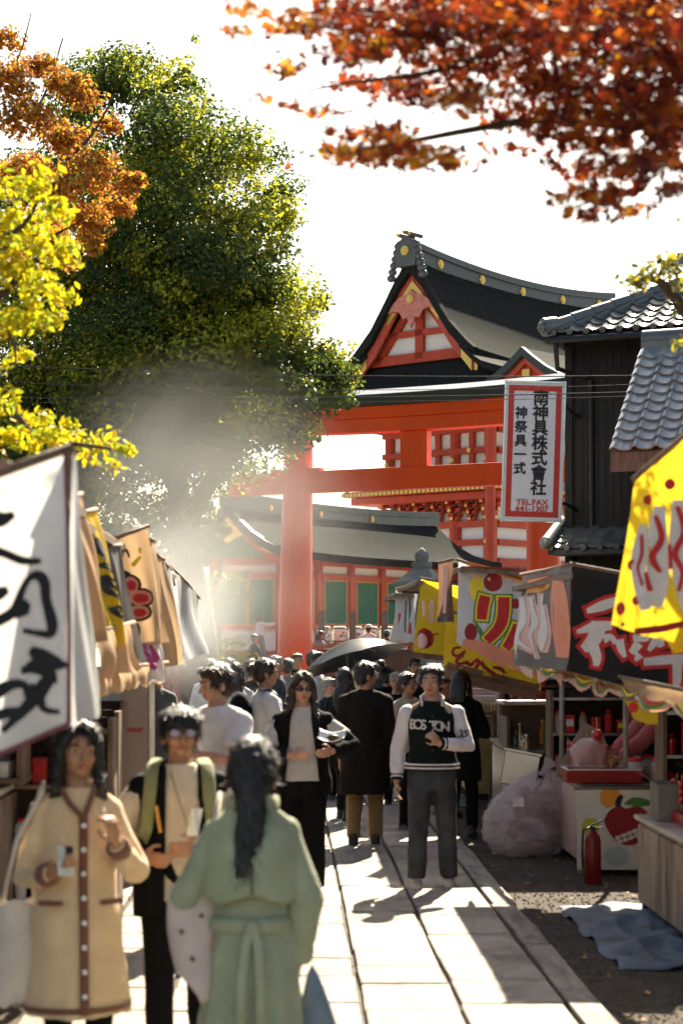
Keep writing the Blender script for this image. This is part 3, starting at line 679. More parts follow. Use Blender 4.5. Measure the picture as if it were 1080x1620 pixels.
m = MB(); m.lathe([(.30, 2.66), (.68, 2.78), (.68, 2.86), (.45, 2.97), (.30, 3.1), (.22, 3.17)], n=6); m.build('roof', GREY_STONE, lan)
m = MB(); m.lathe([(.2, 3.17), (.23, 3.22), (.23, 3.3), (.14, 3.33), (.17, 3.42), (.16, 3.5), (.06, 3.6), (.01, 3.64)], n=12); m.build('finial', GREY_STONE, lan, auto=40)
# ================================================================== red fence beneath the trees
fen = thing('shrine_fence', 'red painted post fence beneath the great tree', 'fence', (0, 0, 0))
A, B = Vector((-4.6, 44, 0)), Vector((-1.45, 44, 0))
for i in range(20):
    p_ = A.lerp(B, i / 19); m = MB(); m.box((p_.x, p_.y, .66), (.09, .09, 1.32)); m.build('post', VERM2, fen)
    m = MB(); m.box((p_.x, p_.y, 1.35), (.10, .10, .06)); m.build('post_cap', BLACK, fen)
for z in (.35, 1.0): m = MB(); m.bar(A + Vector((0, -.06, z)), B + Vector((0, -.06, z)), .05, .12); m.build('rail', VERM2, fen)
# timber barrier near the barrels
fb = thing('timber_barrier', 'dark timber barrier with a slanting top rail behind the umbrella', 'barrier', P(580, 1060, 52).xy.to_3d())
m = MB(); m.box((-.1, 0, .95), (3.4, .08, 1.5)); m.build('panel', mat('dark barrier board', (.10, .085, .07), .8, .2, 4), fb)
m = MB(); m.bar((-1.9, -.08, 1.75), (1.6, -.08, 1.85), .1, .1); m.build('rail', TIMBER, fb)
for x in (-1.6, 0, 1.5): m = MB(); m.box((x, .08, .9), (.12, .12, 1.8)); m.build('post', TIMBER, fb)
# great tree of haze-side hall walls
# ================================================================== trees
def leaf_mesh(name, pos, nor, size, cols, shape, mt, aim=None):
    """pos (n,3), nor (n,3): one small blade per point; shape: list of 2D points, triangulated as a fan round the first"""
    n = len(pos); sh = np.array(shape); k = len(sh)
    nor = nor / np.linalg.norm(nor, axis=1)[:, None]
    r = RNG.normal(size=(n, 3)) if aim is None else aim + RNG.normal(size=(n, 3)) * .45
    x = r - nor * (r * nor).sum(1)[:, None]; x /= np.linalg.norm(x, axis=1)[:, None] + 1e-9; y = np.cross(nor, x)
    s = size[:, None, None]
    bend = (sh[:, 0] ** 2 * -.25 + np.abs(sh[:, 1]) * .35)
    V = pos[:, None, :] + s * (sh[None, :, 0, None] * x[:, None, :] + sh[None, :, 1, None] * y[:, None, :] + bend[None, :, None] * nor[:, None, :])
    V = V.reshape(-1, 3)
    tri = np.array([(0, i, i + 1) for i in range(1, k - 1)]); nt_ = len(tri)
    T = (np.arange(n)[:, None, None] * k + tri[None]).reshape(-1)
    me = bpy.data.meshes.new(name); me.vertices.add(n * k); me.vertices.foreach_set('co', V.astype(np.float32).ravel())
    me.loops.add(n * nt_ * 3); me.loops.foreach_set('vertex_index', T.astype(np.int32))
    me.polygons.add(n * nt_); me.polygons.foreach_set('loop_start', np.arange(0, n * nt_ * 3, 3, dtype=np.int32))
    me.update(calc_edges=True); me.validate()
    ca = me.color_attributes.new('leaf', 'FLOAT_COLOR', 'POINT'); C = np.ones((n, k, 4), np.float32); C[:, :, :3] = cols[:, None, :]
    ca.data.foreach_set('color', C.ravel()); me.materials.append(mt); return me
BLADE = [(-.5, 0), (-.1, -.24), (.28, -.17), (.55, 0), (.28, .17), (-.1, .24)]
OVAL4 = [(-.5, 0), (.05, -.28), (.5, 0), (.05, .28)]
def maple_shape():
    pts = [(-.32, 0)]
    tips = [(-118, .34), (-75, .52), (-36, .60), (0, .66), (36, .60), (75, .52), (118, .34)]
    for i, (a, r) in enumerate(tips):
        pts.append((r * math.cos(R(a)), r * math.sin(R(a))))
        if i < 6: am = (a + tips[i + 1][0]) / 2; pts.append((.17 * math.cos(R(am)), .17 * math.sin(R(am))))
    c = [(0, 0)] + pts[1:] + [pts[1]]
    return c
MAPLE = maple_shape()
def palette(n, cols, wts, jit=.18):
    cols = np.array(cols); i = RNG.choice(len(cols), n, p=np.array(wts) / sum(wts)); return cols[i] * (1 + RNG.uniform(-jit, jit, (n, 1)))
def clump_points(clumps, per_m2, shell=.55, sub=.34, nsub=14):
    """clumps: (centre, radius(3)): sub-clumps on each clump's outer shell, leaves spread through the sub-clumps"""
    P_, N_, G_ = [], [], []
    for c, r in clumps:
        c = np.array(c); r = np.array(r)
        k = nsub
        d = RNG.normal(size=(k, 3)); d /= np.linalg.norm(d, axis=1)[:, None]; rad = RNG.uniform(shell, 1.0, (k, 1))
        sc_ = c + d * rad * r
        for q in range(k):
            sr = r.mean() * sub * RNG.uniform(.6, 1.35); n = int(per_m2 * 4 * math.pi * sr * sr)
            e = RNG.normal(size=(n, 3)); e /= np.linalg.norm(e, axis=1)[:, None]
            pp = sc_[q] + e * sr * (RNG.uniform(.25, 1.0, (n, 1)) ** .5) * np.array([1.15, 1.15, .72])
            G_.append(np.full(n, RNG.random())); P_.append(pp); N_.append(e * .7 + d[q] * .4 + RNG.normal(size=(n, 3)) * .55 + np.array([0, 0, .35]))
    global CLG; CLG = np.concatenate(G_)
    return np.concatenate(P_), np.concatenate(N_)
def limbs(parent, name, mt, paths):
    for pts, r0, r1 in paths:
        k = len(pts); P3 = []
        pts = [Vector(p) for p in pts]
        # smooth by Catmull-Rom
        for i in range(k - 1):
            p0, p1, p2, p3 = pts[max(i - 1, 0)], pts[i], pts[i + 1], pts[min(i + 2, k - 1)]
            for s_ in range(5):
                t = s_ / 5; P3.append(.5 * ((2 * p1) + (p2 - p0) * t + (2 * p0 - 5 * p1 + 4 * p2 - p3) * t * t + (3 * p1 - p0 - 3 * p2 + p3) * t ** 3))
        P3.append(pts[-1]); n = len(P3)
        m = MB(); m.tube(P3, [r0 + (r1 - r0) * (i / (n - 1)) ** .8 for i in range(n)], 10); m.build(name, mt, parent, smooth=True)
TBARK = mat('tree bark', (.085, .062, .045), .95, .35, 6, bump=1, bscale=18, stretch=(3, 3, .6))
LEAFG = mat('evergreen leaf', (.1, .2, .05), .42, trans=.55, attr='leaf', spec=.35)
LEAFT = mat('thin autumn leaf', (.5, .3, .05), .55, trans=.5, attr='leaf', spec=.3)
# --- the great evergreen
YT = 41.5
camphor = thing('camphor_tree', 'great dark green evergreen tree towering beside the torii', 'tree', (P(318, 1010, YT).x, YT, 0))
CL = [(215, 115, 70, 0), (285, 125, 38, .5), (135, 160, 80, 0), (290, 225, 85, -1), (375, 245, 62, 0), (425, 315, 52, .5), (200, 255, 105, -1), (325, 345, 105, -1.6), (405, 395, 72, -.6), (438, 330, 42, 0),
      (140, 390, 120, -.5), (240, 470, 130, -2), (355, 500, 105, -2), (440, 480, 66, -1), (486, 470, 40, 0), (472, 585, 72, -1), (525, 555, 40, -.6), (110, 540, 125, -.5), (240, 610, 130, -2), (375, 640, 100, -2.2),
      (465, 680, 42, -1.5), (90, 690, 120, -.5), (215, 735, 115, -1.5), (325, 715, 62, -2), (425, 700, 36, -1.8), (285, 815, 55, -1), (140, 830, 90, 0), (200, 880, 60, .5), (60, 820, 90, .5), (505, 625, 48, -1.4), (60, 300, 90, 1), (520, 600, 38, -1), (310, 60, 8, 0),
      (250, 300, 130, 2.2), (350, 480, 120, 2.2), (200, 560, 160, 2.4), (330, 650, 130, 2.2), (150, 720, 150, 2.2), (430, 600, 80, 1.8), (270, 180, 70, 1.5), (30, 480, 110, .5), (30, 620, 110, .5), (-20, 760, 120, .5), (40, 900, 90, 1), (120, 930, 70, 1.2), (-60, 880, 110, 1), (400, 560, 70, -2.4), (290, 560, 80, -2.8), (200, 370, 80, -2.6), (300, 440, 70, -3.0), (160, 640, 80, -2.6)]
clumps = [(P(x, y, YT + dy), np.array([r, r * .95, r * .86]) * YT / FPX) for x, y, r, dy in CL]
org = np.array(camphor.location)
pp, nn = clump_points(clumps, 56, .5, .50, 17)
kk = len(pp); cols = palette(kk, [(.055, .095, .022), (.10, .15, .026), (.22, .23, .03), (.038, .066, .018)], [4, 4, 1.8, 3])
hl = (CLG < .45) & (RNG.random(kk) < .93); cols[hl] = palette(int(hl.sum()), [(.42, .41, .035), (.58, .52, .045), (.28, .32, .035)], [3, 2, 3])  # sunlit highlights painted into the leaf colour of random sub-clumps
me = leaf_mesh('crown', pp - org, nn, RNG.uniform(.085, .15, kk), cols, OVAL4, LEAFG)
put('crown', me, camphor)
print('camphor leaves', kk)
o0 = Vector(camphor.location)
def rel(px, py, Y, o): return P(px, py, Y) - o
limbs(camphor, 'trunk', TBARK, [([(.1, 0, 0), (.0, 0, 1.0), (-.05, 0, 2.2), rel(300, 900, YT, o0), rel(285, 800, YT, o0), rel(270, 650, YT, o0), rel(255, 450, YT, o0), rel(250, 250, YT, o0)], .55, .08)])
limbs(camphor, 'limb', TBARK, [([rel(288, 840, YT, o0), rel(360, 720, YT - 1, o0), rel(430, 640, YT - 1, o0), rel(480, 580, YT - 1, o0)], .24, .04), ([rel(280, 760, YT, o0), rel(180, 660, YT - 1, o0), rel(90, 560, YT, o0)], .26, .05),
    ([rel(270, 650, YT, o0), rel(340, 500, YT - 1, o0), rel(400, 400, YT, o0), rel(420, 330, YT, o0)], .2, .04), ([rel(262, 540, YT, o0), rel(180, 380, YT, o0), rel(130, 200, YT, o0)], .18, .04), ([rel(295, 880, YT, o0), rel(200, 800, YT, o0), rel(110, 780, YT, o0)], .2, .04)])
# --- a tended pine and a bright shrub before the hall
pine = thing('tended_pine', 'small cloud-pruned pine in front of the shrine hall', 'tree', (P(352, 1010, 47).x, 47, 0)); o1 = Vector(pine.location)
pc = [(350, 838, 26), (330, 870, 24), (372, 872, 22), (345, 918, 30), (378, 910, 20), (350, 948, 24), (385, 945, 18), (402, 935, 10), (325, 940, 26), (318, 985, 30)]
pp, nn = clump_points([(P(x, y, 47 + random.uniform(-.4, .4)), np.array([r, r, r * .5]) * 47 / FPX) for x, y, r in pc], 80, .3, .5, 9)
kk = len(pp); put('crown', leaf_mesh('crown', pp - np.array(o1), nn, RNG.uniform(.06, .11, kk), palette(kk, [(.06, .11, .03), (.16, .2, .04), (.3, .3, .06)], [3, 3, 2]), OVAL4, LEAFG), pine)
limbs(pine, 'trunk', TBARK, [([(0, 0, 0), rel(345, 1000, 47, o1), rel(340, 940, 47, o1), rel(352, 880, 47, o1), rel(350, 838, 47, o1)], .11, .03)])
limbs(pine, 'limb', TBARK, [([rel(342, 950, 47, o1), rel(370, 942, 47, o1), rel(402, 934, 47, o1)], .05, .02), ([rel(350, 885, 47, o1), rel(375, 872, 47, o1)], .05, .02)])
shrub = thing('yellow_shrub', 'bright yellow-green shrub behind the red fence', 'shrub', (P(372, 1010, 46).x, 46, 0)); o2 = Vector(shrub.location)
pp, nn = clump_points([(P(x, y, 46), np.array([r, r, r]) * 46 / FPX) for x, y, r in ((372, 1035, 30), (395, 1050, 22), (350, 1048, 26), (340, 1070, 30), (375, 1075, 32), (355, 1015, 16), (310, 1060, 26))], 90, .3, .4, 9)
kk = len(pp); put('crown', leaf_mesh('crown', pp - np.array(o2), nn, RNG.uniform(.06, .11, kk), palette(kk, [(.42, .42, .05), (.26, .32, .05), (.55, .48, .05)], [3, 2, 2]), OVAL4, LEAFT), shrub)
limbs(shrub, 'trunk', TBARK, [([(0, 0, 0), (0, 0, .5), rel(372, 1035, 46, o2)], .07, .03)]); limbs(shrub, 'limb', TBARK, [([(0, 0, .2), rel(345, 1060, 46, o2)], .05, .02)])
# --- the orange tree: trunk stands just outside the view
YO = 21.0; tz = thing('zelkova_tree', 'orange and rust coloured autumn tree with fine bare twigs', 'tree', (-5.6, YO + .6, 0)); o3 = Vector(tz.location)
oc = [(15, 120, 42), (60, 100, 34), (40, 190, 48), (120, 150, 38), (100, 225, 46), (170, 195, 30), (30, 275, 52), (90, 300, 52), (150, 270, 42), (200, 290, 26), (60, 365, 46), (130, 345, 42), (185, 330, 30), (222, 282, 16), (100, 400, 34), (150, 385, 22), (15, 380, 46), (10, 60, 30), (95, 130, 30)]
pp, nn = clump_points([(P(x, y, YO + random.uniform(-.7, .7)), np.array([r, r, r * .8]) * YO / FPX) for x, y, r in oc], 200, .2, .5, 15)
kk = len(pp); hgt = (pp[:, 2] - 5.5) / 3
cols = palette(kk, [(.50, .20, .035), (.36, .13, .04), (.58, .32, .035), (.24, .08, .03), (.42, .36, .04)], [4, 3, 4, 2, 1])
put('crown', leaf_mesh('crown', pp - np.array(o3), nn, RNG.uniform(.05, .085, kk), cols, OVAL4, LEAFT), tz); print('orange', kk)
limbs(tz, 'trunk', TBARK, [([(0, 0, 0), (.1, 0, 2), (.2, 0, 4), (.6, 0, 6), (.8, -.2, 8.5)], .26, .08)])
limbs(tz, 'limb', TBARK, [([(.25, 0, 4.2), rel(-30, 350, YO, o3), rel(50, 300, YO, o3), rel(140, 220, YO, o3), rel(180, 150, YO, o3)], .04, .008), ([(.4, 0, 5), rel(-20, 230, YO, o3), rel(60, 170, YO, o3), rel(100, 60, YO, o3)], .032, .008), ([(.25, 0, 3.8), rel(0, 400, YO, o3), rel(90, 370, YO, o3), rel(210, 300, YO, o3)], .035, .006), ([(.5, 0, 5.6), rel(-10, 160, YO, o3), rel(30, 90, YO, o3), rel(50, 20, YO, o3)], .022, .006), ([rel(50, 300, YO, o3), rel(110, 270, YO, o3), rel(200, 270, YO, o3)], .03, .005)])
# --- yellow tree close by: sprays reach into view
YY = 11.0; ye = thing('yellow_tree', 'bright yellow-leaved tree reaching over the stall roof', 'tree', (-3.6, 11.3, 0)); o4 = Vector(ye.location)
yc = [(5, 290, 34), (50, 290, 34), (90, 330, 32), (20, 350, 44), (70, 380, 40), (100, 400, 26), (10, 430, 44), (60, 440, 40), (100, 470, 24), (40, 490, 36), (5, 510, 36), (30, 560, 18), (15, 575, 14), (80, 500, 22), (10, 640, 26), (50, 665, 26), (20, 690, 30), (80, 690, 28), (120, 700, 26), (160, 705, 24), (195, 710, 20), (140, 730, 16), (180, 735, 14), (60, 705, 20), (110, 670, 14), (-30, 400, 60), (-40, 660, 50)]
pp, nn = clump_points([(P(x, y, YY + random.uniform(-.4, .4)), np.array([r, r, r * .8]) * YY / FPX) for x, y, r in yc], 120, .15, .75, 9)
kk = len(pp); cols = palette(kk, [(.66, .56, .02), (.50, .50, .03), (.58, .40, .02), (.30, .36, .03)], [4, 3, 1.4, 2.0])
put('crown', leaf_mesh('crown', pp - np.array(o4), nn, RNG.uniform(.045, .075, kk), cols, BLADE, LEAFT), ye); print('yellow', kk)
limbs(ye, 'trunk', TBARK, [([(0, 0, 0), (.1, 0, 1.5), (.2, 0, 3), (.5, -.1, 4.6), (.8, -.2, 5.4)], .17, .05)])
limbs(ye, 'limb', TBARK, [([(.2, 0, 2.7), rel(-40, 640, YY, o4), rel(60, 690, YY, o4), rel(190, 712, YY, o4)], .045, .006), ([(.3, 0, 3.4), rel(-20, 480, YY, o4), rel(40, 420, YY, o4), rel(95, 400, YY, o4)], .045, .006), ([(.45, 0, 4.3), rel(-10, 380, YY, o4), rel(60, 320, YY, o4)], .04, .006), ([rel(-20, 480, YY, o4), rel(20, 540, YY, o4), rel(25, 580, YY, o4)], .02, .004)])
# --- red maple overhead: trunk beyond the stalls
YM_ = 7.4; mp_ = thing('maple_tree', 'red and orange maple with pointed leaves spreading overhead', 'tree', (3.3, 7.9, 0)); o5 = Vector(mp_.location)
mc = [(400, 15, 44, 16, 60), (470, 40, 60, 22, 150), (380, 48, 40, 8, 26), (560, 20, 90, 30, 330), (560, 80, 70, 30, 240), (640, 60, 80, 40, 330), (720, 30, 100, 40, 520), (740, 100, 90, 40, 430), (830, 50, 110, 50, 700), (950, 60, 120, 60, 1000), (1050, 80, 90, 80, 850), (860, 130, 80, 36, 400), (640, 140, 70, 26, 210), (720, 160, 50, 22, 140), (560, 130, 50, 14, 70), (980, 160, 110, 50, 640), (1060, 200, 70, 60, 520),
      (600, 215, 80, 22, 170), (560, 245, 60, 16, 130), (640, 245, 70, 22, 170), (710, 255, 60, 16, 90), (530, 240, 30, 10, 30), (790, 185, 60, 26, 130), (880, 190, 70, 26, 230), (810, 235, 40, 14, 40), (930, 225, 80, 24, 250), (1010, 260, 80, 26, 260), (920, 270, 60, 18, 120), (960, 310, 70, 22, 170), (920, 340, 40, 14, 46), (1000, 335, 50, 14, 50), (880, 315, 24, 7, 16), (410, 155, 26, 7, 18), (460, 165, 16, 14, 16), (520, 175, 50, 10, 36), (1070, 300, 40, 20, 60), (450, 110, 40, 16, 50), (1000, 10, 140, 40, 700), (780, 0, 200, 20, 500)]
pl, sl_ = [], []
for x, y, rx, ry_, n in mc:
    n = int(n * .74); a = RNG.normal(size=(n, 2)) * .5; Yc = YM_ + random.uniform(-.7, .8)
    for q in range(n):
        Yq = Yc + RNG.normal() * .22; p_ = P(x + a[q, 0] * rx * 1.0, y + a[q, 1] * ry_ * 1.0, Yq); pl.append(tuple(p_))
nx = 5200                                   # out-of-view crown leaves added above and beside to block sky light
ext = np.stack([RNG.normal(3.6, 1.5, nx), RNG.normal(8.2, 2.0, nx), 4.75 + np.abs(RNG.normal(0, .9, nx))], 1); ext = ext[(ext[:, 2] > 2 + ext[:, 1] * .345)]
pl += [tuple(x) for x in ext]
pp = np.array(pl); kk = len(pp); nn = RNG.normal(size=(kk, 3)) * .75 + np.array([0, -.35, .9])
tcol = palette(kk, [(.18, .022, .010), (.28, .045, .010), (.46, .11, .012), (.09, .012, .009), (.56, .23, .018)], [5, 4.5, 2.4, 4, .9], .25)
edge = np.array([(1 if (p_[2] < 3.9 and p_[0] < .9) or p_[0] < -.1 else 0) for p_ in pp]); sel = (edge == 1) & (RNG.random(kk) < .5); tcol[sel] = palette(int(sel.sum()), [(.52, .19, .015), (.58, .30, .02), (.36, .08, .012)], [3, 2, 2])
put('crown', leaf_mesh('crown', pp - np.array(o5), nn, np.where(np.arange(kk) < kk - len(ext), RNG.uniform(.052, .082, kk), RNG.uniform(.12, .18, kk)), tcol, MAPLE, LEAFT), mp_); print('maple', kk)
limbs(mp_, 'trunk', TBARK, [([(0, 0, 0), (-.1, 0, 1.2), (-.2, .0, 2.6), (-.3, 0, 3.8), (-.3, 0, 5.2)], .16, .05)])
limbs(mp_, 'limb', TBARK, [([(-.25, 0, 3.2), rel(1110, 130, YM_, o5), rel(980, 60, YM_, o5), rel(860, 55, YM_, o5), rel(700, 60, YM_, o5), rel(480, 40, YM_, o5)], .06, .004), ([(-.22, 0, 2.9), rel(1120, 220, YM_, o5), rel(1000, 200, YM_, o5), rel(850, 190, YM_, o5), rel(640, 225, YM_, o5), rel(530, 245, YM_, o5)], .045, .003), ([(-.2, 0, 2.7), rel(1110, 280, YM_, o5), rel(1000, 300, YM_, o5), rel(900, 330, YM_, o5)], .03, .003), ([(-.3, 0, 4.4), (.4, .3, 5.2), (1.2, 1, 5.9)], .05, .01), ([(-.3, 0, 4.6), (-.3, 1.2, 5.4), (.2, 2.6, 5.9)], .05, .01), ([(-.3, 0, 4.8), (-.2, -1.0, 5.4), (.5, -1.8, 5.8)], .05, .01), ([rel(850, 55, YM_, o5), rel(700, 110, YM_, o5), rel(560, 130, YM_, o5), rel(420, 155, YM_, o5)], .018, .002)])
# --- small leafy bough in front of the tiled roof
YB = 10.5; bo = thing('leafy_bough_tree', 'dark crooked tree with sparse yellow-green leaves by the tiled roof', 'tree', (2.75, YB + .2, 0)); o6 = Vector(bo.location)
bp = []
for x, y, n, r in ((1000, 445, 40, 16), (1025, 430, 60, 18), (1050, 420, 70, 18), (1075, 440, 70, 24), (1010, 455, 20, 10), (1070, 480, 26, 14), (1075, 545, 20, 12), (1060, 410, 30, 12)):
    for q in range(int(n * .8)): bp.append(tuple(P(x + RNG.normal() * r * .6, y + RNG.normal() * r * .5, YB + RNG.normal() * .12)))
bp = np.array(bp); kk = len(bp)
put('crown', leaf_mesh('crown', bp - np.array(o6), RNG.normal(size=(kk, 3)) + np.array([0, -.4, .6]), RNG.uniform(.035, .06, kk), palette(kk, [(.16, .16, .03), (.45, .38, .03), (.07, .08, .02)], [3, 2.2, 3]), BLADE, LEAFT), bo)
limbs(bo, 'trunk', TBARK, [([(0, 0, 0), (.05, 0, 1.5), (0, 0, 2.8), (-.15, 0, 3.4), rel(1090, 500, YB, o6)], .09, .05)]); limbs(bo, 'limb', TBARK, [([rel(1092, 505, YB, o6), rel(1062, 465, YB, o6), rel(1035, 442, YB, o6), rel(1000, 446, YB, o6)], .045, .012)])

# --- unseen boarded block, added behind the stalls to hold off sky light
bw = thing('sky_blocker', 'low boarded storehouse standing behind the candy stalls', 'house', S(4.9, 6, 0), rot_s)
m = MB(); m.box((.9, 6.5, 1.7), (1.8, 15, 3.4)); m.build('wall', DWOOD, bw)
for i in range(60): m = MB(); m.box((-.015, -.9 + i * .25, 1.7), (.03, .24, 3.4)); m.build('wall_board', DWOOD, bw)
m = MB(); m.add([(-.4, -1.3, 3.4), (-.4, 14.3, 3.4), (1.0, 14.3, 4.1), (1.0, -1.3, 4.1), (2.3, -1.3, 3.4), (2.3, 14.3, 3.4)], [(0, 1, 2, 3), (3, 2, 5, 4), (0, 3, 4), (1, 5, 2), (0, 4, 5, 1)]); m.build('roof', TILE, bw)
# ================================================================== banners: cloth hung from the stall rails, print laid on the cloth
def smooth2(pts, k=5):
    out = []; n = len(pts)
    if n == 2: return [tuple(np.array(pts[0]) * (1 - t) + np.array(pts[1]) * t) for t in np.linspace(0, 1, k + 1)]
    a = [np.array(p, float) for p in pts]
    for i in range(n - 1):
        p0, p1, p2, p3 = a[max(i - 1, 0)], a[i], a[i + 1], a[min(i + 2, n - 1)]
        for s_ in range(k):
            t = s_ / k; out.append(tuple(.5 * ((2 * p1) + (p2 - p0) * t + (2 * p0 - 5 * p1 + 4 * p2 - p3) * t * t + (3 * p1 - p0 - 3 * p2 + p3) * t ** 3)))
    out.append(tuple(a[-1])); return out
class Banner:
    def __init__(s, name, label, quad, mt, wave=.02, freq=3., scallop=0, nscal=6, group='stall banners', cat='banner', nu=28, nv=28, seed=1, hem=None, pinch=0.):
        s.q2 = [np.array(q[:2], float) for q in quad]; s.q3 = [P(*q) for q in quad]; s.wave, s.freq, s.seed = wave, freq, seed; s.scallop, s.nscal, s.pinch = scallop, nscal, pinch
        a, b, c, d = s.q3; n = (b - a).cross(d - a).normalized()
        if n.y > 0: n = -n
        s.n = n; s.root = thing(name, label, cat, (a + b) / 2, 0, group); s.o = Vector(s.root.location)
        m = MB(); m.sheet(lambda u, v: s.pt(u, v, 0) - s.o, nu, nv); s.cloth = m.build('cloth', mt, s.root, smooth=True)
        if hem:
            m = MB(); m.sheet(lambda u, v: s.pt(u, .93 + .07 * v, .003) - s.o, nu, 2); m.build('hem', hem, s.root, smooth=True)
        m = MB(); m.tube([s.pt(-.03, 0, 0) - s.o, s.pt(.5, 0, 0) - s.o, s.pt(1.03, 0, 0) - s.o], .013, 8); m.build('rod', TIMBER, s.root, smooth=True)
    def pt(s, u, v, off):
        a, b, c, d = s.q3; p = (a * (1 - u) + b * u) * (1 - v) + (d * (1 - u) + c * u) * v
        w_ = s.wave * (.25 + v) * (math.sin(u * s.freq * 6.28 + s.seed + 1.3 * v) + .5 * math.sin(u * s.freq * 14.5 + 2.1 * s.seed - v * 2)) + s.wave * .5 * math.sin(v * 5 + s.seed + u * 3)
        p = p + s.n * (w_ + off)
        if s.scallop: p.z += s.scallop * abs(math.sin(u * math.pi * s.nscal)) * max(0, v - .5) * 2 * -1 + s.scallop * max(0, v - .5)
        return p
    def uv(s, x, y):
        a, b, c, d = s.q2; u = v = .5; t = np.array([x, y], float)
        for _ in range(12):
            f = (a * (1 - u) + b * u) * (1 - v) + (d * (1 - u) + c * u) * v - t
            du = (b - a) * (1 - v) + (c - d) * v; dv = (d - a) * (1 - u) + (c - b) * u
            J = np.array([du, dv]).T
            try: st = np.linalg.solve(J, f)
            except Exception: break
            u -= st[0]; v -= st[1]
        return u, v
    def strokes(s, lst, mt, off=.004, name='brush_lettering', grow=0., parent=None):
        m = MB()
        for pl in lst:
            pl = smooth2(pl); n = len(pl); L, Rr = [], []
            for i in range(n):
                x, y, wd = pl[i]; wd = max(.5, wd + grow); x0, y0 = pl[max(i - 1, 0)][:2]; x1, y1 = pl[min(i + 1, n - 1)][:2]
                dx, dy = x1 - x0, y1 - y0; l = math.hypot(dx, dy) + 1e-6; ex, ey = -dy / l, dx / l; tx, ty = dx / l, dy / l
                e = 0
                if i == 0: x -= tx * grow / 2; y -= ty * grow / 2
                if i == n - 1: x += tx * grow / 2; y += ty * grow / 2
                L.append((x + ex * wd / 2, y + ey * wd / 2)); Rr.append((x - ex * wd / 2, y - ey * wd / 2))
            vs = []
            for (p_, q_) in zip(L, Rr):
                for k in range(4):
                    t = k / 3; u, v = s.uv(p_[0] * (1 - t) + q_[0] * t, p_[1] * (1 - t) + q_[1] * t); vs.append(s.pt(u, v, off) - s.o)
            m.add(vs, [(i * 4 + k, i * 4 + k + 1, i * 4 + k + 5, i * 4 + k + 4) for i in range(n - 1) for k in range(3)])
        return m.build(name, mt, parent or s.root)
    def blob(s, pts, mt, off=.004, name='printed_shape'):
        """filled outline given in picture points, laid as rings shrinking to its middle"""
        pts = smooth2([(*p, 0) for p in pts] + [(*pts[0], 0)], 4)[:-1]; c = np.mean([p[:2] for p in pts], axis=0); m = MB(); n = len(pts); vs = []
        for r in (1, .66, .33, .02):
            for p in pts:
                u, v = s.uv(c[0] + (p[0] - c[0]) * r, c[1] + (p[1] - c[1]) * r); vs.append(s.pt(u, v, off) - s.o)
        m.add(vs, [(k * n + i, k * n + (i + 1) % n, (k + 1) * n + (i + 1) % n, (k + 1) * n + i) for k in range(3) for i in range(n)])
        return m.build(name, mt, s.root)
    def circle(s, x, y, r, mt, off=.004, name='printed_shape', ry=None):
        ry = ry or r; return s.blob([(x + r * math.cos(t), y + ry * math.sin(t)) for t in np.linspace(0, 6.283, 11)[:-1]], mt, off, name)
def cloth(name, col, trans=.35, **k): return mat(name, col, .85, k.pop('var', .10), k.pop('scale', 4), trans=trans, bump=.12, bscale=90, **k)
C_WHITE = cloth('white cotton', (.74, .72, .71), .42); C_PALE = cloth('pale thin cotton', (.82, .82, .82), .5)
C_PEACH = cloth('peach cotton', (.78, .50, .28), .45); C_YEL = cloth('yellow vinyl cloth', (.84, .57, .035), .48); C_OCHRE = cloth('ochre cotton', (.62, .42, .12), .4)
C_TAN = cloth('tan cotton', (.56, .36, .20), .4); C_GREY = cloth('grey cotton', (.20, .185, .17), .25); C_BLACK = cloth('black cotton', (.012, .011, .011), .05); C_BROWN = cloth('brown hem cloth', (.24, .13, .085), .3)
I_BLACK = mat('brush ink', (.014, .012, .013), .7, .2, 12); I_RED = mat('red print', (.55, .018, .018), .65, .12, 10); I_DRED = mat('deep red print', (.30, .012, .014), .65, .12, 10); I_WHITE = mat('white print', (.66, .60, .56), .7, .08, 6)
I_YEL = mat('yellow print', (.85, .62, .04), .65, .1, 8); I_GRN = mat('green print', (.07, .22, .03), .65, .1, 8); I_PINK = mat('pink print', (.72, .42, .36), .7, .1, 8); I_SAL = mat('salmon print', (.75, .26, .15), .7, .08, 8); I_MAG = mat('magenta print', (.45, .05, .20), .7, .1, 8); I_ORG = mat('orange print', (.82, .30, .03), .65, .1, 8)
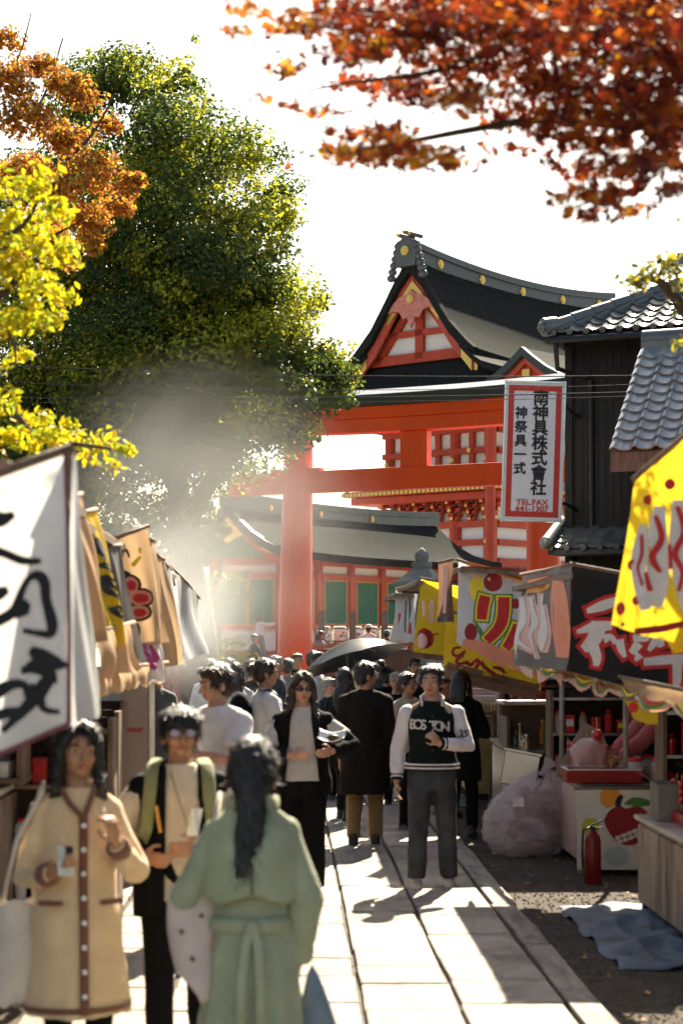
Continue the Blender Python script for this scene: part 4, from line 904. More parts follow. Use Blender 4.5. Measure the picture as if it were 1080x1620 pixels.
# --- big white brush banner
b = Banner('brush_banner', 'large white banner with bold black brush characters over the near stall', [(-150, 800, 6.2), (106, 708, 6.3), (112, 1148, 6.3), (-150, 1262, 6.2)], C_WHITE, .012, 1.2, seed=2)
b.strokes([[(-40, 800, 20), (-5, 822, 22), (20, 815, 6)], [(-60, 860, 20), (0, 874, 10), (34, 887, 9), (62, 888, 4)]], I_BLACK, grow=5.)
b.strokes([[(-50, 930, 18), (-10, 940, 20), (10, 934, 8)], [(-60, 1000, 18), (-10, 985, 14), (20, 968, 12), (34, 935, 7), (46, 915, 6), (60, 911, 12), (70, 922, 13), (73, 950, 11), (82, 985, 14), (80, 1002, 10), (66, 1003, 6), (38, 998, 3)], [(22, 958, 20), (30, 965, 34), (34, 974, 18)]], I_BLACK, grow=5.)
b.strokes([[(50, 1028, 8), (62, 1038, 22), (90, 1050, 16), (104, 1052, 3)], [(35, 1062, 4), (55, 1055, 18), (78, 1064, 16), (84, 1080, 8)], [(80, 1070, 14), (62, 1095, 20), (40, 1120, 14), (5, 1155, 4)], [(-40, 1125, 18), (0, 1092, 16), (24, 1082, 10), (40, 1086, 8), (44, 1100, 9)], [(45, 1090, 18), (62, 1105, 12), (70, 1122, 6), (92, 1127, 3)], [(-30, 1140, 14), (10, 1128, 12), (38, 1126, 9)]], I_BLACK, grow=5.)
EDGE = mat('plum piping', (.20, .06, .06), .8)
b.strokes([[(104, 712, 8), (109, 900, 7), (110, 1146, 8)], [(-148, 1256, 8), (0, 1192, 8), (110, 1146, 8)]], EDGE, .003, 'piping'); b.strokes([[(-148, 803, 16), (0, 748, 16), (104, 712, 14)]], C_BROWN, .006, 'top_band')
b = Banner('side_cloth', 'pale translucent side cloth beside the large brush banner', [(110, 712, 6.32), (119, 722, 6.6), (159, 1126, 7.6), (113, 1150, 6.35)], C_PALE, .02, 1.5, seed=4); b.blob([(127, 955), (134, 952), (137, 985), (130, 988)], I_GRN)
# --- cloths along the left-hand stalls
b = Banner('peach_cloth', 'long peach cloth lit from behind, next to the side cloth', [(114, 788, 8.8), (126, 782, 9.1), (178, 1010, 9.4), (148, 1018, 8.9)], C_PEACH, .03, 1, seed=1, hem=C_BROWN)
b = Banner('printed_cloth', 'mustard cloth with black brush marks between peach and grey cloths', [(128, 812, 9.8), (152, 806, 10.2), (196, 1020, 10.4), (172, 1022, 9.9)], C_YEL, .03, 1, seed=3)
b.strokes([[(150, 850, 3), (156, 870, 9), (160, 885, 4)], [(157, 890, 8), (166, 905, 5)], [(160, 910, 3), (168, 935, 9), (176, 950, 4)], [(172, 960, 9), (180, 980, 6)]], I_BLACK)
b = Banner('peach_cloth', 'short peach cloth below the mustard printed cloth', [(160, 1000, 9.6), (208, 985, 10.8), (224, 1058, 10.8), (156, 1075, 9.6)], C_PEACH, .03, 2, seed=5)
b = Banner('grey_cloth', 'narrow grey cloth hanging in front of the petal banner', [(170, 866, 11.0), (190, 862, 11.3), (222, 1042, 11.4), (196, 1045, 11.1)], C_GREY, .02, 1, seed=6)
b = Banner('petal_banner', 'tan banner with red and black petal shapes on a slanting pole', [(170, 856, 11.8), (234, 832, 12.0), (254, 1012, 12.2), (196, 1022, 11.9)], C_TAN, .012, 1, seed=2)
for (x, y, rx, ry_) in ((207, 925, 12, 13), (220, 945, 17, 12), (218, 968, 15, 11)):
    b.circle(x, y, rx + 4, I_BLACK, .003, ry=ry_ + 4); b.circle(x, y, rx, I_SAL, .006, ry=ry_); b.circle(x + 1, y + 1, rx * .62, I_RED, .009, ry=ry_ * .6)
b.strokes([[(205, 985, 5), (218, 990, 4), (218, 1015, 3)], [(195, 905, 8), (204, 908, 7), (212, 915, 4)], [(185, 872, 4), (200, 870, 5), (206, 882, 3)]], I_BLACK); b.strokes([[(210, 895, 7), (221, 880, 5)], [(220, 866, 5), (221, 875, 4)]], I_YEL, .006)
b = Banner('peach_cloth', 'glowing orange cloth beside the petal banner', [(236, 852, 12.3), (243, 856, 12.9), (266, 1016, 13.2), (244, 1020, 12.4)], C_PEACH, .025, 1, seed=8)
b = Banner('pink_cloth', 'white cloth with magenta marks below the petal banner', [(222, 1010, 12.2), (250, 1006, 12.7), (258, 1080, 12.7), (226, 1075, 12.2)], C_WHITE, .03, 2, seed=3)
b.strokes([[(228, 1018, 5), (234, 1040, 6), (232, 1060, 4)], [(240, 1020, 4), (243, 1045, 5), (239, 1066, 4)]], I_MAG)
b = Banner('peach_cloth', 'pair of faded orange cloths before the white sunlit cloth', [(246, 878, 13.8), (262, 884, 14.4), (284, 1050, 14.6), (258, 1056, 13.9)], C_PEACH, .03, 1.5, seed=9)
b = Banner('white_cloth', 'narrow white cloth in the smoke beside the orange cloths', [(256, 892, 15.2), (276, 900, 16.5), (290, 1040, 16.5), (272, 1048, 15.3)], C_PALE, .03, 1.5, seed=5)
b = Banner('white_cloth', 'broad white sunlit cloth drifting in the smoke', [(266, 898, 17.5), (318, 945, 20), (331, 1024, 20), (282, 1055, 17.5)], C_PALE, .05, 1.6, seed=7)
# scalloped valance of the left-hand stall
b = Banner('scalloped_valance', 'peach scalloped valance below the left-hand cloths'.replace('left-hand ', 'orange '), [(146, 1062, 9.4), (262, 1048, 13.6), (264, 1076, 13.6), (146, 1100, 9.4)], C_PEACH, .015, 4, .035, 9, cat='valance', nu=84)
# --- right: near yellow cloth
b = Banner('yellow_banner', 'bright yellow banner with ragged red and white characters at the stall end', [(1004, 756, 8.9), (1135, 640, 8.6), (1150, 1042, 8.6), (962, 988, 9.0)], C_YEL, .02, 2, seed=3, nv=30)
b.strokes([[(1016, 830, 14), (1012, 880, 30), (1018, 930, 26), (1030, 965, 14)], [(1045, 800, 16), (1042, 850, 32), (1046, 910, 30), (1040, 960, 16)], [(1075, 790, 20), (1078, 850, 34), (1080, 910, 28), (1084, 965, 14)], [(1105, 800, 20), (1110, 870, 30), (1106, 950, 24)]], I_WHITE, .004)
b.strokes([[(1012, 845, 5), (1016, 875, 9), (1010, 900, 6), (1024, 925, 7)], [(1040, 815, 6), (1050, 850, 9), (1038, 880, 9), (1048, 905, 6)], [(1030, 905, 5), (1036, 935, 7)], [(1072, 800, 6), (1082, 840, 9), (1070, 875, 8), (1080, 905, 7), (1074, 935, 5)], [(1062, 860, 5), (1064, 900, 6)], [(1098, 820, 8), (1108, 880, 9), (1100, 930, 8)]], I_RED, .008)
for x, y, r in ((1000, 893, 9), (981, 963, 11), (1022, 790, 8), (1060, 765, 9), (1010, 950, 8)): b.circle(x, y, r, I_RED, .004)
b.circle(988, 988, 4, I_GRN, .004); b.strokes([[(1008, 1000, 10), (1040, 996, 12), (1090, 985, 10)]], I_DRED, .003)
b = Banner('yellow_flap', 'small yellow flap hanging under the bright yellow banner', [(1040, 990, 9.3), (1100, 985, 9.1), (1096, 1032, 9.1), (1062, 1034, 9.2)], C_YEL, .01, 1, seed=3); b.circle(1074, 1012, 9, I_ORG)
# --- right: black banner with pale characters edged in red
b = Banner('black_banner', 'black banner with ragged white characters edged in red', [(907, 893, 13.0), (1110, 930, 12.7), (1120, 1120, 12.6), (899, 1062, 13.0)], C_BLACK, .015, 1.2, seed=2)
st = [[(928, 967, 8), (955, 958, 16), (985, 948, 12)], [(912, 1000, 6), (940, 992, 16), (968, 990, 14)], [(948, 985, 26), (940, 1010, 24), (922, 1028, 14)], [(936, 1020, 20), (944, 1040, 16), (942, 1054, 9)], [(955, 1012, 14), (966, 1008, 10), (975, 1018, 8)], [(980, 1012, 14), (984, 1028, 12), (990, 1040, 6)], [(1002, 1010, 10), (1022, 1008, 16), (1030, 1004, 6)], [(1012, 1018, 16), (1000, 1034, 12)], [(1014, 1036, 14), (1006, 1046, 5)], [(1028, 1030, 6), (1042, 1012, 16), (1048, 1024, 10)], [(1020, 1048, 12), (1060, 1044, 15), (1100, 1042, 13)], [(1072, 1046, 15), (1072, 1075, 13), (1070, 1090, 9)], [(1060, 1000, 12), (1100, 985, 14)], [(1090, 960, 14), (1092, 1000, 14)]]
b.strokes(st, I_RED, .004, 'red_outline', 12); b.strokes(st, I_WHITE, .008)
b = Banner('grey_pink_banner', 'grey side banner with wet-looking pink and white stripes beside the black banner', [(823, 908, 16.3), (906, 892, 13.05), (898, 1062, 13.05), (810, 1052, 16.3)], C_GREY, .03, 2.2, seed=4, hem=C_GREY)
st = [[(822, 945, 5), (826, 985, 8), (818, 1015, 6), (826, 1035, 4)], [(834, 940, 5), (838, 980, 7), (832, 1010, 6), (842, 1030, 3)], [(846, 945, 6), (852, 985, 7), (844, 1005, 6), (848, 1040, 4)], [(860, 940, 5), (862, 985, 7), (856, 1010, 6), (860, 1035, 4)], [(870, 960, 5), (872, 995, 7), (868, 1030, 4)]]
b.strokes(st, I_PINK, .004, 'printed_stripes', 6); b.strokes(st, I_WHITE, .008, 'printed_stripes'); b.strokes([[(888, 918, 12), (890, 960, 18), (888, 1000, 16), (886, 1040, 12)]], I_SAL, .005, 'printed_stripes')
b.blob([(836, 917), (874, 912), (874, 932), (836, 937)], I_ORG, .006)
# --- candied apple stall front with large painted strokes
b = Banner('katakana_banner', 'white banner with red, yellow and green katakana and cherries under a red rail', [(725, 886, 18.0), (870, 930, 17.8), (880, 1075, 17.8), (722, 1018, 18.0)], C_WHITE, .01, 1, seed=6)
st = [[(768, 943, 17), (764, 960, 17), (762, 980, 15)], [(797, 945, 18), (796, 970, 18), (790, 992, 17), (770, 1014, 14)], [(818, 988, 12), (810, 1010, 15), (800, 1026, 14)]]
b.strokes(st, I_GRN, .003, 'green_outline', 11); b.strokes(st, I_YEL, .006, 'yellow_outline', 6); b.strokes(st, I_RED, .009)
b.blob([(744, 918), (756, 912), (764, 918), (762, 944), (750, 950), (744, 940)], I_YEL, .002); b.circle(780, 921, 15, I_DRED, .004); b.circle(774, 916, 3, I_PINK, .008); b.circle(745, 1000, 10, I_DRED, .004, ry=14); b.circle(815, 955, 8, I_DRED, .004); b.strokes([[(752, 985, 3), (760, 1000, 7), (762, 1010, 2)]], I_GRN)
b.strokes([[(738, 891, 6), (790, 905, 9), (822, 916, 11), (868, 934, 12)]], I_ORG, .008, 'red_band'); b.strokes([[(732, 1016, 10), (760, 1024, 20), (790, 1038, 26), (830, 1052, 24), (868, 1068, 20)]], I_SAL, .012, 'salmon_wave')
b = Banner('swirl_banner', 'yellow banner with dark red swirls and brown hem below the katakana banner', [(706, 966, 19.2), (850, 1000, 19.0), (856, 1100, 19.0), (700, 1058, 19.2)], C_YEL, .02, 1.4, seed=3, hem=C_BROWN)
b.strokes([[(728, 1024, 3), (718, 1026, 4), (716, 1034, 5), (724, 1038, 4), (736, 1030, 5)], [(734, 1036, 4), (722, 1044, 5), (726, 1050, 5), (738, 1048, 4)], [(736, 1046, 6), (744, 1052, 6), (752, 1046, 5), (758, 1044, 6)], [(752, 1058, 5), (760, 1048, 7), (768, 1056, 6), (776, 1062, 5), (784, 1066, 3)], [(780, 1056, 3), (792, 1058, 6), (798, 1066, 4)]], I_DRED, .006, 'printed_swirls')
b.strokes([[(704, 1060, 26), (760, 1074, 28), (850, 1096, 26)]], C_BROWN, .003, 'brown_band')
b = Banner('brown_strap', 'narrow brown cloth strap hanging from the rail', [(694, 890, 18.6), (716, 884, 18.5), (716, 982, 18.5), (692, 984, 18.6)], C_BROWN, .02, 1, seed=2, nu=12); b.strokes([[(704, 895, 6), (704, 930, 7), (703, 970, 6)]], I_PINK, .004, 'printed_stripes'); b.strokes([[(692, 980, 8), (716, 980, 8)]], C_GREY, .008, 'hem_band')
b = Banner('fruit_banner', 'yellow banner with a round red and pink fruit, next to the strap', [(665, 914, 21.6), (725, 925, 21.4), (720, 1048, 21.4), (652, 1040, 21.6)], C_YEL, .02, 1.4, seed=5, hem=C_BROWN)
b.circle(672, 1010, 13, I_DRED, .004, ry=16); b.circle(668, 1014, 9, I_PINK, .008, ry=12); b.strokes([[(682, 1005, 3), (692, 1002, 2)]], I_DRED); b.strokes([[(670, 950, 6), (672, 975, 7)], [(684, 948, 6), (682, 985, 7)]], I_PINK, .003, 'printed_stripes')
b = Banner('white_banner', 'white banner with thin grey and red characters, last along the stalls', [(628, 932, 26.5), (664, 921, 25.6), (656, 1016, 25.6), (619, 1014, 26.5)], C_WHITE, .03, 2, seed=2)
b.strokes([[(636, 955, 2), (635, 985, 3)], [(642, 950, 2), (641, 1000, 3)], [(647, 945, 2), (647, 995, 2)]], C_GREY); b.strokes([[(629, 970, 4), (627, 990, 4)], [(653, 985, 3), (652, 1003, 4)]], I_RED)
# long scalloped awning edge on the street side
b = Banner('scalloped_valance', 'long striped scalloped valance along the candy stalls', [(822, 1036, 17.6), (1110, 1098, 10.5), (1116, 1140, 10.5), (824, 1058, 17.6)], C_TAN, .02, 5, .07, 8, cat='valance', nu=110)
b.strokes([[(822 + i * 20, 1054 + i * 5.4 + (3 if i % 2 else -2), 9) for i in range(15)]], I_PINK, .006, 'printed_wave')
for i in range(8): b.strokes([[(846 + i * 34, 1054 + i * 9.2, 3), (858 + i * 34, 1063 + i * 9.4, 5), (872 + i * 34, 1062 + i * 9.4, 3)]], I_GRN, .010, 'printed_wave'); b.strokes([[(848 + i * 34, 1052 + i * 9.2, 2), (859 + i * 34, 1059 + i * 9.4, 4), (871 + i * 34, 1059 + i * 9.4, 2)]], (I_RED, I_YEL)[i % 2], .013, 'printed_wave')
b = Banner('fruit_flag', 'small red and yellow fruit flag below the striped valance', [(984, 1104, 12.4), (1042, 1112, 12.2), (1038, 1148, 12.2), (1000, 1138, 12.4)], C_YEL, .01, 1, seed=3, nu=12, nv=12); b.circle(1000, 1120, 8, I_RED, .004)

# ================================================================== stall frames with awnings and counters
C_DARK = cloth('dark brown canvas', (.045, .032, .026), .02); AWN = cloth('dusty awning', (.30, .22, .17), .12); AWN2 = cloth('red awning', (.42, .05, .04), .12)
def stall(label, u0, u1, Y0, Y1, z0, z1, aw, group='market stalls', posts=True):
    """u0: street edge of the awning, u1: back; z0 at the street edge, z1 at the back"""
    t = thing('market_stall', label, 'stall', S((u0 + u1) / 2, (Y0 + Y1) / 2, 0), 0, group); o = Vector(t.location); sgn = 1 if u1 > u0 else -1
    for (u, z) in ((u0 + sgn * .95, z0 + (z1 - z0) * .43), (u1, z1)):
        for Y in ((Y0 + .12, Y1 - .12) if not (u != u1 and Y0 in (8.9, 12.95, 6.3)) else (Y1 - .12,)):
            m = MB(); m.tube([S(u, Y, 0) - o, S(u, Y, z - .03) - o], .024, 8); m.build('post', GREYPOST, t, smooth=True)
        m = MB(); m.bar(S(u, Y0, z - .05) - o, S(u, Y1, z - .05) - o, .045, .045); m.build('rail', TIMBER, t)
    for Y in (Y0 + .02, Y1 - .02): m = MB(); m.bar(S(u0, Y, z0 - .03) - o, S(u1, Y, z1 - .03) - o, .04, .04); m.build('rail', TIMBER, t)
    m = MB(); m.bar(S(u0, Y0, z0 - .03) - o, S(u0, Y1, z0 - .03) - o, .04, .04); m.build('rail', TIMBER, t)
    def f(u, v): p = S(u0 + (u1 - u0) * u, Y0 + (Y1 - Y0) * v, z0 + (z1 - z0) * u + .02 * math.sin(v * 19) * math.sin(u * 3.1) + .012 * math.sin(u * 11 + v * 5)); return p - o
    m = MB(); m.sheet(f, 16, 24, 0, Vector((0, 0, -.012))); m.build('awning', aw, t, smooth=True)
    # back curtain closes the stall; its dark cloth stands in for shade inside
    m = MB(); m.sheet(lambda u, v: S(u1 + .02 * math.sin(u * 40), Y0 + (Y1 - Y0) * u, z1 - .05 - v * (z1 - .15)) - o, 40, 4); m.build('back_curtain', C_DARK, t, smooth=True)
    return t, o
stall('market stall behind the large brush banner', -.95, -3.1, 6.35, 8.7, 2.60, 2.5, AWN); stall('market stall with peach cloths and a fruit counter', -1.05, -3.2, 8.9, 13.4, 2.60, 2.5, AWN); stall('market stall hung with white cloths in the smoke', -1.08, -3.2, 13.8, 19.8, 2.60, 2.5, AWN)
stall('market stall ending in the bright yellow banner', 1.98, 4.0, 8.95, 10.6, 2.58, 2.45, AWN); stall('market stall behind the black banner', 1.95, 4.0, 13.0, 16.5, 2.46, 2.40, AWN2)
stall('candied apple stall behind the katakana banner', 1.62, 4.0, 17.8, 21.2, 2.68, 2.5, AWN2); stall('market stall beyond the yellow fruit banner', 1.45, 3.8, 21.6, 25.3, 2.66, 2.5, AWN); stall('last market stall beside the white banner', 1.45, 3.6, 25.9, 29.4, 2.62, 2.5, AWN)
# ---- counters
def counter(name, label, u0, u1, Y0, Y1, h, front, top, cat='counter', panels=4, base=.06):
    t = thing(name, label, cat, S((u0 + u1) / 2, (Y0 + Y1) / 2, 0), rot_s, 'stall counters'); w_, l = abs(u1 - u0), Y1 - Y0
    m = MB(); m.box((0, 0, (h + base) / 2), (w_ - .04, l - .04, h - base - .04)); m.build('body', front, t)
    m = MB(); m.box((0, 0, h - .01), (w_ + .04, l + .04, .035)); m.build('top', top, t, bevel=.006)
    sgn = -1 if u0 < u1 else 1
    for i in range(panels):
        m = MB(); pl_ = (l - .04) / panels; m.box((sgn * (w_ / 2 - .012), -l / 2 + .02 + pl_ * (i + .5), (h + base) / 2 - .02), (.02, pl_ - .012, h - base - .09)); m.build('side_panel', front, t)
    m = MB(); m.box((0, -l / 2 + .012, (h + base) / 2 - .02), (w_ - .06, .02, h - base - .09)); m.build('end_panel', front, t)
    for a in (-1, 1):
        for b_ in (-1, 1): m = MB(); m.box((a * (w_ / 2 - .06), b_ * (l / 2 - .06), base / 2), (.06, .06, base)); m.build('foot', BLACK, t)
    return t
DIRTY = mat('stained counter board', (.36, .27, .20), .7, .5, 5, stretch=(2, 2, .35), hue2=(.10, .06, .045)); PALEB = mat('pale counter edge', (.58, .50, .40), .6, .25, 6)
VINYL = mat('printed white vinyl', (.66, .62, .55), .45, .10, 4); STRIPV = mat('streaked printed vinyl', (.66, .58, .50), .4, .2, 6, stretch=(2, 5, .5), hue2=(.36, .07, .05))
counter('stall_counter', 'brown stained counter beside the blue sheet', 2.55, 3.45, 9.6, 13.95, .70, DIRTY, PALEB)
ac = counter('stall_counter', 'white counter painted with a red apple', 2.49, 3.55, 16.0, 17.7, .76, STRIPV, BLACK, panels=3)
# apple painting on the end facing down the street
ql = [(905, 1246, 15.985), (1040, 1240, 15.985), (1040, 1372, 15.985), (925, 1382, 15.985)]
fx = Vector((S(2.52, 15.97).x, 15.955, 0))
class Flat(Banner):
    def __init__(s, root, quad):
        s.q2 = [np.array(q[:2], float) for q in quad]; s.q3 = [P(*q) for q in quad]; s.wave = s.scallop = 0; s.freq = 1; s.seed = 0; s.n = Vector((0, -1, 0)); s.root = root; s.o = Vector(root.location)
        s.root2 = root
def flat_on(root, quad):
    f = Flat(root, quad); e = bpy.data.objects.new('painted_panel', None); return f
# the painting is its own thin vinyl sheet pinned on the counter end
vs = Banner('painted_sheet', 'white vinyl sheet printed with a big red apple and coloured dots', [(912, 1247, 15.96), (1062, 1247, 15.96), (1062, 1376, 15.96), (912, 1376, 15.96)], VINYL, .0, 1, cat='sheet', group='printed sheets', nu=4, nv=4)
vs.circle(965, 1262, 17, I_ORG, .002); vs.circle(933, 1308, 14, mat('lime print', (.5, .45, .05), .6), .002); vs.circle(975, 1355, 20, mat('pale blue print', (.42, .50, .50), .6), .002, ry=16)
vs.blob([(960, 1280), (975, 1272), (990, 1276), (1008, 1272), (1026, 1285), (1030, 1310), (1018, 1330), (998, 1340), (975, 1336), (958, 1318), (951, 1298)], I_WHITE, .004)
vs.blob([(963, 1282), (977, 1275), (990, 1279), (1008, 1275), (1024, 1287), (1028, 1310), (1016, 1328), (998, 1337), (977, 1333), (962, 1316), (955, 1298)], I_DRED, .006)
vs.strokes([[(976, 1276, 9), (978, 1266, 9), (983, 1258, 5)]], I_BLACK, .008, 'printed_stalk'); vs.blob([(985, 1272), (1000, 1262), (1020, 1264), (1030, 1272), (1010, 1276)], I_GRN, .008)
for i in range(4):
    for j in range(2): x, y = 976 + i * 9 + j * 3, 1325 - i * 3.5 + j * 7; vs.blob([(x - 3.6, y - 2.6), (x + 3.6, y - 3.6), (x + 3.6, y + 2.4), (x - 3.6, y + 3.2)], I_WHITE, .009, 'printed_tooth')
# goods on the apple counter
CANDY = mat('red sugar glaze', (.55, .012, .01), .12, .2, 8, spec=.7, coat=.8); REDP = mat('red plastic', (.45, .02, .02), .3, .15, 8); STICK = mat('bamboo stick', (.62, .46, .25), .7, .2, 10); CARD = mat('cardboard', (.36, .24, .16), .85, .15, 6); FILM = mat('clear film', (.9, .85, .84), .15, .05, 8, alpha=.35)
gz = .77
tr_ = thing('candy_tray', 'red tray with white rim on the apple counter', 'tray', P(950, 1237, 16.3)); tr_.location.z = gz
m = MB(); m.box((0, 0, .012), (.62, .42, .02)); m.build('base', REDP, tr_)
for (x, y, dx, dy) in ((0, -.21, .62, .012), (0, .21, .62, .012), (-.31, 0, .012, .42), (.31, 0, .012, .42)): m = MB(); m.box((x, y, .06), (dx, dy, .10)); m.build('rim', I_DRED, tr_); m = MB(); m.box((x, y, .115), (dx + .01, dy + .01, .01)); m.build('rim_edge', I_WHITE, tr_)
def candy_apple(c, i, lb, r=.042):
    t = thing('candied_apple', lb, 'candied apple', c, random.uniform(0, 6), 'candied apples')
    m = MB(); m.lathe([(.008, .000), (r * .6, .003), (r * .95, r * .5), (r, r), (r * .9, r * 1.5), (r * .55, r * 1.85), (r * .15, r * 1.72)], n=14); m.build('apple', CANDY, t, smooth=True)
    m = MB(); m.tube([(0, 0, r * 1.6), (.01, .005, r * 1.6 + .11)], .004, 6); m.build('stick', STICK, t)
for i in range(14):
    candy_apple(Vector((tr_.location.x - .24 + (i % 7) * .08 + random.uniform(-.01, .01), 16.3 - .08 + (i // 7) * .13, gz + .024)), i, 'glossy red candied apple standing in the white-rimmed tray')
for i, (x, y) in enumerate(((928, 1196), (942, 1184), (944, 1170), (920, 1200))):
    p_ = P(x, y, 16.6); candy_apple(p_, i, 'red candied apple wrapped among the bagged sweets', .05)
bgd = thing('sweet_bag', 'clear bag of bundled red sweets standing on the apple counter', 'bag', P(930, 1235, 16.6)); bgd.location.z = gz
m = MB(); m.lathe([(.11, 0), (.15, .08), (.14, .18), (.17, .26), (.10, .33), (.06, .36)], n=14); m.build('film', FILM, bgd, smooth=True)
m = MB(); [m.ball((random.uniform(-.08, .08), random.uniform(-.08, .08), .05 + k * .028), .04, 8) for k in range(9)]; m.build('sweets', CANDY, bgd, smooth=True)
for (x, y, Yb, lb) in ((985, 1235, 16.9, 'round red plastic basin on the apple counter'), (886, 1140, 21, 'red plastic crate on the steel worktop')):
    t = thing('plastic_basin', lb, 'basin', P(x, y, Yb), 0, 'red basins')
    if Yb < 20: t.location.z = gz
    m = MB(); m.lathe([(.12, 0), (.16, .10), (.175, .13), (.165, .13), (.15, .1), (.11, .02)], n=20); m.build('bowl', REDP, t, auto=40); m = MB(); [m.ball((random.uniform(-.08, .08), random.uniform(-.08, .08), .10 + random.uniform(0, .05)), .045, 8) for k in range(10)]; m.build('sweets', CANDY, t, smooth=True)
fl = thing('cardboard_flap', 'grey cardboard lid propped up behind the wrapped apples', 'cardboard', P(925, 1200, 17.1)); m = MB(); m.prism([(-.28, -.05), (.30, -.05), (.16, .34), (.0, .42)], lambda x, y, k: Vector((x, .02 * k + y * .25, y))); m.build('lid', CARD, fl)
fl.location.z = gz + .05
# boxes and black gear on the near counter
for i, (u, Y, sx, sy, sz, lb) in enumerate(((2.78, 13.55, .36, .42, .26, 'grey cardboard box at the far end of the brown counter'), (2.95, 12.9, .40, .5, .36, 'brown cardboard box on the brown counter, behind the grey one'), (3.05, 12.1, .5, .5, .3, 'low cardboard box nearer the yellow banner'))):
    t = thing('cardboard_box', lb, 'box', S(u, Y, .71), random.uniform(-.15, .15), 'boxes on the brown counter'); m = MB(); m.box((0, 0, sz / 2), (sx, sy, sz)); m.build('carton', CARD if i else mat('grey card', (.22, .19, .16), .85, .15, 6), t, bevel=.004)
    for q in (-1, 1): m = MB(); m.add([(q * sx / 2, -sy / 2, sz), (q * sx / 2, sy / 2, sz), (q * (sx / 2 + .12), sy / 2, sz + .08), (q * (sx / 2 + .12), -sy / 2, sz + .08)], [(0, 1, 2, 3)]); m.build('flap', CARD, t)
# blue sheet on the ground
def tarpf(u, v):
    e = min(u, 1 - u, v, 1 - v) * 6; k = min(1, e)
    p = S(1.98 + .9 * u + .02 * math.sin(v * 21), 11.4 + 2.7 * v + .02 * math.sin(u * 17), .010 + k * (.022 * abs(math.sin(u * 7 + v * 11)) ** 3 + .03 * abs(math.sin(v * 9 - u * 4)) ** 8 + .02 * abs(math.sin(u * 13 + 1)) ** 6) + .03 * max(0, math.sin(u * 3 + v * 19)) ** 6); return p
m = MB(); m.sheet(tarpf, 40, 70, 0, Vector((0, 0, -.006))); o = m.build('ground_sheet', mat('faded blue tarpaulin', (.085, .135, .20), .65, .5, 4, bump=.6, bscale=20, hue2=(.06, .06, .06)), smooth=True); tag(o, 'creased faded blue sheet spread on the earth by the brown counter', 'sheet')
m = MB(); m.sheet(lambda u, v: S(1.75 + .5 * u, 22.4 + 1.3 * v, .012 + .12 * abs(math.sin(u * 5 + v * 7)) * math.sin(3.14 * u) * math.sin(3.14 * v)), 14, 14); o = m.build('ground_sheet', mat('teal tarpaulin', (.06, .11, .12), .6, .3, 6), smooth=True); tag(o, 'crumpled teal sheet on the ground under the brassy counter', 'sheet')
# rubbish bag
BAGM = mat('clear rubbish bag', (.86, .80, .80), .12, .1, 5, trans=.3, bump=.5, bscale=12, hue2=(.70, .52, .50), alpha=.30, spec=.7); bag = thing('rubbish_bag', 'bulging clear plastic rubbish bag full of pink waste', 'rubbish bag', Vector((1.70, 17.6, 0)))
def bagf(u, v):
    a = u * 6.2832; cr = abs(math.sin(5 * a + 7 * v)) * .06 + abs(math.sin(11 * a - 9 * v + 1)) * .045 + abs(math.sin(17 * a + 23 * v)) * .025 + .05 * math.sin(3 * a + 2)
    r = .40 * (math.sin(math.pi * min(1, .16 + .84 * v)) ** .55 if v < .9 else .62 * (1 - (v - .9) * 7)) * (.93 + cr); z = .0 + .70 * v ** .9
    return Vector((r * math.cos(a) * 1.05 + .17 * v * v, r * math.sin(a), max(.004, z + .05 * math.sin(2 * a + 3) * v + .03 * math.sin(9 * a + 14 * v) * v)))
jit = {}
def bagj(u, v):
    k = (round(u * 52) % 52, round(v * 24)); j = jit.setdefault(k, (random.gauss(0, .011), random.gauss(0, .011), random.gauss(0, .008))); return bagf(u, v) + Vector(j)
m = MB(); m.sheet(bagj, 52, 24); m.build('sack', BAGM, bag)
WASTE = [mat('pink paper waste', (.66, .30, .24), .8, .4, 9), mat('pale paper waste', (.72, .62, .55), .8, .3, 9), mat('brown paper waste', (.26, .13, .08), .8, .4, 9), mat('lilac paper waste', (.45, .36, .5), .8, .3, 9)]
for k in range(4):
    m = MB(); [m.box((random.uniform(-.2, .26), random.uniform(-.25, .2), random.uniform(.06, .5)), (random.uniform(.06, .2), random.uniform(.06, .2), random.uniform(.03, .10)), 0, Matrix.Rotation(random.uniform(0, 3), 3, random.choice('XYZ'))) for _ in range(14)]; o = m.build('waste', WASTE[k], bag); o['kind'] = 'stuff'
m = MB(); m.tube([(.17, 0, .72), (.2, .0, .80), (.24, .02, .86)], [.05, .03, .07], 10); m.build('knot', BAGM, bag, smooth=True)
# fire extinguisher
fe = thing('fire_extinguisher', 'red fire extinguisher standing against the apple counter', 'extinguisher', P(937, 1398, 15.45)); fe.location.z = 0
m = MB(); m.lathe([(.06, 0), (.068, .01), (.068, .34), (.055, .39), (.03, .42), (.022, .43)], n=20); m.build('cylinder', mat('dull red enamel', (.22, .012, .012), .35, .2, 8), fe, auto=40)
m = MB(); m.tube([(0, 0, .42), (0, 0, .47)], .022, 10); m.bar((-.02, 0, .475), (.09, 0, .52), .02, .012); m.bar((-.02, 0, .455), (.08, 0, .46), .02, .012); m.build('valve', BLACK, fe)
m = MB(); m.tube([(-.02, 0, .46), (-.08, 0, .44), (-.085, 0, .3), (-.08, 0, .12)], .01, 8); m.build('hose', BLACK, fe, smooth=True)
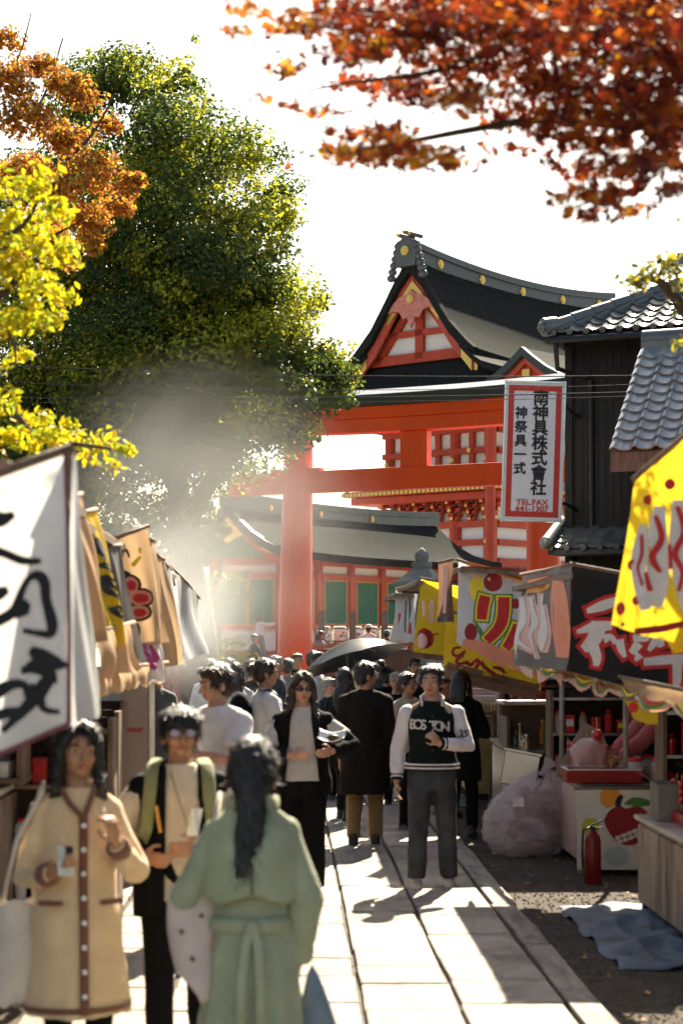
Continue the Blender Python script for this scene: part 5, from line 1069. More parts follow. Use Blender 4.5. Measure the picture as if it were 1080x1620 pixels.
# brassy and steel counters farther on
cc = counter('stall_counter', 'brassy metal-fronted counter beside the path', 2.22, 2.95, 23.4, 26.2, .82, BRASS, STEEL, panels=3)
counter('stall_counter', 'stainless steel worktop behind the rubbish bag', 2.30, 3.2, 19.2, 21.6, .86, STEEL, STEEL, panels=5)
sk = thing('skewer_tray', 'tray packed with upright bamboo skewers on the brassy counter', 'tray', S(2.45, 24.2, .83)); m = MB(); m.box((0, 0, .10), (.62, 1.0, .2)); m.build('bin', mat('dark brass bin', (.25, .17, .08), .45, .3, 8, metal=.6), sk)
m = MB()
for i in range(13):
    for j in range(18): m.box((-.28 + i * .046 + random.uniform(-.01, .01), -.46 + j * .054, .26 + random.uniform(-.02, .02)), (.011, .011, .16)); m.ball((-.28 + i * .046, -.46 + j * .054, .34), (.014, .014, .02), 5)
o = m.build('skewers', STICK, sk); o['kind'] = 'stuff'
sb = thing('steel_box', 'square stainless steel box hung on the worktop side', 'box', P(825, 1200, 19.05)); m = MB(); m.box((0, 0, 0), (.36, .3, .34)); m.build('case', STEEL, sb, bevel=.01); m = MB(); m.box((0, 0, .18), (.38, .32, .02)); m.build('lid', STEEL, sb)
sb.rotation_euler = (0, R(10), R(-12)); sb.location.z = .86 - .17
gl = thing('griddle_case', 'open wooden case on the steel worktop', 'case', S(2.65, 19.9, .87), rot_s)
for (x, y, dx, dy, dz) in ((0, .35, .8, .03, .45), (-.4, 0, .03, .7, .32), (.4, 0, .03, .7, .32)): m = MB(); m.box((x, y, dz / 2), (dx, dy, dz)); m.build('side', TIMBER, gl)
m = MB(); m.box((0, 0, .46), (.9, .8, .03)); m.build('lid', mat('pale lid', (.62, .5, .42), .6), gl)
for i, (x, y, Y) in enumerate(((800, 1140, 22.6), (808, 1152, 22.3), (792, 1165, 22.6), (795, 1158, 22.2))):
    p_ = P(x, y, Y); candy_apple(p_, i, 'red candied apple on a stick above the skewer rack', .05)
stk = thing('bamboo_rack', 'slanting bamboo rack holding red sweets beside the skewers', 'rack', S(2.36, 22.3, 0)); m = MB(); m.bar((0, 0, 0), (.05, 0, 1.15), .05, .05); m.bar((.4, 0, 0), (.35, 0, 1.15), .05, .05); m.build('leg', TIMBER, stk); m = MB(); m.box((.2, 0, 1.12), (.6, .12, .04)); m.build('bar', TIMBER, stk)
red_posts = thing('red_rack', 'tall red wire rack of packets behind the worktop', 'rack', S(2.75, 22.0, 0))
for k in range(7): m = MB(); m.box((0, 0, .75 + k * .12), (.38, .34, .075)); m.build('packet_row', REDP, red_posts)
m = MB(); m.box((0, .1, .8), (.05, .05, 1.6)); m.build('post', BLACK, red_posts)
# ---- left side goods
counter('stall_counter', 'white-topped fruit counter under the brush banner', -1.72, -2.7, 8.2, 12.6, 1.10, DIRTY, VINYL, panels=6)
fr = thing('fruit_tray', 'red shallow tray heaped with round red fruit', 'tray', S(-1.98, 9.0, 1.12)); m = MB(); m.box((0, 0, .02), (.46, .9, .04)); m.build('base', REDP, fr)
for q in (-1, 1): m = MB(); m.box((q * .23, 0, .05), (.02, .9, .1)); m.build('side', REDP, fr)
FRUIT = [mat('red fruit', (.60, .05, .02), .3, .25, 8, spec=.5), mat('orange fruit', (.75, .26, .04), .35, .2, 8)]
fm = MB(); fm.ball((0, 0, .045), (.05, .05, .046), 12); fme = [fm.mesh('round_fruit', x) for x in FRUIT]
for x in fme: x.polygons.foreach_set('use_smooth', [True] * len(x.polygons))
for i in range(40):
    k = 0 if random.random() < .7 else 1; o = bpy.data.objects.new('round_fruit', fme[k]); COL.objects.link(o); lay = i // 24; j = i % 24
    o.location = Vector(fr.location) + Vector((-.15 + (j % 4) * .10 + lay * .05, -.38 + (j // 4) * .15 * (1 if lay == 0 else .9), .04 + lay * .075)); tag(o, ('glossy red', 'bright orange')[k] + ' round fruit heaped in the red tray', 'fruit', ('red fruit in the tray', 'orange fruit in the tray')[k])
def cup(loc, lb, r, h, mt, n=1):
    t = thing('cup_stack', lb, 'cups', loc, 0, 'cups on the fruit counter')
    for k in range(n): m = MB(); m.lathe([(r * .75, k * h * .16), (r, k * h * .16 + h), (r * 1.06, k * h * .16 + h), (r * .95, k * h * .16 + h * .98), (r * .7, k * h * .16 + .01)], n=14); m.build('cup', mt, t, auto=50)
CLEAR = mat('cloudy clear plastic', (.80, .80, .80), .12, .05, 8, alpha=.5); WP = mat('white plastic', (.75, .74, .72), .35, .06, 8)
for i, (u, Y, n, lb) in enumerate(((-1.86, 10.0, 4, 'stack of clear cups next to the fruit tray'), (-2.05, 10.15, 5, 'tall stack of white cups behind the clear cups'), (-1.85, 10.4, 6, 'stack of white cups beside the wooden shelf'), (-2.2, 8.4, 3, 'steel-grey cups under the brush banner'))): cup(S(u, Y, 1.12), lb, .05, .14, (CLEAR, WP, WP, STEEL)[i], n)
sh_ = thing('goods_shelf', 'wooden shelf unit stacked with pink packs and trays', 'shelf', S(-1.95, 11.5, 1.12), rot_s)
for q in (-1, 1): m = MB(); m.box((q * .34, 0, .28), (.03, .4, .56)); m.build('side', TIMBER, sh_)
for z in (.03, .29, .56): m = MB(); m.box((0, 0, z), (.72, .44, .03)); m.build('board', TIMBER if z < .5 else TIMBER, sh_)
for i in range(10): t = thing('food_pack', 'white and red food pack on the wooden shelf', 'pack', S(-2.2 + (i % 5) * .12, 11.4, 1.165 + .26 * (i // 5)), random.uniform(-.2, .2), 'packs on the shelf'); m = MB(); m.box((0, 0, .045), (.10, .14, .09)); m.build('box', (WP, I_RED)[i % 2], t, bevel=.008); m = MB(); m.box((0, 0, .094), (.104, .144, .008)); m.build('lid', WP, t)
tp = thing('taupe_screen', 'tall taupe screen board with red lettering marks at the stall end', 'screen', Vector((P(214, 1010, 15.5).x, 15.5, 0)), R(4)); tp.scale = (1.2, 1.2, 1.1); m = MB(); m.box((0, 0, .95), (.19, .03, 1.6)); m.build('board', mat('taupe board', (.36, .27, .23), .6, .1, 3), tp); m = MB(); m.box((.115, 0, .85), (.035, .05, 1.7)); m.build('post', STEEL, tp)
m = MB()
for k in range(6): m.bar((-.07 + k * .022, -.018, 1.12), (-.062 + k * .022 + random.uniform(-.01, .01), -.018, 1.155), .008, .004, 0, (0, 1, 0)); m.bar((-.07 + k * .022, -.018, 1.125 + .01 * (k % 3)), (-.05 + k * .022, -.018, 1.13 + .01 * (k % 3)), .007, .004, 0, (0, 1, 0))
m.build('red_marks', I_RED, tp)
bb = thing('black_bin', 'black bin with an orange edge on the gravel below the fruit counter', 'bin', S(-1.66, 9.7, 0), rot_s); m = MB(); m.box((-.12, 0, .33), (.34, .4, .66)); m.build('body', BLACK, bb, bevel=.02); m = MB(); m.box((.075, -.0, .33), (.03, .41, .67)); m.build('edge', mat('orange plastic', (.6, .22, .03), .5), bb); m = MB(); m.box((-.12, 0, .675), (.36, .42, .03)); m.build('lid', BLACK, bb, bevel=.01)
pb = thing('paper_bags', 'crumpled orange and pink carrier bags hanging from the counter', 'bag', S(-1.60, 9.1, .55)); m = MB(); m.sheet(lambda u, v: Vector((.1 * math.sin(u * 6.28) * (1 + .3 * math.sin(v * 7)), .14 * math.cos(u * 6.28), .42 * (1 - v))), 20, 8); m.build('bag', mat('orange paper', (.62, .34, .20), .7, .3, 6), pb, smooth=True)

# ---- more goods: a display rack on one side, jars, packets and hanging bags on the other
for n_, (u, Y, lb) in enumerate(((-1.62, 13.1, 'tall dark display rack of packets beside the taupe screen'), (-1.75, 15.0, 'dark display rack hung with trays in the smoke'), (-1.55, 11.9, 'display rack of cups and packets below the petal banner'), (2.95, 18.35, 'display rack of red packets behind the rubbish bag'), (3.0, 22.9, 'display rack of bottles behind the brassy counter'), (3.35, 14.9, 'display rack of sweets behind the brown counter'))):
    t = thing('display_rack', lb, 'rack', S(u, Y, 0), rot_s, 'display racks'); m = MB(); m.box((0, .17, .75), (.9, .02, 1.5)); m.build('back_panel', C_DARK, t)
    for q in (-1, 1): m = MB(); m.box((q * .44, 0, .75), (.03, .34, 1.5)); m.build('side', TIMBER, t)
    for z in (.35, .72, 1.08, 1.42):
        m = MB(); m.box((0, 0, z), (.86, .34, .025)); m.build('shelf', (TIMBER, STEEL)[n_ % 2], t)
    for z in (.365, .735, 1.095):
        for i in range(7):
            x = -.37 + i * .122; h_ = random.uniform(.1, .26); mt_ = random.choice((WP, I_RED, I_ORG, CARD, C_WHITE, I_PINK, CLEAR, REDP, STEEL) if n_ < 3 else (I_RED, REDP, CANDY, I_ORG, CARD, I_PINK, I_YEL)); c = S(u + x, Y - .06, z); g_ = thing('goods_packet', ('packet', 'carton')[i % 2] + ' on a shelf of the ' + ('rack by the taupe screen', 'smoky rack', 'rack under the petal banner', 'rack behind the rubbish bag', 'rack behind the brassy counter', 'rack behind the brown counter')[n_], 'packet', c, random.uniform(-.3, .3), 'packets on display racks')
            m = MB()
            if i % 2: m.box((0, 0, h_ / 2), (.09, .10, h_)); m.build('carton', mt_, g_, bevel=.006); m = MB(); m.box((0, -.051, h_ * .55), (.07, .004, h_ * .4)); m.build('print', random.choice((I_RED, I_YEL, I_WHITE)), g_)
            else: m.lathe([(.035, 0), (.042, h_ * .5), (.04, h_ * .85), (.02, h_ * .92), (.022, h_)], n=12); m.build('bottle', mt_, g_, auto=40); m = MB(); m.lathe([(.024, h_), (.024, h_ + .02)], n=10); m.build('cap', I_RED, g_)
for i in range(16):
    Y = 19.25 + (i % 8) * .28; u = 2.40 + .28 * (i // 8); h_ = random.uniform(.10, .24); t = thing('syrup_bottle', 'coloured bottle in the rows on the steel worktop', 'bottle', S(u, Y, .88), 0, 'bottles on the worktop'); m = MB(); m.lathe([(.035, 0), (.038, h_ * .6), (.014, h_ * .8), (.014, h_)], n=12); m.build('glass', random.choice((CANDY, I_ORG, I_GRN, WP, BRASS)), t, auto=40); m = MB(); m.lathe([(.017, h_), (.017, h_ + .02)], n=8); m.build('cap', WP, t)
for i in range(12):
    Y = 13.35 + (i % 6) * .5; u = 2.05 + .0 * i + (.5 if i >= 6 else 0); z = 2.02 - .12 * (i % 2); t = thing('hanging_bag', 'puffed pink and white sweet bag strung under the red awning', 'bag', S(u + .25, Y, z), random.uniform(0, 3), 'sweet bags under the awning'); m = MB(); m.lathe([(.01, -.26), (.085, -.22), (.10, -.1), (.07, .0), (.02, .04), (.03, .07)], n=12); m.build('film', (I_PINK, C_WHITE, I_YEL, I_RED)[i % 4], t, smooth=True); m = MB(); m.tube([(0, 0, .06), (0, 0, 2.42 - z)], .004, 5); m.build('string', WP, t)
for i in range(9):
    Y = 16.2 + (i % 3) * .42; u = 2.95 + .2 * (i // 3); t = thing('sweet_jar', 'clear jar of red sweets at the back of the apple counter', 'jar', S(u, Y, .78), 0, 'jars on the apple counter'); m = MB(); m.lathe([(.06, 0), (.065, .02), (.065, .15), (.05, .17)], n=14); m.build('jar', CLEAR, t, auto=40); m = MB(); m.lathe([(.055, .01), (.055, .12), (.03, .13)], n=12); m.build('sweets', CANDY, t, auto=40); m = MB(); m.lathe([(.056, .17), (.056, .2)], n=14); m.build('lid', I_RED, t)

for (u, Y, lb) in ((2.66, 17.0, 'long red tray of glazed skewers behind the white-rimmed tray'), (2.85, 13.2, 'red tray of glazed skewers on the brown counter')):
    h0 = .77 if Y > 15 else .71; t = thing('skewer_tray', lb, 'tray', S(u, Y, h0), rot_s, 'skewer trays'); m = MB(); m.box((0, 0, .04), (.34, .9, .08)); m.build('base', REDP, t, bevel=.008)
    for i in range(12):
        k = thing('fruit_skewer', 'upright skewer of glazed red fruit in the ' + ('long red tray' if Y > 15 else 'tray on the brown counter'), 'skewer', S(u - .11 + .11 * (i % 3), Y - .36 + .22 * (i // 3), h0 + .07), random.uniform(0, 6), 'glazed fruit skewers'); m = MB(); m.tube([(0, 0, 0), (random.uniform(-.02, .02), random.uniform(-.02, .02), .26)], .004, 6); m.build('stick', STICK, k)
        for j in range(3): m = MB(); m.ball((0, 0, .09 + .055 * j), (.028, .028, .031), 10); m.build('fruit', CANDY, k, smooth=True)
# ================================================================== people
def remesh(mb, vox, smooth=3):
    me = mb.mesh('tmp', []); o = bpy.data.objects.new('tmp', me); TMP.collection.objects.link(o)
    r = o.modifiers.new('r', 'REMESH'); r.mode = 'VOXEL'; r.voxel_size = vox
    s_ = o.modifiers.new('s', 'SMOOTH'); s_.factor = .5; s_.iterations = smooth
    out = bpy.data.meshes.new_from_object(o.evaluated_get(tmp_dg()))
    bpy.data.objects.remove(o); bpy.data.meshes.remove(me); return out
def displace(me, fn):
    n = len(me.vertices); co = np.empty(n * 3, np.float32); me.vertices.foreach_get('co', co); co = co.reshape(-1, 3)
    no = np.empty(n * 3, np.float32); me.vertices.foreach_get('normal', no); no = no.reshape(-1, 3)
    co += no * fn(co)[:, None]; me.vertices.foreach_set('co', co.ravel()); me.update()
def folds(seed, amp, sc_=1., drape=1.):
    g_ = np.random.default_rng(seed); K = [(g_.normal(size=3) * np.array([26, 26, 5.5 * drape]) * sc_, g_.uniform(0, 6.28), a) for a in (1, .8, .7, .55)] + [(g_.normal(size=3) * np.array([13, 13, 16]) * sc_, g_.uniform(0, 6.28), a) for a in (.8, .7)]
    def f(co):
        w_ = 0
        for k, ph, a in K: w_ = w_ + a * (.62 - np.abs(np.sin(.5 * (co @ k) + ph + 1.1 * np.sin(co[:, 2] * 7 + ph))) ** .75)
        return (amp * np.tanh(w_ * .8)).astype(np.float32)
    return f
TORSO = [(.76, .150, .118), (.84, .170, .130), (.92, .172, .128), (1.0, .155, .115), (1.08, .140, .104), (1.16, .145, .106), (1.25, .155, .114), (1.315, .155, .112), (1.36, .138, .098), (1.40, .108, .084), (1.44, .078, .070), (1.475, .062, .062)]
def torso_r(z):
    for (a, x0, y0), (b, x1, y1) in zip(TORSO, TORSO[1:]):
        if z <= b: t = max(0, (z - a) / (b - a)); return x0 + (x1 - x0) * t, y0 + (y1 - y0) * t
    return TORSO[-1][1:]
SKIN = {'a': mat('warm skin', (.42, .205, .115), .45, .14, 9, spec=.4), 'b': mat('fair skin', (.54, .285, .195), .45, .14, 9, spec=.4), 'c': mat('tan skin', (.34, .16, .09), .45, .14, 9, spec=.4)}
HAIRM = {'black': mat('black hair', (.010, .008, .008), .36, .3, 60, stretch=(1, 1, .12), bump=.4, bscale=120, spec=.55), 'brown': mat('dark brown hair', (.035, .018, .010), .36, .3, 60, stretch=(1, 1, .12), bump=.4, bscale=120, spec=.55), 'grey': mat('grey hair', (.30, .28, .26), .5, .2, 60, stretch=(1, 1, .12), bump=.5, bscale=120)}
EYEW = mat('eye white', (.62, .58, .55), .3); IRIS = mat('dark iris', (.015, .010, .008), .2); LIPS = mat('lips', (.44, .13, .11), .45, .1, 20); BROW = mat('eyebrow hair', (.02, .014, .011), .8, .2, 30)
LENS = mat('dark lens', (.015, .008, .008), .1, spec=.8); GLASS = mat('clear spectacle lens', (.75, .75, .95), .05, .05, alpha=.25, spec=.8); METALF = mat('dark frame', (.05, .04, .035), .3, metal=.5)
def fab(name, col, rough=.85, bump=.25, bs=160, sheen=.25, var=.12, trans=0., **k): return mat(name, col, rough, var, 6, bump=bump, bscale=bs, sheen=sheen, trans=trans, **k)
def ik(s, t, a, b, hint):
    s, t = Vector(s), Vector(t); d = t - s; L = d.length
    if L > (a + b) * .995: t = s + d * ((a + b) * .995 / L); d = t - s; L = d.length
    u = d.normalized(); x = (a * a - b * b + L * L) / (2 * L); h = math.sqrt(max(0, a * a - x * x)); hn = Vector(hint); p = (hn - u * hn.dot(u)).normalized()
    return s + u * x + p * h, t
def person(label, px, Y, H, yaw, z=0., X=None, lh=None, rh=None, lhint=None, rhint=None, lf=None, rf=None, head=(0, 0), skin='a', hair='short', hairc='black', top=None, jacket=None, legs=None, skirt=None, shoes=None, vox=.011, face=True, bulk=1., sw=.162, glasses=None, lean=0., group=None, grip=.8, extra=None, lhand=None, rhand=None, seed=None, hat=None):
    seed = seed or int(px + Y * 10); s = H / 1.70
    loc = Vector(((px - 540) * Y / FPX if X is None else X, Y, z))
    t = thing('person', label, 'person', loc, R(yaw), group or 'visitors on the path'); t.scale = (s, s, s)
    lh = Vector(lh or (-.235, -.03, .80)); rh = Vector(rh or (.235, -.03, .80)); lf = lf or (-.095, 0); rf = rf or (.095, 0)
    SLt, SRt = Vector((-sw, .01, 1.345)), Vector((sw, .01, 1.345))
    for v in (SLt, SRt): v.y += -lean * .3
    eL, hL = ik(SLt, lh, .285, .255, lhint or (-.5, .7, -.3)); eR, hR = ik(SRt, rh, .285, .255, rhint or (.5, .7, -.3))
    hipL, hipR = Vector((-.09, 0, .90)), Vector((.09, 0, .90)); aL, aR = Vector((lf[0], lf[1], .085)), Vector((rf[0], rf[1], .085))
    if len(lf) > 2: aL.z += lf[2]
    if len(rf) > 2: aR.z += rf[2]
    kL, aL = ik(hipL, aL, .425, .405, (0, -1, 0)); kR, aR = ik(hipR, aR, .425, .405, (0, -1, 0))
    HM = Matrix.Translation((0, .005, 1.49)) @ Matrix.Rotation(R(head[0]), 4, 'Z') @ Matrix.Rotation(R(head[1]), 4, 'X') @ Matrix.Translation((0, 0, -1.49)); h3 = HM.to_3x3()
    hp = lambda x, y, zz: HM @ Vector((x, y, zz))
    # --- body: one continuous surface
    b = MB()
    b.tube([(0, 0, zz) for zz, _, _ in TORSO[1:]], [(x * bulk * .90, y * bulk * .90) for _, x, y in TORSO[1:]], 20, flat=(1, 0, 0))
    b.limb([(0, .012, 1.42), hp(0, .005, 1.53)], [.058, .052], 14)
    b.ball(hp(0, .000, 1.605), (.076, .094, .096), 18, M=h3); b.ball(hp(0, -.028, 1.555), (.060, .068, .072), 16, M=h3); b.ball(hp(0, -.055, 1.512), (.034, .034, .026), 12, M=h3)
    b.limb([hp(0, -.093, 1.60), hp(0, -.108, 1.572), hp(0, -.114, 1.560)], [.008, .011, .013], 8); b.ball(hp(0, -.098, 1.557), (.018, .012, .008), 8, M=h3)
    for q in (-1, 1):
        b.ball(hp(q * .079, .012, 1.575), (.012, .022, .034), 10, M=h3); b.ball(hp(q * .036, -.066, 1.565), (.026, .022, .026), 10, M=h3); b.ball(hp(q * .034, -.082, 1.612), (.026, .014, .010), 8, M=h3)
    for (S_, e, h_) in ((SLt, eL, hL), (SRt, eR, hR)):
        b.limb([Vector((0, .01, 1.37)) * .35 + S_ * .65, S_, S_.lerp(e, .4), e, e.lerp(h_, .35), h_], [.05, .05, .044, .038, .036, .026], 12)
    for (hip, k, a, f) in ((hipL, kL, aL, lf), (hipR, kR, aR, rf)):
        b.limb([hip, hip.lerp(k, .5), k, k.lerp(a, .3), a], [.092, .075, .056, .055, .036], 12); b.limb([a + Vector((0, .03, -.03)), a + Vector((0, -.06, -.045)), a + Vector((0, -.135, -.06))], [.034, .036, .026], 10)
    for S_ in (SLt, SRt): b.limb([Vector((0, .015, 1.43)), S_.lerp(Vector((0, .015, 1.43)), .45) + Vector((0, 0, .01)), S_], [.04, .04, .045], 10)
    hands = []
    fv = .0068 if vox > .009 else vox
    for q, e, h_, hd_ in ((-1, eL, hL, lhand), (1, eR, hR, rhand)):
        d = (h_ - e).normalized() if hd_ is None or 'dir' not in hd_ else Vector(hd_['dir']).normalized()
        inw = Vector((-q, 0, 0)) if hd_ is None or 'palm' not in hd_ else Vector(hd_['palm']); inw = (inw - d * inw.dot(d)); inw = inw.normalized() if inw.length > .01 else d.orthogonal().normalized()
        sdv = d.cross(inw).normalized() * (1 if q > 0 else -1)
        if sdv.dot(Vector((0, -1, .3))) < 0: sdv = -sdv                      # thumb side looks forwards / up
        c = h_ + d * .045
        M3 = Matrix((sdv, inw, d)).transposed(); b.ball(c, (.038, .016, .052), 12, M=M3)
        for i, (o_, L_) in enumerate(((.029, .070), (.010, .078), (-.010, .073), (-.028, .058))):
            p0 = c + d * .035 + sdv * o_; ang = grip * (.6 + .12 * i) if hd_ is None or 'curl' not in hd_ else hd_['curl'] * (1 + .08 * i)
            p1 = p0 + (d * math.cos(ang * .5) + inw * math.sin(ang * .5)) * L_ * .45; p2 = p1 + (d * math.cos(ang * 1.2) + inw * math.sin(ang * 1.2)) * L_ * .32; p3 = p2 + (d * math.cos(ang * 1.8) + inw * math.sin(ang * 1.8)) * L_ * .25
            b.limb([p0, p1, p2, p3], [.0098, .0092, .0085, .0075], 8)
        t0 = c - d * .02 + sdv * .03; t1 = t0 + (sdv * .6 + d * .55 + inw * .35).normalized() * .038; t2 = t1 + (d * .8 + inw * .5 + sdv * .1).normalized() * .03
        b.limb([t0, t1, t2], [.012, .0105, .009], 8); hands.append((c, d, inw, sdv))
    bm_ = remesh(b, min(vox, .0085), 2); bm_.materials.append(SKIN[skin]); bm_.polygons.foreach_set('use_smooth', [True] * len(bm_.polygons)); put('body', bm_, t)
    # --- face
    if face:
        for q in (-1, 1):
            m = MB(); m.ball(hp(q * .033, -.0765, 1.598), (.0165, .011, .0075), 10, M=h3); ey = m.build('eye', EYEW, t, smooth=True)
            m = MB(); m.ball(hp(q * .033, -.0845, 1.598), (.0075, .004, .0072), 8, M=h3); m.build('iris', IRIS, ey, smooth=True)
            m = MB(); m.tube([hp(q * .016, -.092, 1.618), hp(q * .034, -.0915, 1.6235), hp(q * .054, -.080, 1.617)], [(.005, .004), (.0055, .004), (.003, .003)], 6); m.build('eyebrow', BROW, t, smooth=True)
            m = MB(); m.tube([hp(q * .018, -.088, 1.603), hp(q * .033, -.0885, 1.607), hp(q * .05, -.080, 1.602)], [.0022, .0026, .002], 5); m.build('eyelash', BROW, t, smooth=True)
        m = MB(); m.tube([hp(-.024, -.083, 1.532), hp(-.010, -.0935, 1.535), hp(0, -.095, 1.5335), hp(.010, -.0935, 1.535), hp(.024, -.083, 1.532)], [(.003, .003), (.0065, .005), (.006, .005), (.0065, .005), (.003, .003)], 8); m.tube([hp(-.020, -.084, 1.528), hp(0, -.0935, 1.525), hp(.020, -.084, 1.528)], [.003, .0075, .003], 8); m.build('lips', LIPS, t, smooth=True)
    # --- hair
    h = MB(); HB = lambda x, y, zz, r: h.ball(hp(x, y, zz), r, 16, M=h3)
    if hair in ('short', 'cap', 'long', 'bob', 'bun', 'pony', 'fringe'):
        HB(0, .020, 1.626, (.087, .103, .103)); HB(0, .045, 1.585, (.080, .070, .085))
        for k in range(9 if hair not in ('pony', 'long', 'bob') else 0):
            a = k / 8 * math.pi; HB(-.07 * math.cos(a), -.058 * math.sin(a) - .006, 1.676 + .012 * math.sin(a) - (.012 if hair == 'fringe' else 0) + random.uniform(-.006, .006), (.026, .028, .022 if hair != 'fringe' else .034))
        if hair == 'fringe':
            for k in range(7): HB(-.066 + k * .022, -.082 + .012 * abs(k - 3) / 3, 1.650, (.016, .016, .034))
        for q in (-1, 1): HB(q * .076, -.015, 1.615, (.016, .03, .034))
    if hair in ('long', 'bob'):
        zb = 1.24 if hair == 'long' else 1.42
        h.tube([hp(0, .045, 1.62), hp(0, .075, 1.53), Vector((0, .115, 1.42)), Vector((0, .125, max(zb, 1.33)))] + ([Vector((0.0, .135, zb + .04)), Vector((0, .13, zb))] if hair == 'long' else []), [(.084, .062), (.090, .052), (.088, .04), (.08, .034)] + ([(.062, .03), (.03, .016)] if hair == 'long' else []), 16, flat=(1, 0, 0))
        for q in (-1, 1): h.tube([hp(q * .070, -.03, 1.66), hp(q * .084, -.035, 1.60), hp(q * .086, -.025, 1.52), Vector((q * .098, -.05, 1.40)), Vector((q * .10, -.075, zb + .06))], [.016, .024, .026, .03, .012], 10)
    if hair in ('pony', 'long', 'bob'):
        for q in (-1, 1): h.tube([hp(q * .008, -.030, 1.722), hp(q * .040, -.076, 1.694), hp(q * .070, -.066, 1.645), hp(q * .083, -.030, 1.590), hp(q * .082, .01, 1.54)], [(.014, .018), (.022, .018), (.020, .020), (.016, .022), (.010, .014)], 10)
    if hair == 'bun': HB(0, .135, 1.63, (.042, .045, .045))
    if hair == 'pony':
        h.tube([hp(0, .06, 1.60), hp(0, .090, 1.54), Vector((.0, .115, 1.44)), Vector((.015, .138, 1.32)), Vector((.03, .150, 1.20)), Vector((.035, .150, 1.16))], [(.076, .055), (.066, .045), (.058, .034), (.054, .028), (.046, .020), (.034, .008)], 18, flat=(1, 0, 0))
        for q in (-1, 1): HB(q * .062, .03, 1.585, (.032, .06, .06))
    if hair != 'none':
        hm = remesh(h, .0075 if vox < .009 else .011, 3)
        displace(hm, lambda co: (.0022 * np.sin(np.arctan2(co[:, 1] - .02, co[:, 0]) * 19 + co[:, 2] * 40 + 3 * np.sin(co[:, 2] * 25)) + .0015 * np.sin(np.arctan2(co[:, 1] - .02, co[:, 0]) * 43 + co[:, 2] * 22 + 1)).astype(np.float32))
        hm.materials.append(HAIRM[hairc]); hm.polygons.foreach_set('use_smooth', [True] * len(hm.polygons)); ho = put('hair', hm, t)
        nS = 2200 if vox < .008 else (1100 if vox < .0105 else 380)                                        # loose strands that catch the light
        vs, fs = [], []; g_ = np.random.default_rng(seed + 5)
        nv = len(hm.vertices)
        for k in range(nS):
            v = hm.vertices[int(g_.integers(nv))]; p_ = v.co; n_ = v.normal
            if p_.z < 1.5 and hair not in ('pony', 'long'): continue
            d_ = Vector((n_.x * .35 + g_.normal() * .22, n_.y * .35 + g_.normal() * .22 + .10, -.8)); d_ = (d_ - n_ * d_.dot(n_)); d_ = (d_ if d_.length > .05 else Vector((g_.normal(), g_.normal(), 0))).normalized(); w2 = (.0016 if vox < .009 else .0026) * g_.uniform(.5, 1.2); sdv = n_.cross(d_).normalized() * w2
            L_ = g_.uniform(.03, .08); d_ = d_ + n_ * g_.normal() * .10; q0 = p_ - n_ * .004; q1 = p_ + n_ * .006 + d_ * L_ * .5; q2 = p_ + n_ * .002 + d_ * L_; i0 = len(vs)
            vs += [q0 - sdv, q0 + sdv, q1 + sdv, q1 - sdv, q2]; fs += [(i0, i0 + 1, i0 + 2, i0 + 3), (i0 + 3, i0 + 2, i0 + 4)]
        sm = bpy.data.meshes.new('hair_strands'); sm.from_pydata([tuple(v) for v in vs], [], fs); sm.materials.append(HAIRM[hairc]); so = put('hair_strands', sm, ho); so['kind'] = 'stuff'
    if hat: m = MB(); m.ball(hp(0, .015, 1.645), (.098, .112, .085), 16, M=h3); m.tube([hp(0, -.07, 1.655), hp(0, -.17, 1.640)], [(.075, .010), (.055, .006)], 12, flat=(1, 0, 0)); m.build('cap', hat, t, smooth=True)
    # --- garments
    def garment(name, mt, hem, neck=1.44, ease=.02, sleeve=1.0, sl=(.02, .02, .016), flare=0., amp=.006, vx=None, open_=None, fold_sc=1., puff=0., pleat=0.):
        g2 = MB(); zs = sorted(set([hem, hem + .02] + [zz for zz in np.arange(hem + .06, neck, .06)] + [neck])); pr_, rr_ = [], []
        for zz in zs:
            rx, ry_ = torso_r(max(zz, .80)); f_ = flare * max(0, (.98 - zz)) ; e_ = ease * (1 if zz < 1.36 else max(.35, (1.50 - zz) / .14))
            pr_.append((0, 0.0, zz)); rr_.append((rx * bulk + e_ + f_, ry_ * bulk + e_ + f_ * .85))
        g2.tube(pr_, rr_, 24, flat=(1, 0, 0))
        if sleeve > 0:
            for (S_, e, h_) in ((SLt, eL, hL), (SRt, eR, hR)):
                full = [S_ * .6 + Vector((0, .01, 1.36)) * .4, S_, S_.lerp(e, .5), e, e.lerp(h_, .5), h_ - (h_ - e).normalized() * .01]; rad = [.046 + sl[0], .049 + sl[0], .045 + sl[0] + puff * .4, .044 + sl[1] + puff, .040 + sl[1] + puff, .030 + sl[2]]
                if sleeve < 1: 
                    kx = 3 if sleeve <= .5 else 4; full = full[:kx]; rad = rad[:kx]
                    if sleeve < .55: full[-1] = S_.lerp(e, .72); rad[-1] = .062 + sl[0]
                g2.tube(full, rad, 14)
                g2.limb([Vector((0, .015, 1.425)), S_.lerp(Vector((0, .015, 1.425)), .45) + Vector((0, 0, .012)), S_], [.045 + ease * .4, .046 + ease * .4, .046 + sl[0]], 12)
                g2.ball(S_, .050 + sl[0], 12)
        gm = remesh(g2, vx or max(vox, .010), 3); displace(gm, folds(seed + len(name) * 7, amp, fold_sc)); gm.materials.append(mt); gm.polygons.foreach_set('use_smooth', [True] * len(gm.polygons))
        if pleat: displace(gm, lambda co: (pleat * np.clip(.98 - co[:, 2], 0, .6) * np.clip(1.3 - np.hypot(co[:, 0], co[:, 1]) * 0, 0, 1) * (.6 - np.abs(np.sin(np.arctan2(co[:, 1], co[:, 0]) * 5.5 + .8 * np.sin(co[:, 2] * 4))) ** .6)).astype(np.float32))
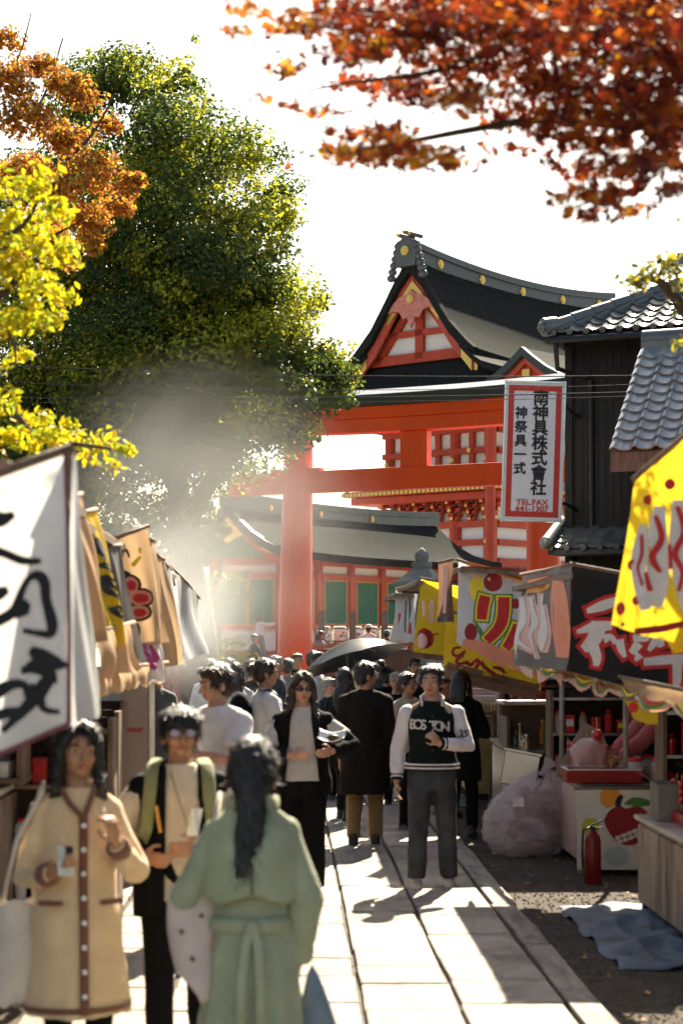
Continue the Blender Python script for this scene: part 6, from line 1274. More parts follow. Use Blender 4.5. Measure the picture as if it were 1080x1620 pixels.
        if open_:                                                             # open front: cut along two slanting lines
            bm = bmesh.new(); bm.from_mesh(gm); (xt0, xb0), (xt1, xb1), zt, zb = open_
            for xt, xb in ((xt0, xb0), (xt1, xb1)):
                nrm = Vector((zt - zb, 0, -(xt - xb))); fr_ = [f for f in bm.faces if f.calc_center_median().y < .0 or f.calc_center_median().z > 1.40]
                geom = list({v for f in fr_ for v in f.verts}) + list({e for f in fr_ for e in f.edges}) + fr_
                bmesh.ops.bisect_plane(bm, geom=geom, plane_co=(xt, 0, zt), plane_no=nrm)
            def inside(c):
                k = (c.z - zb) / (zt - zb); return c.y < -.01 and (xb0 + (xt0 - xb0) * k) < c.x < (xb1 + (xt1 - xb1) * k)
            dl = [f for f in bm.faces if inside(f.calc_center_median()) and abs(f.calc_center_median().x) < .17] + [f for f in bm.faces if f.normal.z < -.8 and f.calc_center_median().z < hem + .03]
            bmesh.ops.delete(bm, geom=list(set(dl)), context='FACES'); bm.to_mesh(gm); bm.free()
        go = put(name, gm, t)
        if open_: so_ = go.modifiers.new('cloth', 'SOLIDIFY'); so_.thickness = .012; so_.offset = -1
        return go
    out = {'root': t, 'joints': dict(SL=SLt, SR=SRt, eL=eL, hL=hL, eR=eR, hR=hR, kL=kL, kR=kR, aL=aL, aR=aR), 'hp': hp, 'h3': h3, 'hands': hands, 'garment': garment}
    if legs:
        g2 = MB(); wd = legs.get('wide', .0); zs = [.77, .86, .93, 1.0, legs.get('waist', 1.04)]
        g2.tube([(0, 0, zz) for zz in zs], [(torso_r(zz)[0] * bulk + .013, torso_r(zz)[1] * bulk + .013) for zz in zs], 20, flat=(1, 0, 0))
        for (hip, k, a) in ((hipL, kL, aL), (hipR, kR, aR)):
            g2.tube([hip + Vector((0, 0, .02)), hip.lerp(k, .5), k, k.lerp(a, .5), a.lerp(k, .04)], [.100 * bulk, .086 + wd * .4, .070 + wd * .7, .066 + wd, .056 + wd], 14)
        lm = remesh(g2, max(vox, .010), 3); displace(lm, folds(seed + 3, legs.get('amp', .006), 1.0, 2.2)); lm.materials.append(legs['mat']); lm.polygons.foreach_set('use_smooth', [True] * len(lm.polygons)); put('trousers', lm, t)
    if skirt:
        m = MB(); N_ = 48
        def skf(u, v):
            a = u * 6.2832; rx, ry_ = torso_r(.98); fl_ = skirt.get('flare', .10) * v; fo = .012 * v * math.sin(a * 9 + seed); return Vector(((rx * bulk + .012 + fl_ + fo) * math.cos(a), (ry_ * bulk + .012 + fl_ + fo) * math.sin(a), 1.03 - v * (1.03 - skirt['hem'])))
        m.sheet(skf, N_, 10); m.build('skirt', skirt['mat'], t, smooth=True)
    if top: garment('shirt' if jacket else 'top', **top)
    if jacket: garment('coat' if jacket.get('hem', .9) < .7 else 'jacket', **jacket)
    for (a, k) in ((aL, kL), (aR, kR)):
        m = MB(); y0 = a + Vector((0, 0, -a.z + .0 + max(0, a.z - .085)))
        m.limb([y0 + Vector((0, .045, .045)), y0 + Vector((0, -.04, .048)), y0 + Vector((0, -.135, .036))], [.043, .048, .036], 12); m.limb([y0 + Vector((0, .02, .05)), y0 + Vector((0, .015, .115))], [.048, .05], 12)
        sm_ = remesh(m, .010, 2); sm_.materials.append((shoes or {}).get('mat', SHOE)); sm_.polygons.foreach_set('use_smooth', [True] * len(sm_.polygons)); sh = put('shoe', sm_, t)
        m = MB(); m.tube([y0 + Vector((0, .085, .012)), y0 + Vector((0, .05, .012)), y0 + Vector((0, -.05, .012)), y0 + Vector((0, -.14, .012)), y0 + Vector((0, -.165, .014))], [(.022, .010), (.042, .012), (.049, .012), (.042, .012), (.016, .009)], 12, flat=(1, 0, 0)); m.build('sole', (shoes or {}).get('sole', BLACK), sh, smooth=True)
    if glasses:
        for q in (-1, 1):
            m = MB(); m.tube([hp(q * .034, -.100, 1.597), hp(q * .034, -.1035, 1.597)], [(.026, .019 if glasses != 'sun' else .018)] * 2, 16, flat=h3 @ Vector((1, 0, 0))); m.build('lens', LENS if glasses == 'sun' else GLASS, t, smooth=True)
            if glasses != 'sun': 
                m = MB(); cp = [hp(q * .034 + .027 * math.cos(a), -.1025, 1.597 + .020 * math.sin(a)) for a in np.linspace(0, 6.283, 17)]; m.tube(cp, .0022, 5); m.build('spectacle_rim', METALF, t, smooth=True)
            m = MB(); m.tube([hp(q * .060, -.098, 1.602), hp(q * .082, -.05, 1.602), hp(q * .084, .01, 1.595)], .0028 if glasses != 'sun' else .005, 6); m.build('spectacle_arm', METALF if glasses != 'sun' else LENS, t, smooth=True)
        m = MB(); m.tube([hp(-.010, -.104, 1.602), hp(.010, -.104, 1.602)], .003, 6); m.build('spectacle_bridge', METALF if glasses != 'sun' else LENS, t)
    return out
SHOE = mat('dark shoe', (.03, .027, .025), .5, .2, 10); SNEAK = mat('pale trainer', (.62, .52, .46), .6, .15, 10); SOLEW = mat('white sole', (.7, .68, .64), .6)
F_BLACK = fab('black cloth', (.0055, .005, .005), sheen=0., spec=.15); F_WHITE = fab('white jersey', (.74, .72, .73), trans=.12); F_CREAM = fab('cream jersey', (.70, .56, .40)); F_BEIGE = fab('beige knit', (.76, .53, .31), bs=110, bump=.4); F_BRN = fab('brown knit trim', (.20, .075, .045), bs=110, bump=.4)
F_GREEN = fab('sage cotton gabardine', (.33, .355, .225), .75, sheen=.1); F_DENIM = fab('faded black denim', (.048, .052, .056), var=.45, sheen=0.); F_BOTTLE = fab('dark green wool', (.006, .012, .0095), sheen=0., spec=.15); F_COAT = fab('dark brown wool coat', (.012, .0085, .0065), sheen=0., spec=.15); F_TANT = fab('ochre chinos', (.25, .15, .06)); F_GREY = fab('grey cloth', (.17, .17, .18)); F_NAVY = fab('navy cloth', (.02, .026, .045), sheen=0.); F_SLEEVE = fab('pale lilac sleeve leather', (.72, .66, .68), .5, .15); F_OATM = fab('oatmeal cloth', (.46, .36, .26)); F_LGREY = fab('light grey tee', (.50, .46, .43))
def ring(parent, name, mt, c, d, r, w_, th=.006, n=16):
    c, d = Vector(c), Vector(d).normalized(); m = MB(); m.tube([c - d * w_ / 2, c - d * w_ * .3, c + d * w_ * .3, c + d * w_ / 2], [r, r + th, r + th, r], n); return m.build(name, mt, parent, smooth=True)
def to_world(p, v): bpy.context.view_layer.update() if False else None; M = Matrix.LocRotScale(p.location, p.rotation_euler.to_quaternion(), p.scale); return M @ Vector(v)
# ---- 1 woman in the beige cardigan coat
w1 = person('woman in a long beige cardigan coat with brown trim, eating and holding a phone', 122, 7.7, 1.64, 14, lh=(-.125, -.24, 1.115), lhint=(-.4, .7, -.6), rh=(.13, -.25, 1.235), rhint=(.45, .5, -.7), head=(12, -4), hair='bob', top=dict(mt=F_BEIGE, hem=.50, neck=1.455, ease=.032, flare=.10, sl=(.013, .016, .010), amp=.009, vx=.009, fold_sc=.7, pleat=.012), lf=(-.075, .02), rf=(.075, -.02), legs=dict(mat=F_BLACK, wide=-.012), vox=.0075, bulk=.92, sw=.142, grip=1.1, seed=11, lhand=dict(palm=(.3, 0, 1), dir=(.55, -.75, .25), curl=.8), rhand=dict(palm=(-.6, .6, 0), dir=(-.15, -.25, .9), curl=1.1))
r1 = w1['root']; J = w1['joints']
for e, h_ in ((J['eL'], J['hL']), (J['eR'], J['hR'])): ring(r1, 'cuff', F_BRN, h_ - (h_ - e).normalized() * .045, h_ - e, .046, .06, .006)
m = MB(); m.sheet(lambda u, v: Vector((-.018 + .036 * u + .012, -(torso_r(max(.8, 1.33 - v * .81))[1] * .92 + .042 + .085 * max(0, .98 - (1.33 - v * .81))), 1.33 - v * .81)), 2, 40, 0, Vector((0, .02, 0))); m.build('placket', F_BRN, r1, smooth=True)
for k in range(8):
    zz = 1.30 - k * .10; m = MB(); y_ = -(torso_r(max(.8, zz))[1] * .92 + .050 + .085 * max(0, .98 - zz)); m.tube([(.012, y_, zz), (.012, y_ - .006, zz)], .011, 12); m.build('button', WP, r1)
for q in (-1, 1):
    m = MB(); m.tube([(q * .075, .03, 1.475), (q * .068, -.055, 1.44), (q * .04, -.112, 1.385), (.012, -.150, 1.33)], .012, 8); m.build('neck_trim', F_BRN, r1, smooth=True)
    m = MB(); m.box((q * .125, -.166, .985), (.10, .02, .022), 0, rz=q * .45); m.build('pocket_trim', F_BRN, r1)
m = MB()
for zz in (.415, .445): 
    pass
rr = torso_r(.8); m.tube([(0, 0, .525), (0, 0, .55)], [(rr[0] * .92 + .032 + .10 * .45 + .006, rr[1] * .92 + .032 + .085 * .45 + .006)] * 2, 40, flat=(1, 0, 0), cap=False); m.build('hem_band', F_BRN, r1, smooth=True)
m = MB(); m.tube([(0, .13, 1.36), (-.10, .10, 1.47), (-.185, .03, 1.455), (-.215, -.02, 1.33), (-.245, -.03, 1.1), (-.27, .0, .93)], .011, 8)
tb = thing('tote_bag', 'off-white tote bag hanging at the side of the beige coat', 'bag', to_world(r1, (-.25, .02, .60)), R(14)); m = MB()
m.sheet(lambda u, v: Vector((.105 * math.cos(u * 6.283) * (1 - .25 * (1 - v)) * (.55 if v > .97 else 1), .07 * math.sin(u * 6.283) * (.3 + .7 * math.sin(math.pi * min(1, v * .8 + .1))) * (.5 if v > .97 else 1), .36 - .42 * v + .012 * math.sin(u * 19))), 30, 14); m.build('sack', fab('canvas', (.70, .60, .50), .85, .3, 90), tb, smooth=True)
m = MB(); m.tube([(-.06, 0, .34), (.0, -.06, .62), (.10, -.05, .80), (.115, .01, .835), (.10, .06, .8), (.06, .07, .6), (.08, .02, .34)], .010, 8); m.build('strap', fab('canvas strap', (.68, .58, .48)), tb, smooth=True)
ph = thing('phone', 'pale phone held in the hand of the woman in beige', 'phone', to_world(r1, Vector(w1['hands'][0][0]) + Vector((.02, -.03, .045))), R(14)); ph.rotation_euler = (R(-35), R(8), R(25)); m = MB(); m.box((0, 0, 0), (.068, .010, .13)); m.build('case', mat('mint case', (.62, .60, .50), .4), ph, bevel=.004); m = MB(); m.box((.018, -.007, .045), (.03, .006, .04)); m.build('camera_bump', BLACK, ph)
# ---- 2 man with glasses, open black jacket and backpack straps
w2 = person('man in glasses with an open black jacket over a cream tee and backpack straps', 285, 8.6, 1.67, 4, lh=(-.155, -.22, 1.06), lhint=(-.8, .5, -.4), rh=(.09, -.27, 1.10), rhint=(.9, .4, -.4), head=(8, -3), hair='fringe', skin='a', top=dict(mt=F_CREAM, hem=.84, ease=.018, sleeve=.4, neck=1.46, vx=.009), jacket=dict(mt=F_BLACK, hem=.76, neck=1.455, ease=.042, flare=.10, sl=(.026, .026, .016), amp=.009, open_=((-.065, -.075), (.085, .10), 1.46, .76), vx=.009), legs=dict(mat=F_BLACK), vox=.0075, glasses='clear', grip=1.0, seed=21, sw=.172, lf=(-.09, -.08), rf=(.10, .12))
r2 = w2['root']
m = MB()
for q in (-1, 1): m = MB(); m.tube([(q * .105, .05, 1.475), (q * .125, -.06, 1.45), (q * .135, -.145, 1.33), (q * .150, -.160, 1.18), (q * .185, -.10, 1.08)], [(.030, .008)] * 5, 10, flat=(1, 0, 0)); stp = m.build('backpack_strap', fab('olive webbing', (.24, .24, .10)), r2, smooth=True)
m = MB(); m.ball((0, .22, 1.20), (.15, .09, .22), 16); m.build('backpack', fab('olive pack', (.16, .16, .07)), r2, smooth=True)
for q in (-1, 1): m = MB(); m.tube([(q * .045, -.12, 1.44), (q * .035, -.165, 1.32), (.05, -.20, 1.16)], .0045, 6); 
m = MB(); m.tube([(-.045, -.125, 1.44), (.0, -.175, 1.30), (.055, -.22, 1.14)], .004, 6); m.build('camera_cord', fab('olive cord', (.35, .30, .12)), r2, smooth=True)
m = MB(); m.tube([(-.105, -.19, 1.28), (-.085, -.195, 1.16)], .008, 6); m.build('orange_toggle', mat('orange toggle', (.75, .35, .05), .5), r2)
nap = thing('paper_napkin', 'scrap of white paper held by the man in glasses', 'napkin', to_world(r2, (.06, -.33, 1.20)), R(10)); m = MB(); m.sheet(lambda u, v: Vector((.05 * (u - .5) + .02 * v, .01 * math.sin(u * 6 + v * 4), .12 * (v - .35))), 8, 8); m.build('paper', WP, nap, smooth=True)
# ---- 3 woman in the sage trench coat, seen from behind
w3 = person('woman in a long sage green trench coat seen from behind, dark tied hair', 398, 7.1, 1.61, 184, lh=(-.185, -.02, .83), lhint=(-.6, .5, -.2), rh=(.17, -.20, 1.0), rhint=(.6, .7, -.3), head=(-12, 4), hair='pony', jacket=dict(mt=F_GREEN, hem=.20, neck=1.47, ease=.024, flare=.14, sl=(.014, .013, .014), puff=.010, amp=.014, vx=.008, fold_sc=.9, pleat=.07), legs=dict(mat=F_BLACK), vox=.0075, seed=33, bulk=.86, face=False, sw=.136)
r3 = w3['root']; J = w3['joints']
def capef(u, v):                                               # storm flap across the shoulders
    a = math.pi * (.06 + .88 * u); zz = 1.415 - .30 * v - (.035 * math.sin(u * math.pi * 2) ** 2 * v); rx, ry_ = torso_r(min(zz, 1.36)); k = .046 + .032 * v + (.0 if v else 0); tp_ = 1 - .30 * max(0, .25 - v) / .25
    return Vector((-(rx * .88 + k + .0) * math.cos(a) * tp_, (ry_ * .90 + k) * math.sin(a) * (1 - .45 * max(0, .25 - v) / .25), zz + .025 * max(0, .2 - v)))
m = MB(); m.sheet(capef, 40, 14, 0, Vector((0, -.008, 0))); m.build('storm_flap', F_GREEN, r3, smooth=True)
m = MB(); m.tube([(0, .142, 1.38), (.002, .176, 1.12)], .004, 6); m.build('flap_seam', fab('dark seam', (.06, .065, .045)), r3)
rr = torso_r(1.0); m = MB(); m.tube([(0, 0, .965), (0, 0, .975), (0, 0, 1.01), (0, 0, 1.02)], [(rr[0] * .86 + .034, rr[1] * .86 + .034), (rr[0] * .86 + .042, rr[1] * .86 + .042), (rr[0] * .86 + .042, rr[1] * .86 + .042), (rr[0] * .86 + .034, rr[1] * .86 + .034)], 40, flat=(1, 0, 0), cap=False); m.build('belt', F_GREEN, r3, smooth=True)
for (x0, x1, z1) in ((.025, .045, .60), (-.02, -.03, .57)): m = MB(); m.tube([(x0 * .3, .146, 1.0), (x0, .160, .93), (x1, .186, .78), (x1, .212, z1)], [(.020, .005)] * 4, 8, flat=(1, 0, 0)); bl = m.build('belt_end', F_GREEN, r3, smooth=True)
m = MB(); m.ball((0, .146, .99), (.035, .02, .03), 10); m.build('belt_knot', F_GREEN, r3, smooth=True)
m = MB(); m.tube([(-.03 + .026 * math.cos(a), .220, .555 + .026 * math.sin(a)) for a in np.linspace(0, 6.283, 20)], .005, 6); m.build('belt_ring', mat('horn ring', (.66, .56, .40), .35), r3, smooth=True)
for e, h_ in ((J['eL'], J['hL']), (J['eR'], J['hR'])): ring(r3, 'cuff', F_GREEN, h_ - (h_ - e).normalized() * .045, h_ - e, .050, .075, .006)
m = MB(); m.tube([(-.10, .02, 1.462), (-.05, .095, 1.475), (.05, .095, 1.475), (.10, .02, 1.462), (.06, -.07, 1.44)], [(.03, .012)] * 5, 10, flat=(0, 0, 1)); m.build('collar', F_GREEN, r3, smooth=True)
m = MB(); m.ball(w3['hp'](-.088, -.01, 1.535), (.008, .008, .018), 8); m.build('earring', GOLD, r3, smooth=True)
hbv = thing('shoulder_bag', 'pale canvas shoulder bag with a few studs beside the sage trench coat', 'bag', to_world(r3, (.21, .0, .86)), R(184)); m = MB()
m.sheet(lambda u, v: Vector((.100 * math.cos(u * 6.283) * (.70 + .30 * math.sin(2.6 * v + .3)) * (.3 if v > .97 else 1) + .03 * (1 - v), .085 * math.sin(u * 6.283) * (.35 + .65 * v) * (.3 if v > .97 else 1), .26 - .40 * v + .015 * math.sin(u * 13 + 1) + .05 * math.cos(u * 6.28) * v)), 30, 14); m.build('sack', fab('pale canvas', (.62, .50, .43), .85, .3, 90), hbv, smooth=True)
m = MB(); m.tube([(-.06, .03, .25), (-.06, .0, .45), (-.08, -.05, .60), (-.05, -.08, .45), (.02, -.03, .25)], .010, 8); m.build('strap', fab('pale strap', (.60, .48, .42)), hbv, smooth=True)
for (a, zz) in ((.16, .10), (.30, .16), (.24, .0)): m = MB(); m.ball((.088 * math.cos(a * 6.283) + .015, .074 * math.sin(a * 6.283), zz), .009, 8); m.build('stud', BLACK, hbv)
cb = thing('carrier_bag', 'small blue-grey plastic bag dangling from the trench coat sleeve', 'bag', to_world(r3, (-.24, -.03, .50)), R(184)); m = MB(); m.sheet(lambda u, v: Vector((.085 * v ** .7 * math.cos(u * 6.283) * (1 + .12 * math.sin(u * 25)) - .03 * v, .05 * v ** .7 * math.sin(u * 6.283), .30 * (1 - v) + .02 * math.sin(u * 19) * v)), 26, 10); m.build('bag', mat('blue grey film', (.20, .25, .30), .35, .2, 8, trans=.3), cb, smooth=True)
# ---- 4 woman with sunglasses
w4 = person('woman in sunglasses and open black jacket over a light grey tee, holding a paper tray', 478, 14.6, 1.72, -4, lh=(-.06, -.21, 1.10), lhint=(-.9, .4, -.3), rh=(.24, -.20, 1.13), rhint=(.8, .6, -.3), head=(14, 2), hair='long', hairc='brown', skin='b', top=dict(mt=F_LGREY, hem=.90, ease=.022, sleeve=.4, neck=1.46), jacket=dict(mt=F_BLACK, hem=.80, ease=.045, flare=.1, sl=(.03, .03, .018), amp=.010, open_=((-.07, -.13), (.075, .16), 1.46, .80)), legs=dict(mat=F_BLACK, wide=.035), glasses='sun', bulk=1.06, seed=41, rf=(.09, -.12), lf=(-.09, .10), vox=.010)
pt_ = thing('paper_tray', 'white paper tray with dark food held by the woman in sunglasses', 'tray', to_world(w4['root'], Vector(w4['joints']['hR']) + Vector((0, -.06, .055))), R(-10)); m = MB(); m.sheet(lambda u, v: Vector((.20 * (u - .5), .13 * (v - .5), .03 * (abs(2 * u - 1) ** 2 + abs(2 * v - 1) ** 2) + .06 * v)), 10, 8, 0, Vector((0, 0, -.003))); m.build('paper', WP, pt_, smooth=True); m = MB(); m.ball((.02, -.02, .05), (.05, .04, .03), 10); m.build('food', mat('dark fried food', (.06, .03, .015), .5, .3, 12), pt_, smooth=True)
# ---- 5 man in the white T-shirt
w5 = person('man in a white T-shirt looking aside and holding white paper', 345, 12.8, 1.81, -38, lh=(-.20, -.12, .95), rh=(.04, -.27, 1.16), rhint=(.9, .2, -.5), head=(-28, 10), hair='short', hairc='brown', skin='b', top=dict(mt=F_WHITE, hem=.80, ease=.04, sleeve=.45, sl=(.034, .04, .04), neck=1.45, amp=.009), legs=dict(mat=F_GREY), seed=51, sw=.19, bulk=1.08, vox=.009)
t5 = thing('paper_tray', 'crumpled white paper held by the man in the white T-shirt', 'paper', to_world(w5['root'], Vector(w5['joints']['hR']) + Vector((-.07, -.05, .05))), R(-20)); m = MB(); m.sheet(lambda u, v: Vector((.22 * (u - .5), .03 * math.sin(u * 7 + v * 3) + .03, .10 * (v - .3) - .05 * u)), 10, 8); m.build('paper', WP, t5, smooth=True)
# ---- 6 young man in the varsity jacket
w6 = person('young man in a dark green varsity jacket with pale sleeves and grey jeans', 683, 15.1, 1.77, -2, lh=(-.27, -.03, .83), rh=(.05, -.23, 1.13), rhint=(.95, .25, -.45), head=(-14, 2), hair='short', skin='b', jacket=dict(mt=F_BOTTLE, hem=.93, neck=1.445, ease=.036, sleeve=0, amp=.006), legs=dict(mat=F_DENIM, wide=.012), shoes=dict(mat=SNEAK, sole=SOLEW), seed=61, sw=.178, lf=(-.12, -.12), rf=(.13, .02), vox=.009, rhand=dict(palm=(-.5, .8, 0), dir=(-.5, -.35, .6), curl=1.3))
r6 = w6['root']; J = w6['joints']
for (S_, e, h_) in ((J['SL'], J['eL'], J['hL']), (J['SR'], J['eR'], J['hR'])):
    g2 = MB(); q = -1 if S_.x < 0 else 1
    g2.tube([S_ + Vector((-q * .03, 0, .025)), S_ + Vector((q * .008, 0, .0)), S_.lerp(e, .5), e, e.lerp(h_, .5), h_ - (h_ - e).normalized() * .05], [.055, .070, .066, .060, .056, .044], 14); g2.ball(S_ + Vector((q * .005, 0, 0)), .068, 12)
    sm_ = remesh(g2, .009, 3); displace(sm_, folds(66 + q, .007)); sm_.materials.append(F_SLEEVE); sm_.polygons.foreach_set('use_smooth', [True] * len(sm_.polygons)); put('sleeve', sm_, r6)
    for k, mt_ in enumerate((F_BOTTLE, F_WHITE, F_BOTTLE)): ring(r6, 'cuff_band', mt_, h_ - (h_ - e).normalized() * (.055 - k * .018), h_ - e, .042, .018, .004)
rr = torso_r(.94)
for k, mt_ in enumerate((F_BOTTLE, F_WHITE, F_BOTTLE, F_WHITE)): m = MB(); m.tube([(0, 0, .915 + k * .014), (0, 0, .929 + k * .014)], [(rr[0] + .042, rr[1] + .042)] * 2, 36, flat=(1, 0, 0), cap=False); m.build('waistband', mt_, r6, smooth=True)
m = MB(); m.tube([(-.075, -.075, 1.40), (-.082, .0, 1.465), (-.05, .07, 1.485), (.05, .07, 1.485), (.082, .0, 1.465), (.075, -.075, 1.40)], [(.024, .012)] * 6, 10, flat=(0, 0, 1)); m.build('collar', F_WHITE, r6, smooth=True)
def chest_letter(ch, x, zz, size, y=None, rz=0., mt_=None, ry=0.):
    me = text_mesh(ch, size, .002, .0022); me.materials.append(mt_ or I_WHITE); o = put('lettering', me, r6); rx, ry_ = torso_r(zz); k = max(-1, min(1, x / (rx + .045))); yy = -(ry_ + .040) * math.sqrt(1 - k * k) - .012 if y is None else y
    o.location = (x, yy, zz); o.rotation_euler = (R(88), 0, rz if rz else math.asin(k) * .55); return o
for ch, x, zz in (('B', -.148, 1.235), ('O', -.108, 1.235), ('S', -.066, 1.232), ('T', .006, 1.225), ('O', .052, 1.222), ('N', .098, 1.218)): chest_letter(ch, x, zz, .105)
e_ = J['eR'].lerp(J['SR'], .38); chest_letter('25', e_.x + .0, e_.z - .02, .075, e_.y - .074, R(8), I_BLACK)
for k in range(5): m = MB(); zz = 1.33 - .085 * k; m.tube([(.003, -(torso_r(zz)[1] + .052), zz), (.003, -(torso_r(zz)[1] + .060), zz)], .009, 10); m.build('snap_button', BLACK, r6)
# ---- 7 man in the long dark coat
w7 = person('man in a long dark brown coat seen from behind, looking over his shoulder', 578, 18.1, 1.76, 178, head=(-62, 2), hair='short', jacket=dict(mt=F_COAT, hem=.50, neck=1.46, ease=.042, flare=.10, sl=(.03, .03, .018), amp=.007), legs=dict(mat=F_TANT, wide=.01), seed=71, sw=.178, bulk=1.02, lf=(-.09, -.05), rf=(.11, .06), glasses='clear')
# ---- 8 the figure with a bun and backpack
w8 = person('person in a white shirt with tied-up hair and a dark backpack', 420, 17.6, 1.79, 108, head=(0, 4), hair='bun', hairc='brown', skin='a', top=dict(mt=F_WHITE, hem=.86, ease=.035, sleeve=1., sl=(.03, .03, .02)), legs=dict(mat=F_BLACK), seed=81, sw=.185, lh=(-.10, -.30, 1.05), rh=(.10, -.30, 1.05))
m = MB(); m.ball((0, .23, 1.20), (.15, .11, .23), 16); m.ball((0, .30, 1.12), (.11, .07, .12), 12); bpk = m.build('backpack', F_BLACK, w8['root'], smooth=True)
for q in (-1, 1): m = MB(); m.tube([(q * .11, .10, 1.44), (q * .125, .0, 1.455), (q * .13, -.12, 1.36), (q * .14, -.13, 1.20), (q * .16, -.02, 1.05), (q * .12, .14, 1.02)], [(.022, .007)] * 6, 8, flat=(1, 0, 0)); m.build('backpack_strap', F_NAVY, w8['root'], smooth=True)
# ---- others in the crowd
def simple(label, px, Y, H, yaw, topm, legm=None, hair='short', hairc='black', head=(0, 0), hem=.86, coat=False, **k):
    q_ = random.uniform(-.16, .16); k.setdefault('lf', (-.09, q_)); k.setdefault('rf', (.09, -q_)); k.setdefault('lean', random.uniform(0, .15)); k.setdefault('lh', random.choice(((-.22, -.08, .82), (-.12, -.25, 1.1), (-.2, -.2, .95)))); k.setdefault('rh', random.choice(((.22, .03, .82), (.10, -.26, 1.15), (.2, -.1, .85))))
    return person(label, px, Y, H, yaw, hair=hair, hairc=hairc, head=head, legs=dict(mat=legm or F_BLACK), vox=k.pop('vox', .012), **({'jacket': dict(mt=topm, hem=hem, ease=.036, sl=(.024, .024, .016), flare=.07)} if coat else {'top': dict(mt=topm, hem=hem, ease=.026, sl=(.018, .018, .012))}), **k)
simple('woman with very long black hair in a dark coat, walking beside the coat man', 545, 20.6, 1.66, 150, F_BLACK, hair='long', hem=.62, coat=True, head=(30, 0), seed=91)
wu = simple('person in black sheltering under the dark umbrella', 612, 25.0, 1.60, 170, F_BLACK, hem=.7, coat=True, lh=(-.10, -.20, 1.22), rh=(.05, -.24, 1.20), seed=92)
simple('boy in an oatmeal top with a dark collar looking aside', 645, 19.6, 1.63, 30, F_OATM, head=(28, 0), seed=93, glasses='clear'); simple('person in a grey knitted hood beside the boy in oatmeal', 627, 22.5, 1.58, -10, F_BLACK, hair='cap', hairc='grey', seed=94, hem=.7, coat=True)
simple('person in black with bushy dark hair below the swirl banner', 728, 18.9, 1.66, 160, F_BLACK, hair='bob', seed=95, hem=.6, coat=True); simple('bearded man in a pale shirt standing before the torii pillar', 497, 27.0, 1.80, 65, F_WHITE, hairc='brown', head=(5, 4), seed=96, skin='c')
simple('older ruddy man with cropped grey hair behind the woman in sunglasses', 521, 23.2, 1.50, 40, F_NAVY, hairc='grey', skin='b', seed=97); w16 = simple('person in a white shirt with a crossbody strap seen from behind', 372, 22.0, 1.70, 182, F_WHITE, hair='bob', seed=98)
m = MB(); m.tube([(-.11, .09, 1.45), (-.02, .155, 1.30), (.10, .165, 1.10), (.19, .06, .95)], [(.012, .005)] * 4, 8, flat=(1, 0, 0)); m.build('crossbody_strap', F_BLACK, w16['root'], smooth=True)
simple('person in a dark jacket and dark cap near the yellow shrub', 399, 24.5, 1.70, 120, F_BLACK, seed=99, coat=True, hat=F_BLACK); simple('grey-haired visitor in a dark top beneath the torii pillar', 437, 26.5, 1.74, 100, F_NAVY, hairc='grey', seed=100); simple('white-haired visitor in a pale top veiled by smoke', 333, 24.0, 1.72, 170, F_WHITE, hairc='grey', seed=101, hair='bob')
simple('person in a long grey robe standing in the smoke by the stalls', 248, 19.5, 1.74, 150, fab('slate robe', (.085, .095, .10)), hem=.3, coat=True, seed=102, X=-1.90, bulk=1.15)
for i, (px, Y, H, yaw, lb, mt_, hr) in enumerate(((455, 28.5, 1.68, 170, 'dark-haired visitor in slate grey far along the path', F_GREY, 'short'), (600, 29.0, 1.66, 185, 'visitor in navy behind the umbrella', F_NAVY, 'bob'), (676, 24.0, 1.66, 200, 'visitor in a black coat beside the fruit banner', F_BLACK, 'long'), (568, 31.5, 1.70, 175, 'visitor in an oatmeal coat far behind the umbrella', F_OATM, 'short'), (470, 33, 1.72, 10, 'visitor in black walking this way below the torii', F_BLACK, 'short'), (705, 21.2, 1.70, 150, 'visitor in rust red close to the swirl banner', fab('rust knit', (.30, .08, .04)), 'short'), (398, 30.0, 1.66, 175, 'visitor in cream behind the dark cap', F_CREAM, 'long'), (535, 27.5, 1.7, 190, 'visitor in brown ahead of the umbrella', F_COAT, 'short'), (362, 29, 1.68, 165, 'visitor in sky blue near the red fence', fab('sky blue cotton', (.25, .38, .5)), 'short'), (655, 28.0, 1.7, 20, 'visitor in white below the white banner', F_WHITE, 'short'))):
    simple(lb, px, Y, H, yaw, mt_, hair=hr, seed=120 + i, coat=bool(i % 2), vox=.015)
wh = person('woman in a white blouse and long dark skirt reaching towards the pillar', 411, 57.2, 1.57, 110, z=1.2, hair='bob', top=dict(mt=F_WHITE, hem=.95, ease=.03), skirt=dict(mat=F_GREY, hem=.15, flare=.08), legs=dict(mat=F_BLACK), lh=(-.06, -.50, 1.36), rh=(.06, -.48, 1.33), vox=.016, seed=140, group='visitors near the hall')
person('man with cropped hair in a dark patterned shirt on the steps', 403, 52.95, 1.70, 60, z=.4, hair='short', skin='c', top=dict(mt=F_NAVY, hem=.85, ease=.03), legs=dict(mat=F_BLACK), vox=.016, seed=141, group='visitors near the hall'); person('woman in a grey jacket looking down on the steps', 506, 53.25, 1.60, 60, z=.6, hair='bob', head=(0, 18), top=dict(mt=F_GREY, hem=.8, ease=.04), legs=dict(mat=F_GREY), vox=.016, seed=142, group='visitors near the hall')
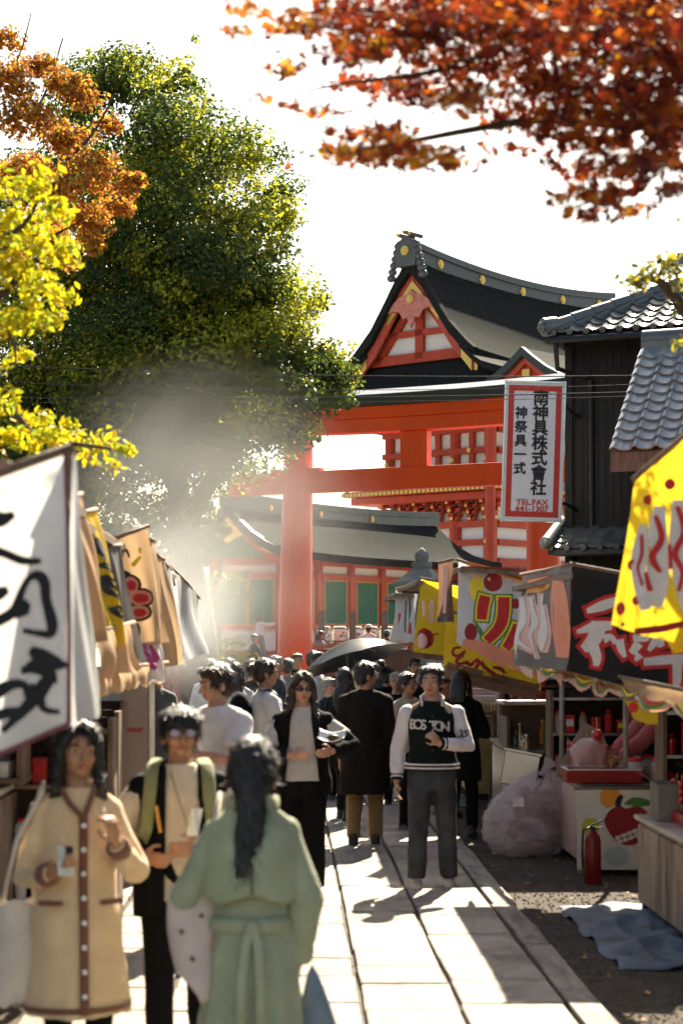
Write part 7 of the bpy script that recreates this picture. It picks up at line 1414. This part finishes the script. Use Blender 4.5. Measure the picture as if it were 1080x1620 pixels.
person('person in white with a white cap behind the barrier', 583, 53.55, 1.58, 170, z=.8, hair='cap', hat=F_WHITE, top=dict(mt=F_WHITE, hem=.8, ease=.04), legs=dict(mat=F_GREY), vox=.016, seed=143, group='visitors near the hall'); person('person with a blue cap behind the barrier', 612, 53.25, 1.62, 160, z=.6, hair='short', hat=fab('teal cap', (.05, .20, .24)), top=dict(mt=F_NAVY, hem=.8, ease=.04), legs=dict(mat=F_GREY), vox=.016, seed=144, group='visitors near the hall')
# ---- stallholders
F_ROSE = fab('dusty rose sweatshirt', (.42, .10, .11))
wv = person('stallholder in a rose sweatshirt and dark apron reaching over the apple counter', 1052, 16.75, 1.64, -72, lh=(-.02, -.53, 1.02), rh=(.12, -.52, 1.0), hair='cap', hat=fab('oat cap', (.5, .42, .3)), head=(0, 25), top=dict(mt=F_ROSE, hem=.86, ease=.045, sl=(.04, .036, .02)), jacket=None, legs=dict(mat=F_BLACK), seed=150, group='stallholders', lean=.4, vox=.011)
m = MB(); m.sheet(lambda u, v: Vector((.15 * (2 * u - 1) * (.75 + .4 * v), -.17 - .03 * (1 - (2 * u - 1) ** 2), 1.36 - .72 * v)), 12, 12, 0, Vector((0, .006, 0))); m.build('apron', F_BLACK, wv['root'], smooth=True)
simple('stallholder in dark clothes behind the fruit counter', 60, 11.5, 1.60, 60, F_BLACK, X=-2.95, seed=151, group='stallholders'); simple('stallholder in a red top behind the steel worktop', 870, 20.4, 1.65, -60, F_ROSE, X=3.55, seed=152, group='stallholders')
# ---- umbrella
um = thing('umbrella', 'open dark umbrella catching pale light on its top, over the crowd', 'umbrella', to_world(wu['root'], (0, 0, 0)) * 0 + Vector(((580 - 540) * 24.6 / FPX, 24.6, 1.15)), 0); um.rotation_euler = (R(-12), R(-14), R(10)); F_UMB = mat('umbrella nylon', (.018, .022, .026), .32, .2, 6, spec=.6)
def umf(u, v):
    a = u * 6.28318; k = abs(math.sin(a * 4)); r = .70 * v * (1 - .06 * k * v); return Vector((r * math.cos(a), r * math.sin(a), .86 - .27 * v ** 1.8 + .02 * k * v * v))
m = MB(); m.sheet(umf, 64, 10); m.build('canopy', F_UMB, um, smooth=True)
for k in range(8): m = MB(); a = k * math.pi / 4; m.tube([umf(k / 8, v) - Vector((0, 0, .006)) for v in (.02, .35, .7, 1)], .004, 5); m.build('rib', STEEL, um)
m = MB(); m.tube([(0, 0, -.05), (0, 0, .92)], .007, 8); m.build('shaft', STEEL, um); m = MB(); m.limb([(0, 0, -.14), (0, 0, -.03)], [.014, .014], 8); m.build('handle', BLACK, um, smooth=True)
# ================================================================== smoke drifting from the stalls
def smoke(name, label, c, size, dens, nscale, rz=0., power=1.5, seed=0.):
    m = MB(); m.box((0, 0, 0), (2, 2, 2)); o = m.build(name, BLACK); o.location = c; o.scale = size; o.rotation_euler = (0, R(rz), 0); tag(o, label, 'smoke', None, 'stuff')
    mt = bpy.data.materials.new(name); mt.use_nodes = True; t = mt.node_tree; N, L = t.nodes, t.links; N.clear(); out = N.new('ShaderNodeOutputMaterial'); pv = N.new('ShaderNodeVolumePrincipled')
    pv.inputs['Color'].default_value = (.97, .985, 1, 1); pv.inputs['Anisotropy'].default_value = .62
    tc = N.new('ShaderNodeTexCoord'); ln = N.new('ShaderNodeVectorMath'); ln.operation = 'LENGTH'; L.new(tc.outputs['Object'], ln.inputs[0])
    mr = N.new('ShaderNodeMapRange'); mr.interpolation_type = 'SMOOTHSTEP'; L.new(ln.outputs['Value'], mr.inputs[0]); mr.inputs[1].default_value = 1.; mr.inputs[2].default_value = .0; mr.inputs[3].default_value = 0; mr.inputs[4].default_value = 1
    mpn = N.new('ShaderNodeMapping'); mpn.inputs['Location'].default_value = (seed, seed * 2, 0); mpn.inputs['Scale'].default_value = (size[0] * .3, size[1] * .3, size[2] * .3); L.new(tc.outputs['Object'], mpn.inputs[0])
    nz = N.new('ShaderNodeTexNoise'); nz.inputs['Scale'].default_value = nscale; nz.inputs['Detail'].default_value = 1.5; nz.inputs['Distortion'].default_value = 1.0; L.new(mpn.outputs[0], nz.inputs['Vector'])
    cr = N.new('ShaderNodeMapRange'); L.new(nz.outputs[0], cr.inputs[0]); cr.inputs[1].default_value = .36; cr.inputs[2].default_value = .72; cr.clamp = True
    pw = N.new('ShaderNodeMath'); pw.operation = 'POWER'; L.new(mr.outputs[0], pw.inputs[0]); pw.inputs[1].default_value = power; mu = N.new('ShaderNodeMath'); mu.operation = 'MULTIPLY'; L.new(pw.outputs[0], mu.inputs[0]); L.new(cr.outputs[0], mu.inputs[1])
    m2 = N.new('ShaderNodeMath'); m2.operation = 'MULTIPLY'; L.new(mu.outputs[0], m2.inputs[0]); m2.inputs[1].default_value = dens; L.new(m2.outputs[0], pv.inputs['Density']); L.new(pv.outputs[0], out.inputs['Volume'])
    o.data.materials.clear(); o.data.materials.append(mt); return o
smoke('smoke', 'pale smoke drifting up in front of the great tree', P(345, 830, 24), (2.7, 3.4, 2.5), .15, 1.3, 28, 1.5, seed=3.)
smoke('smoke', 'thick white smoke rising from the cloth-hung stalls', P(300, 950, 22), (1.3, 3.6, 1.6), .27, 1.8, 10, 1.5, seed=8.)
bpy.data.scenes.remove(TMP)
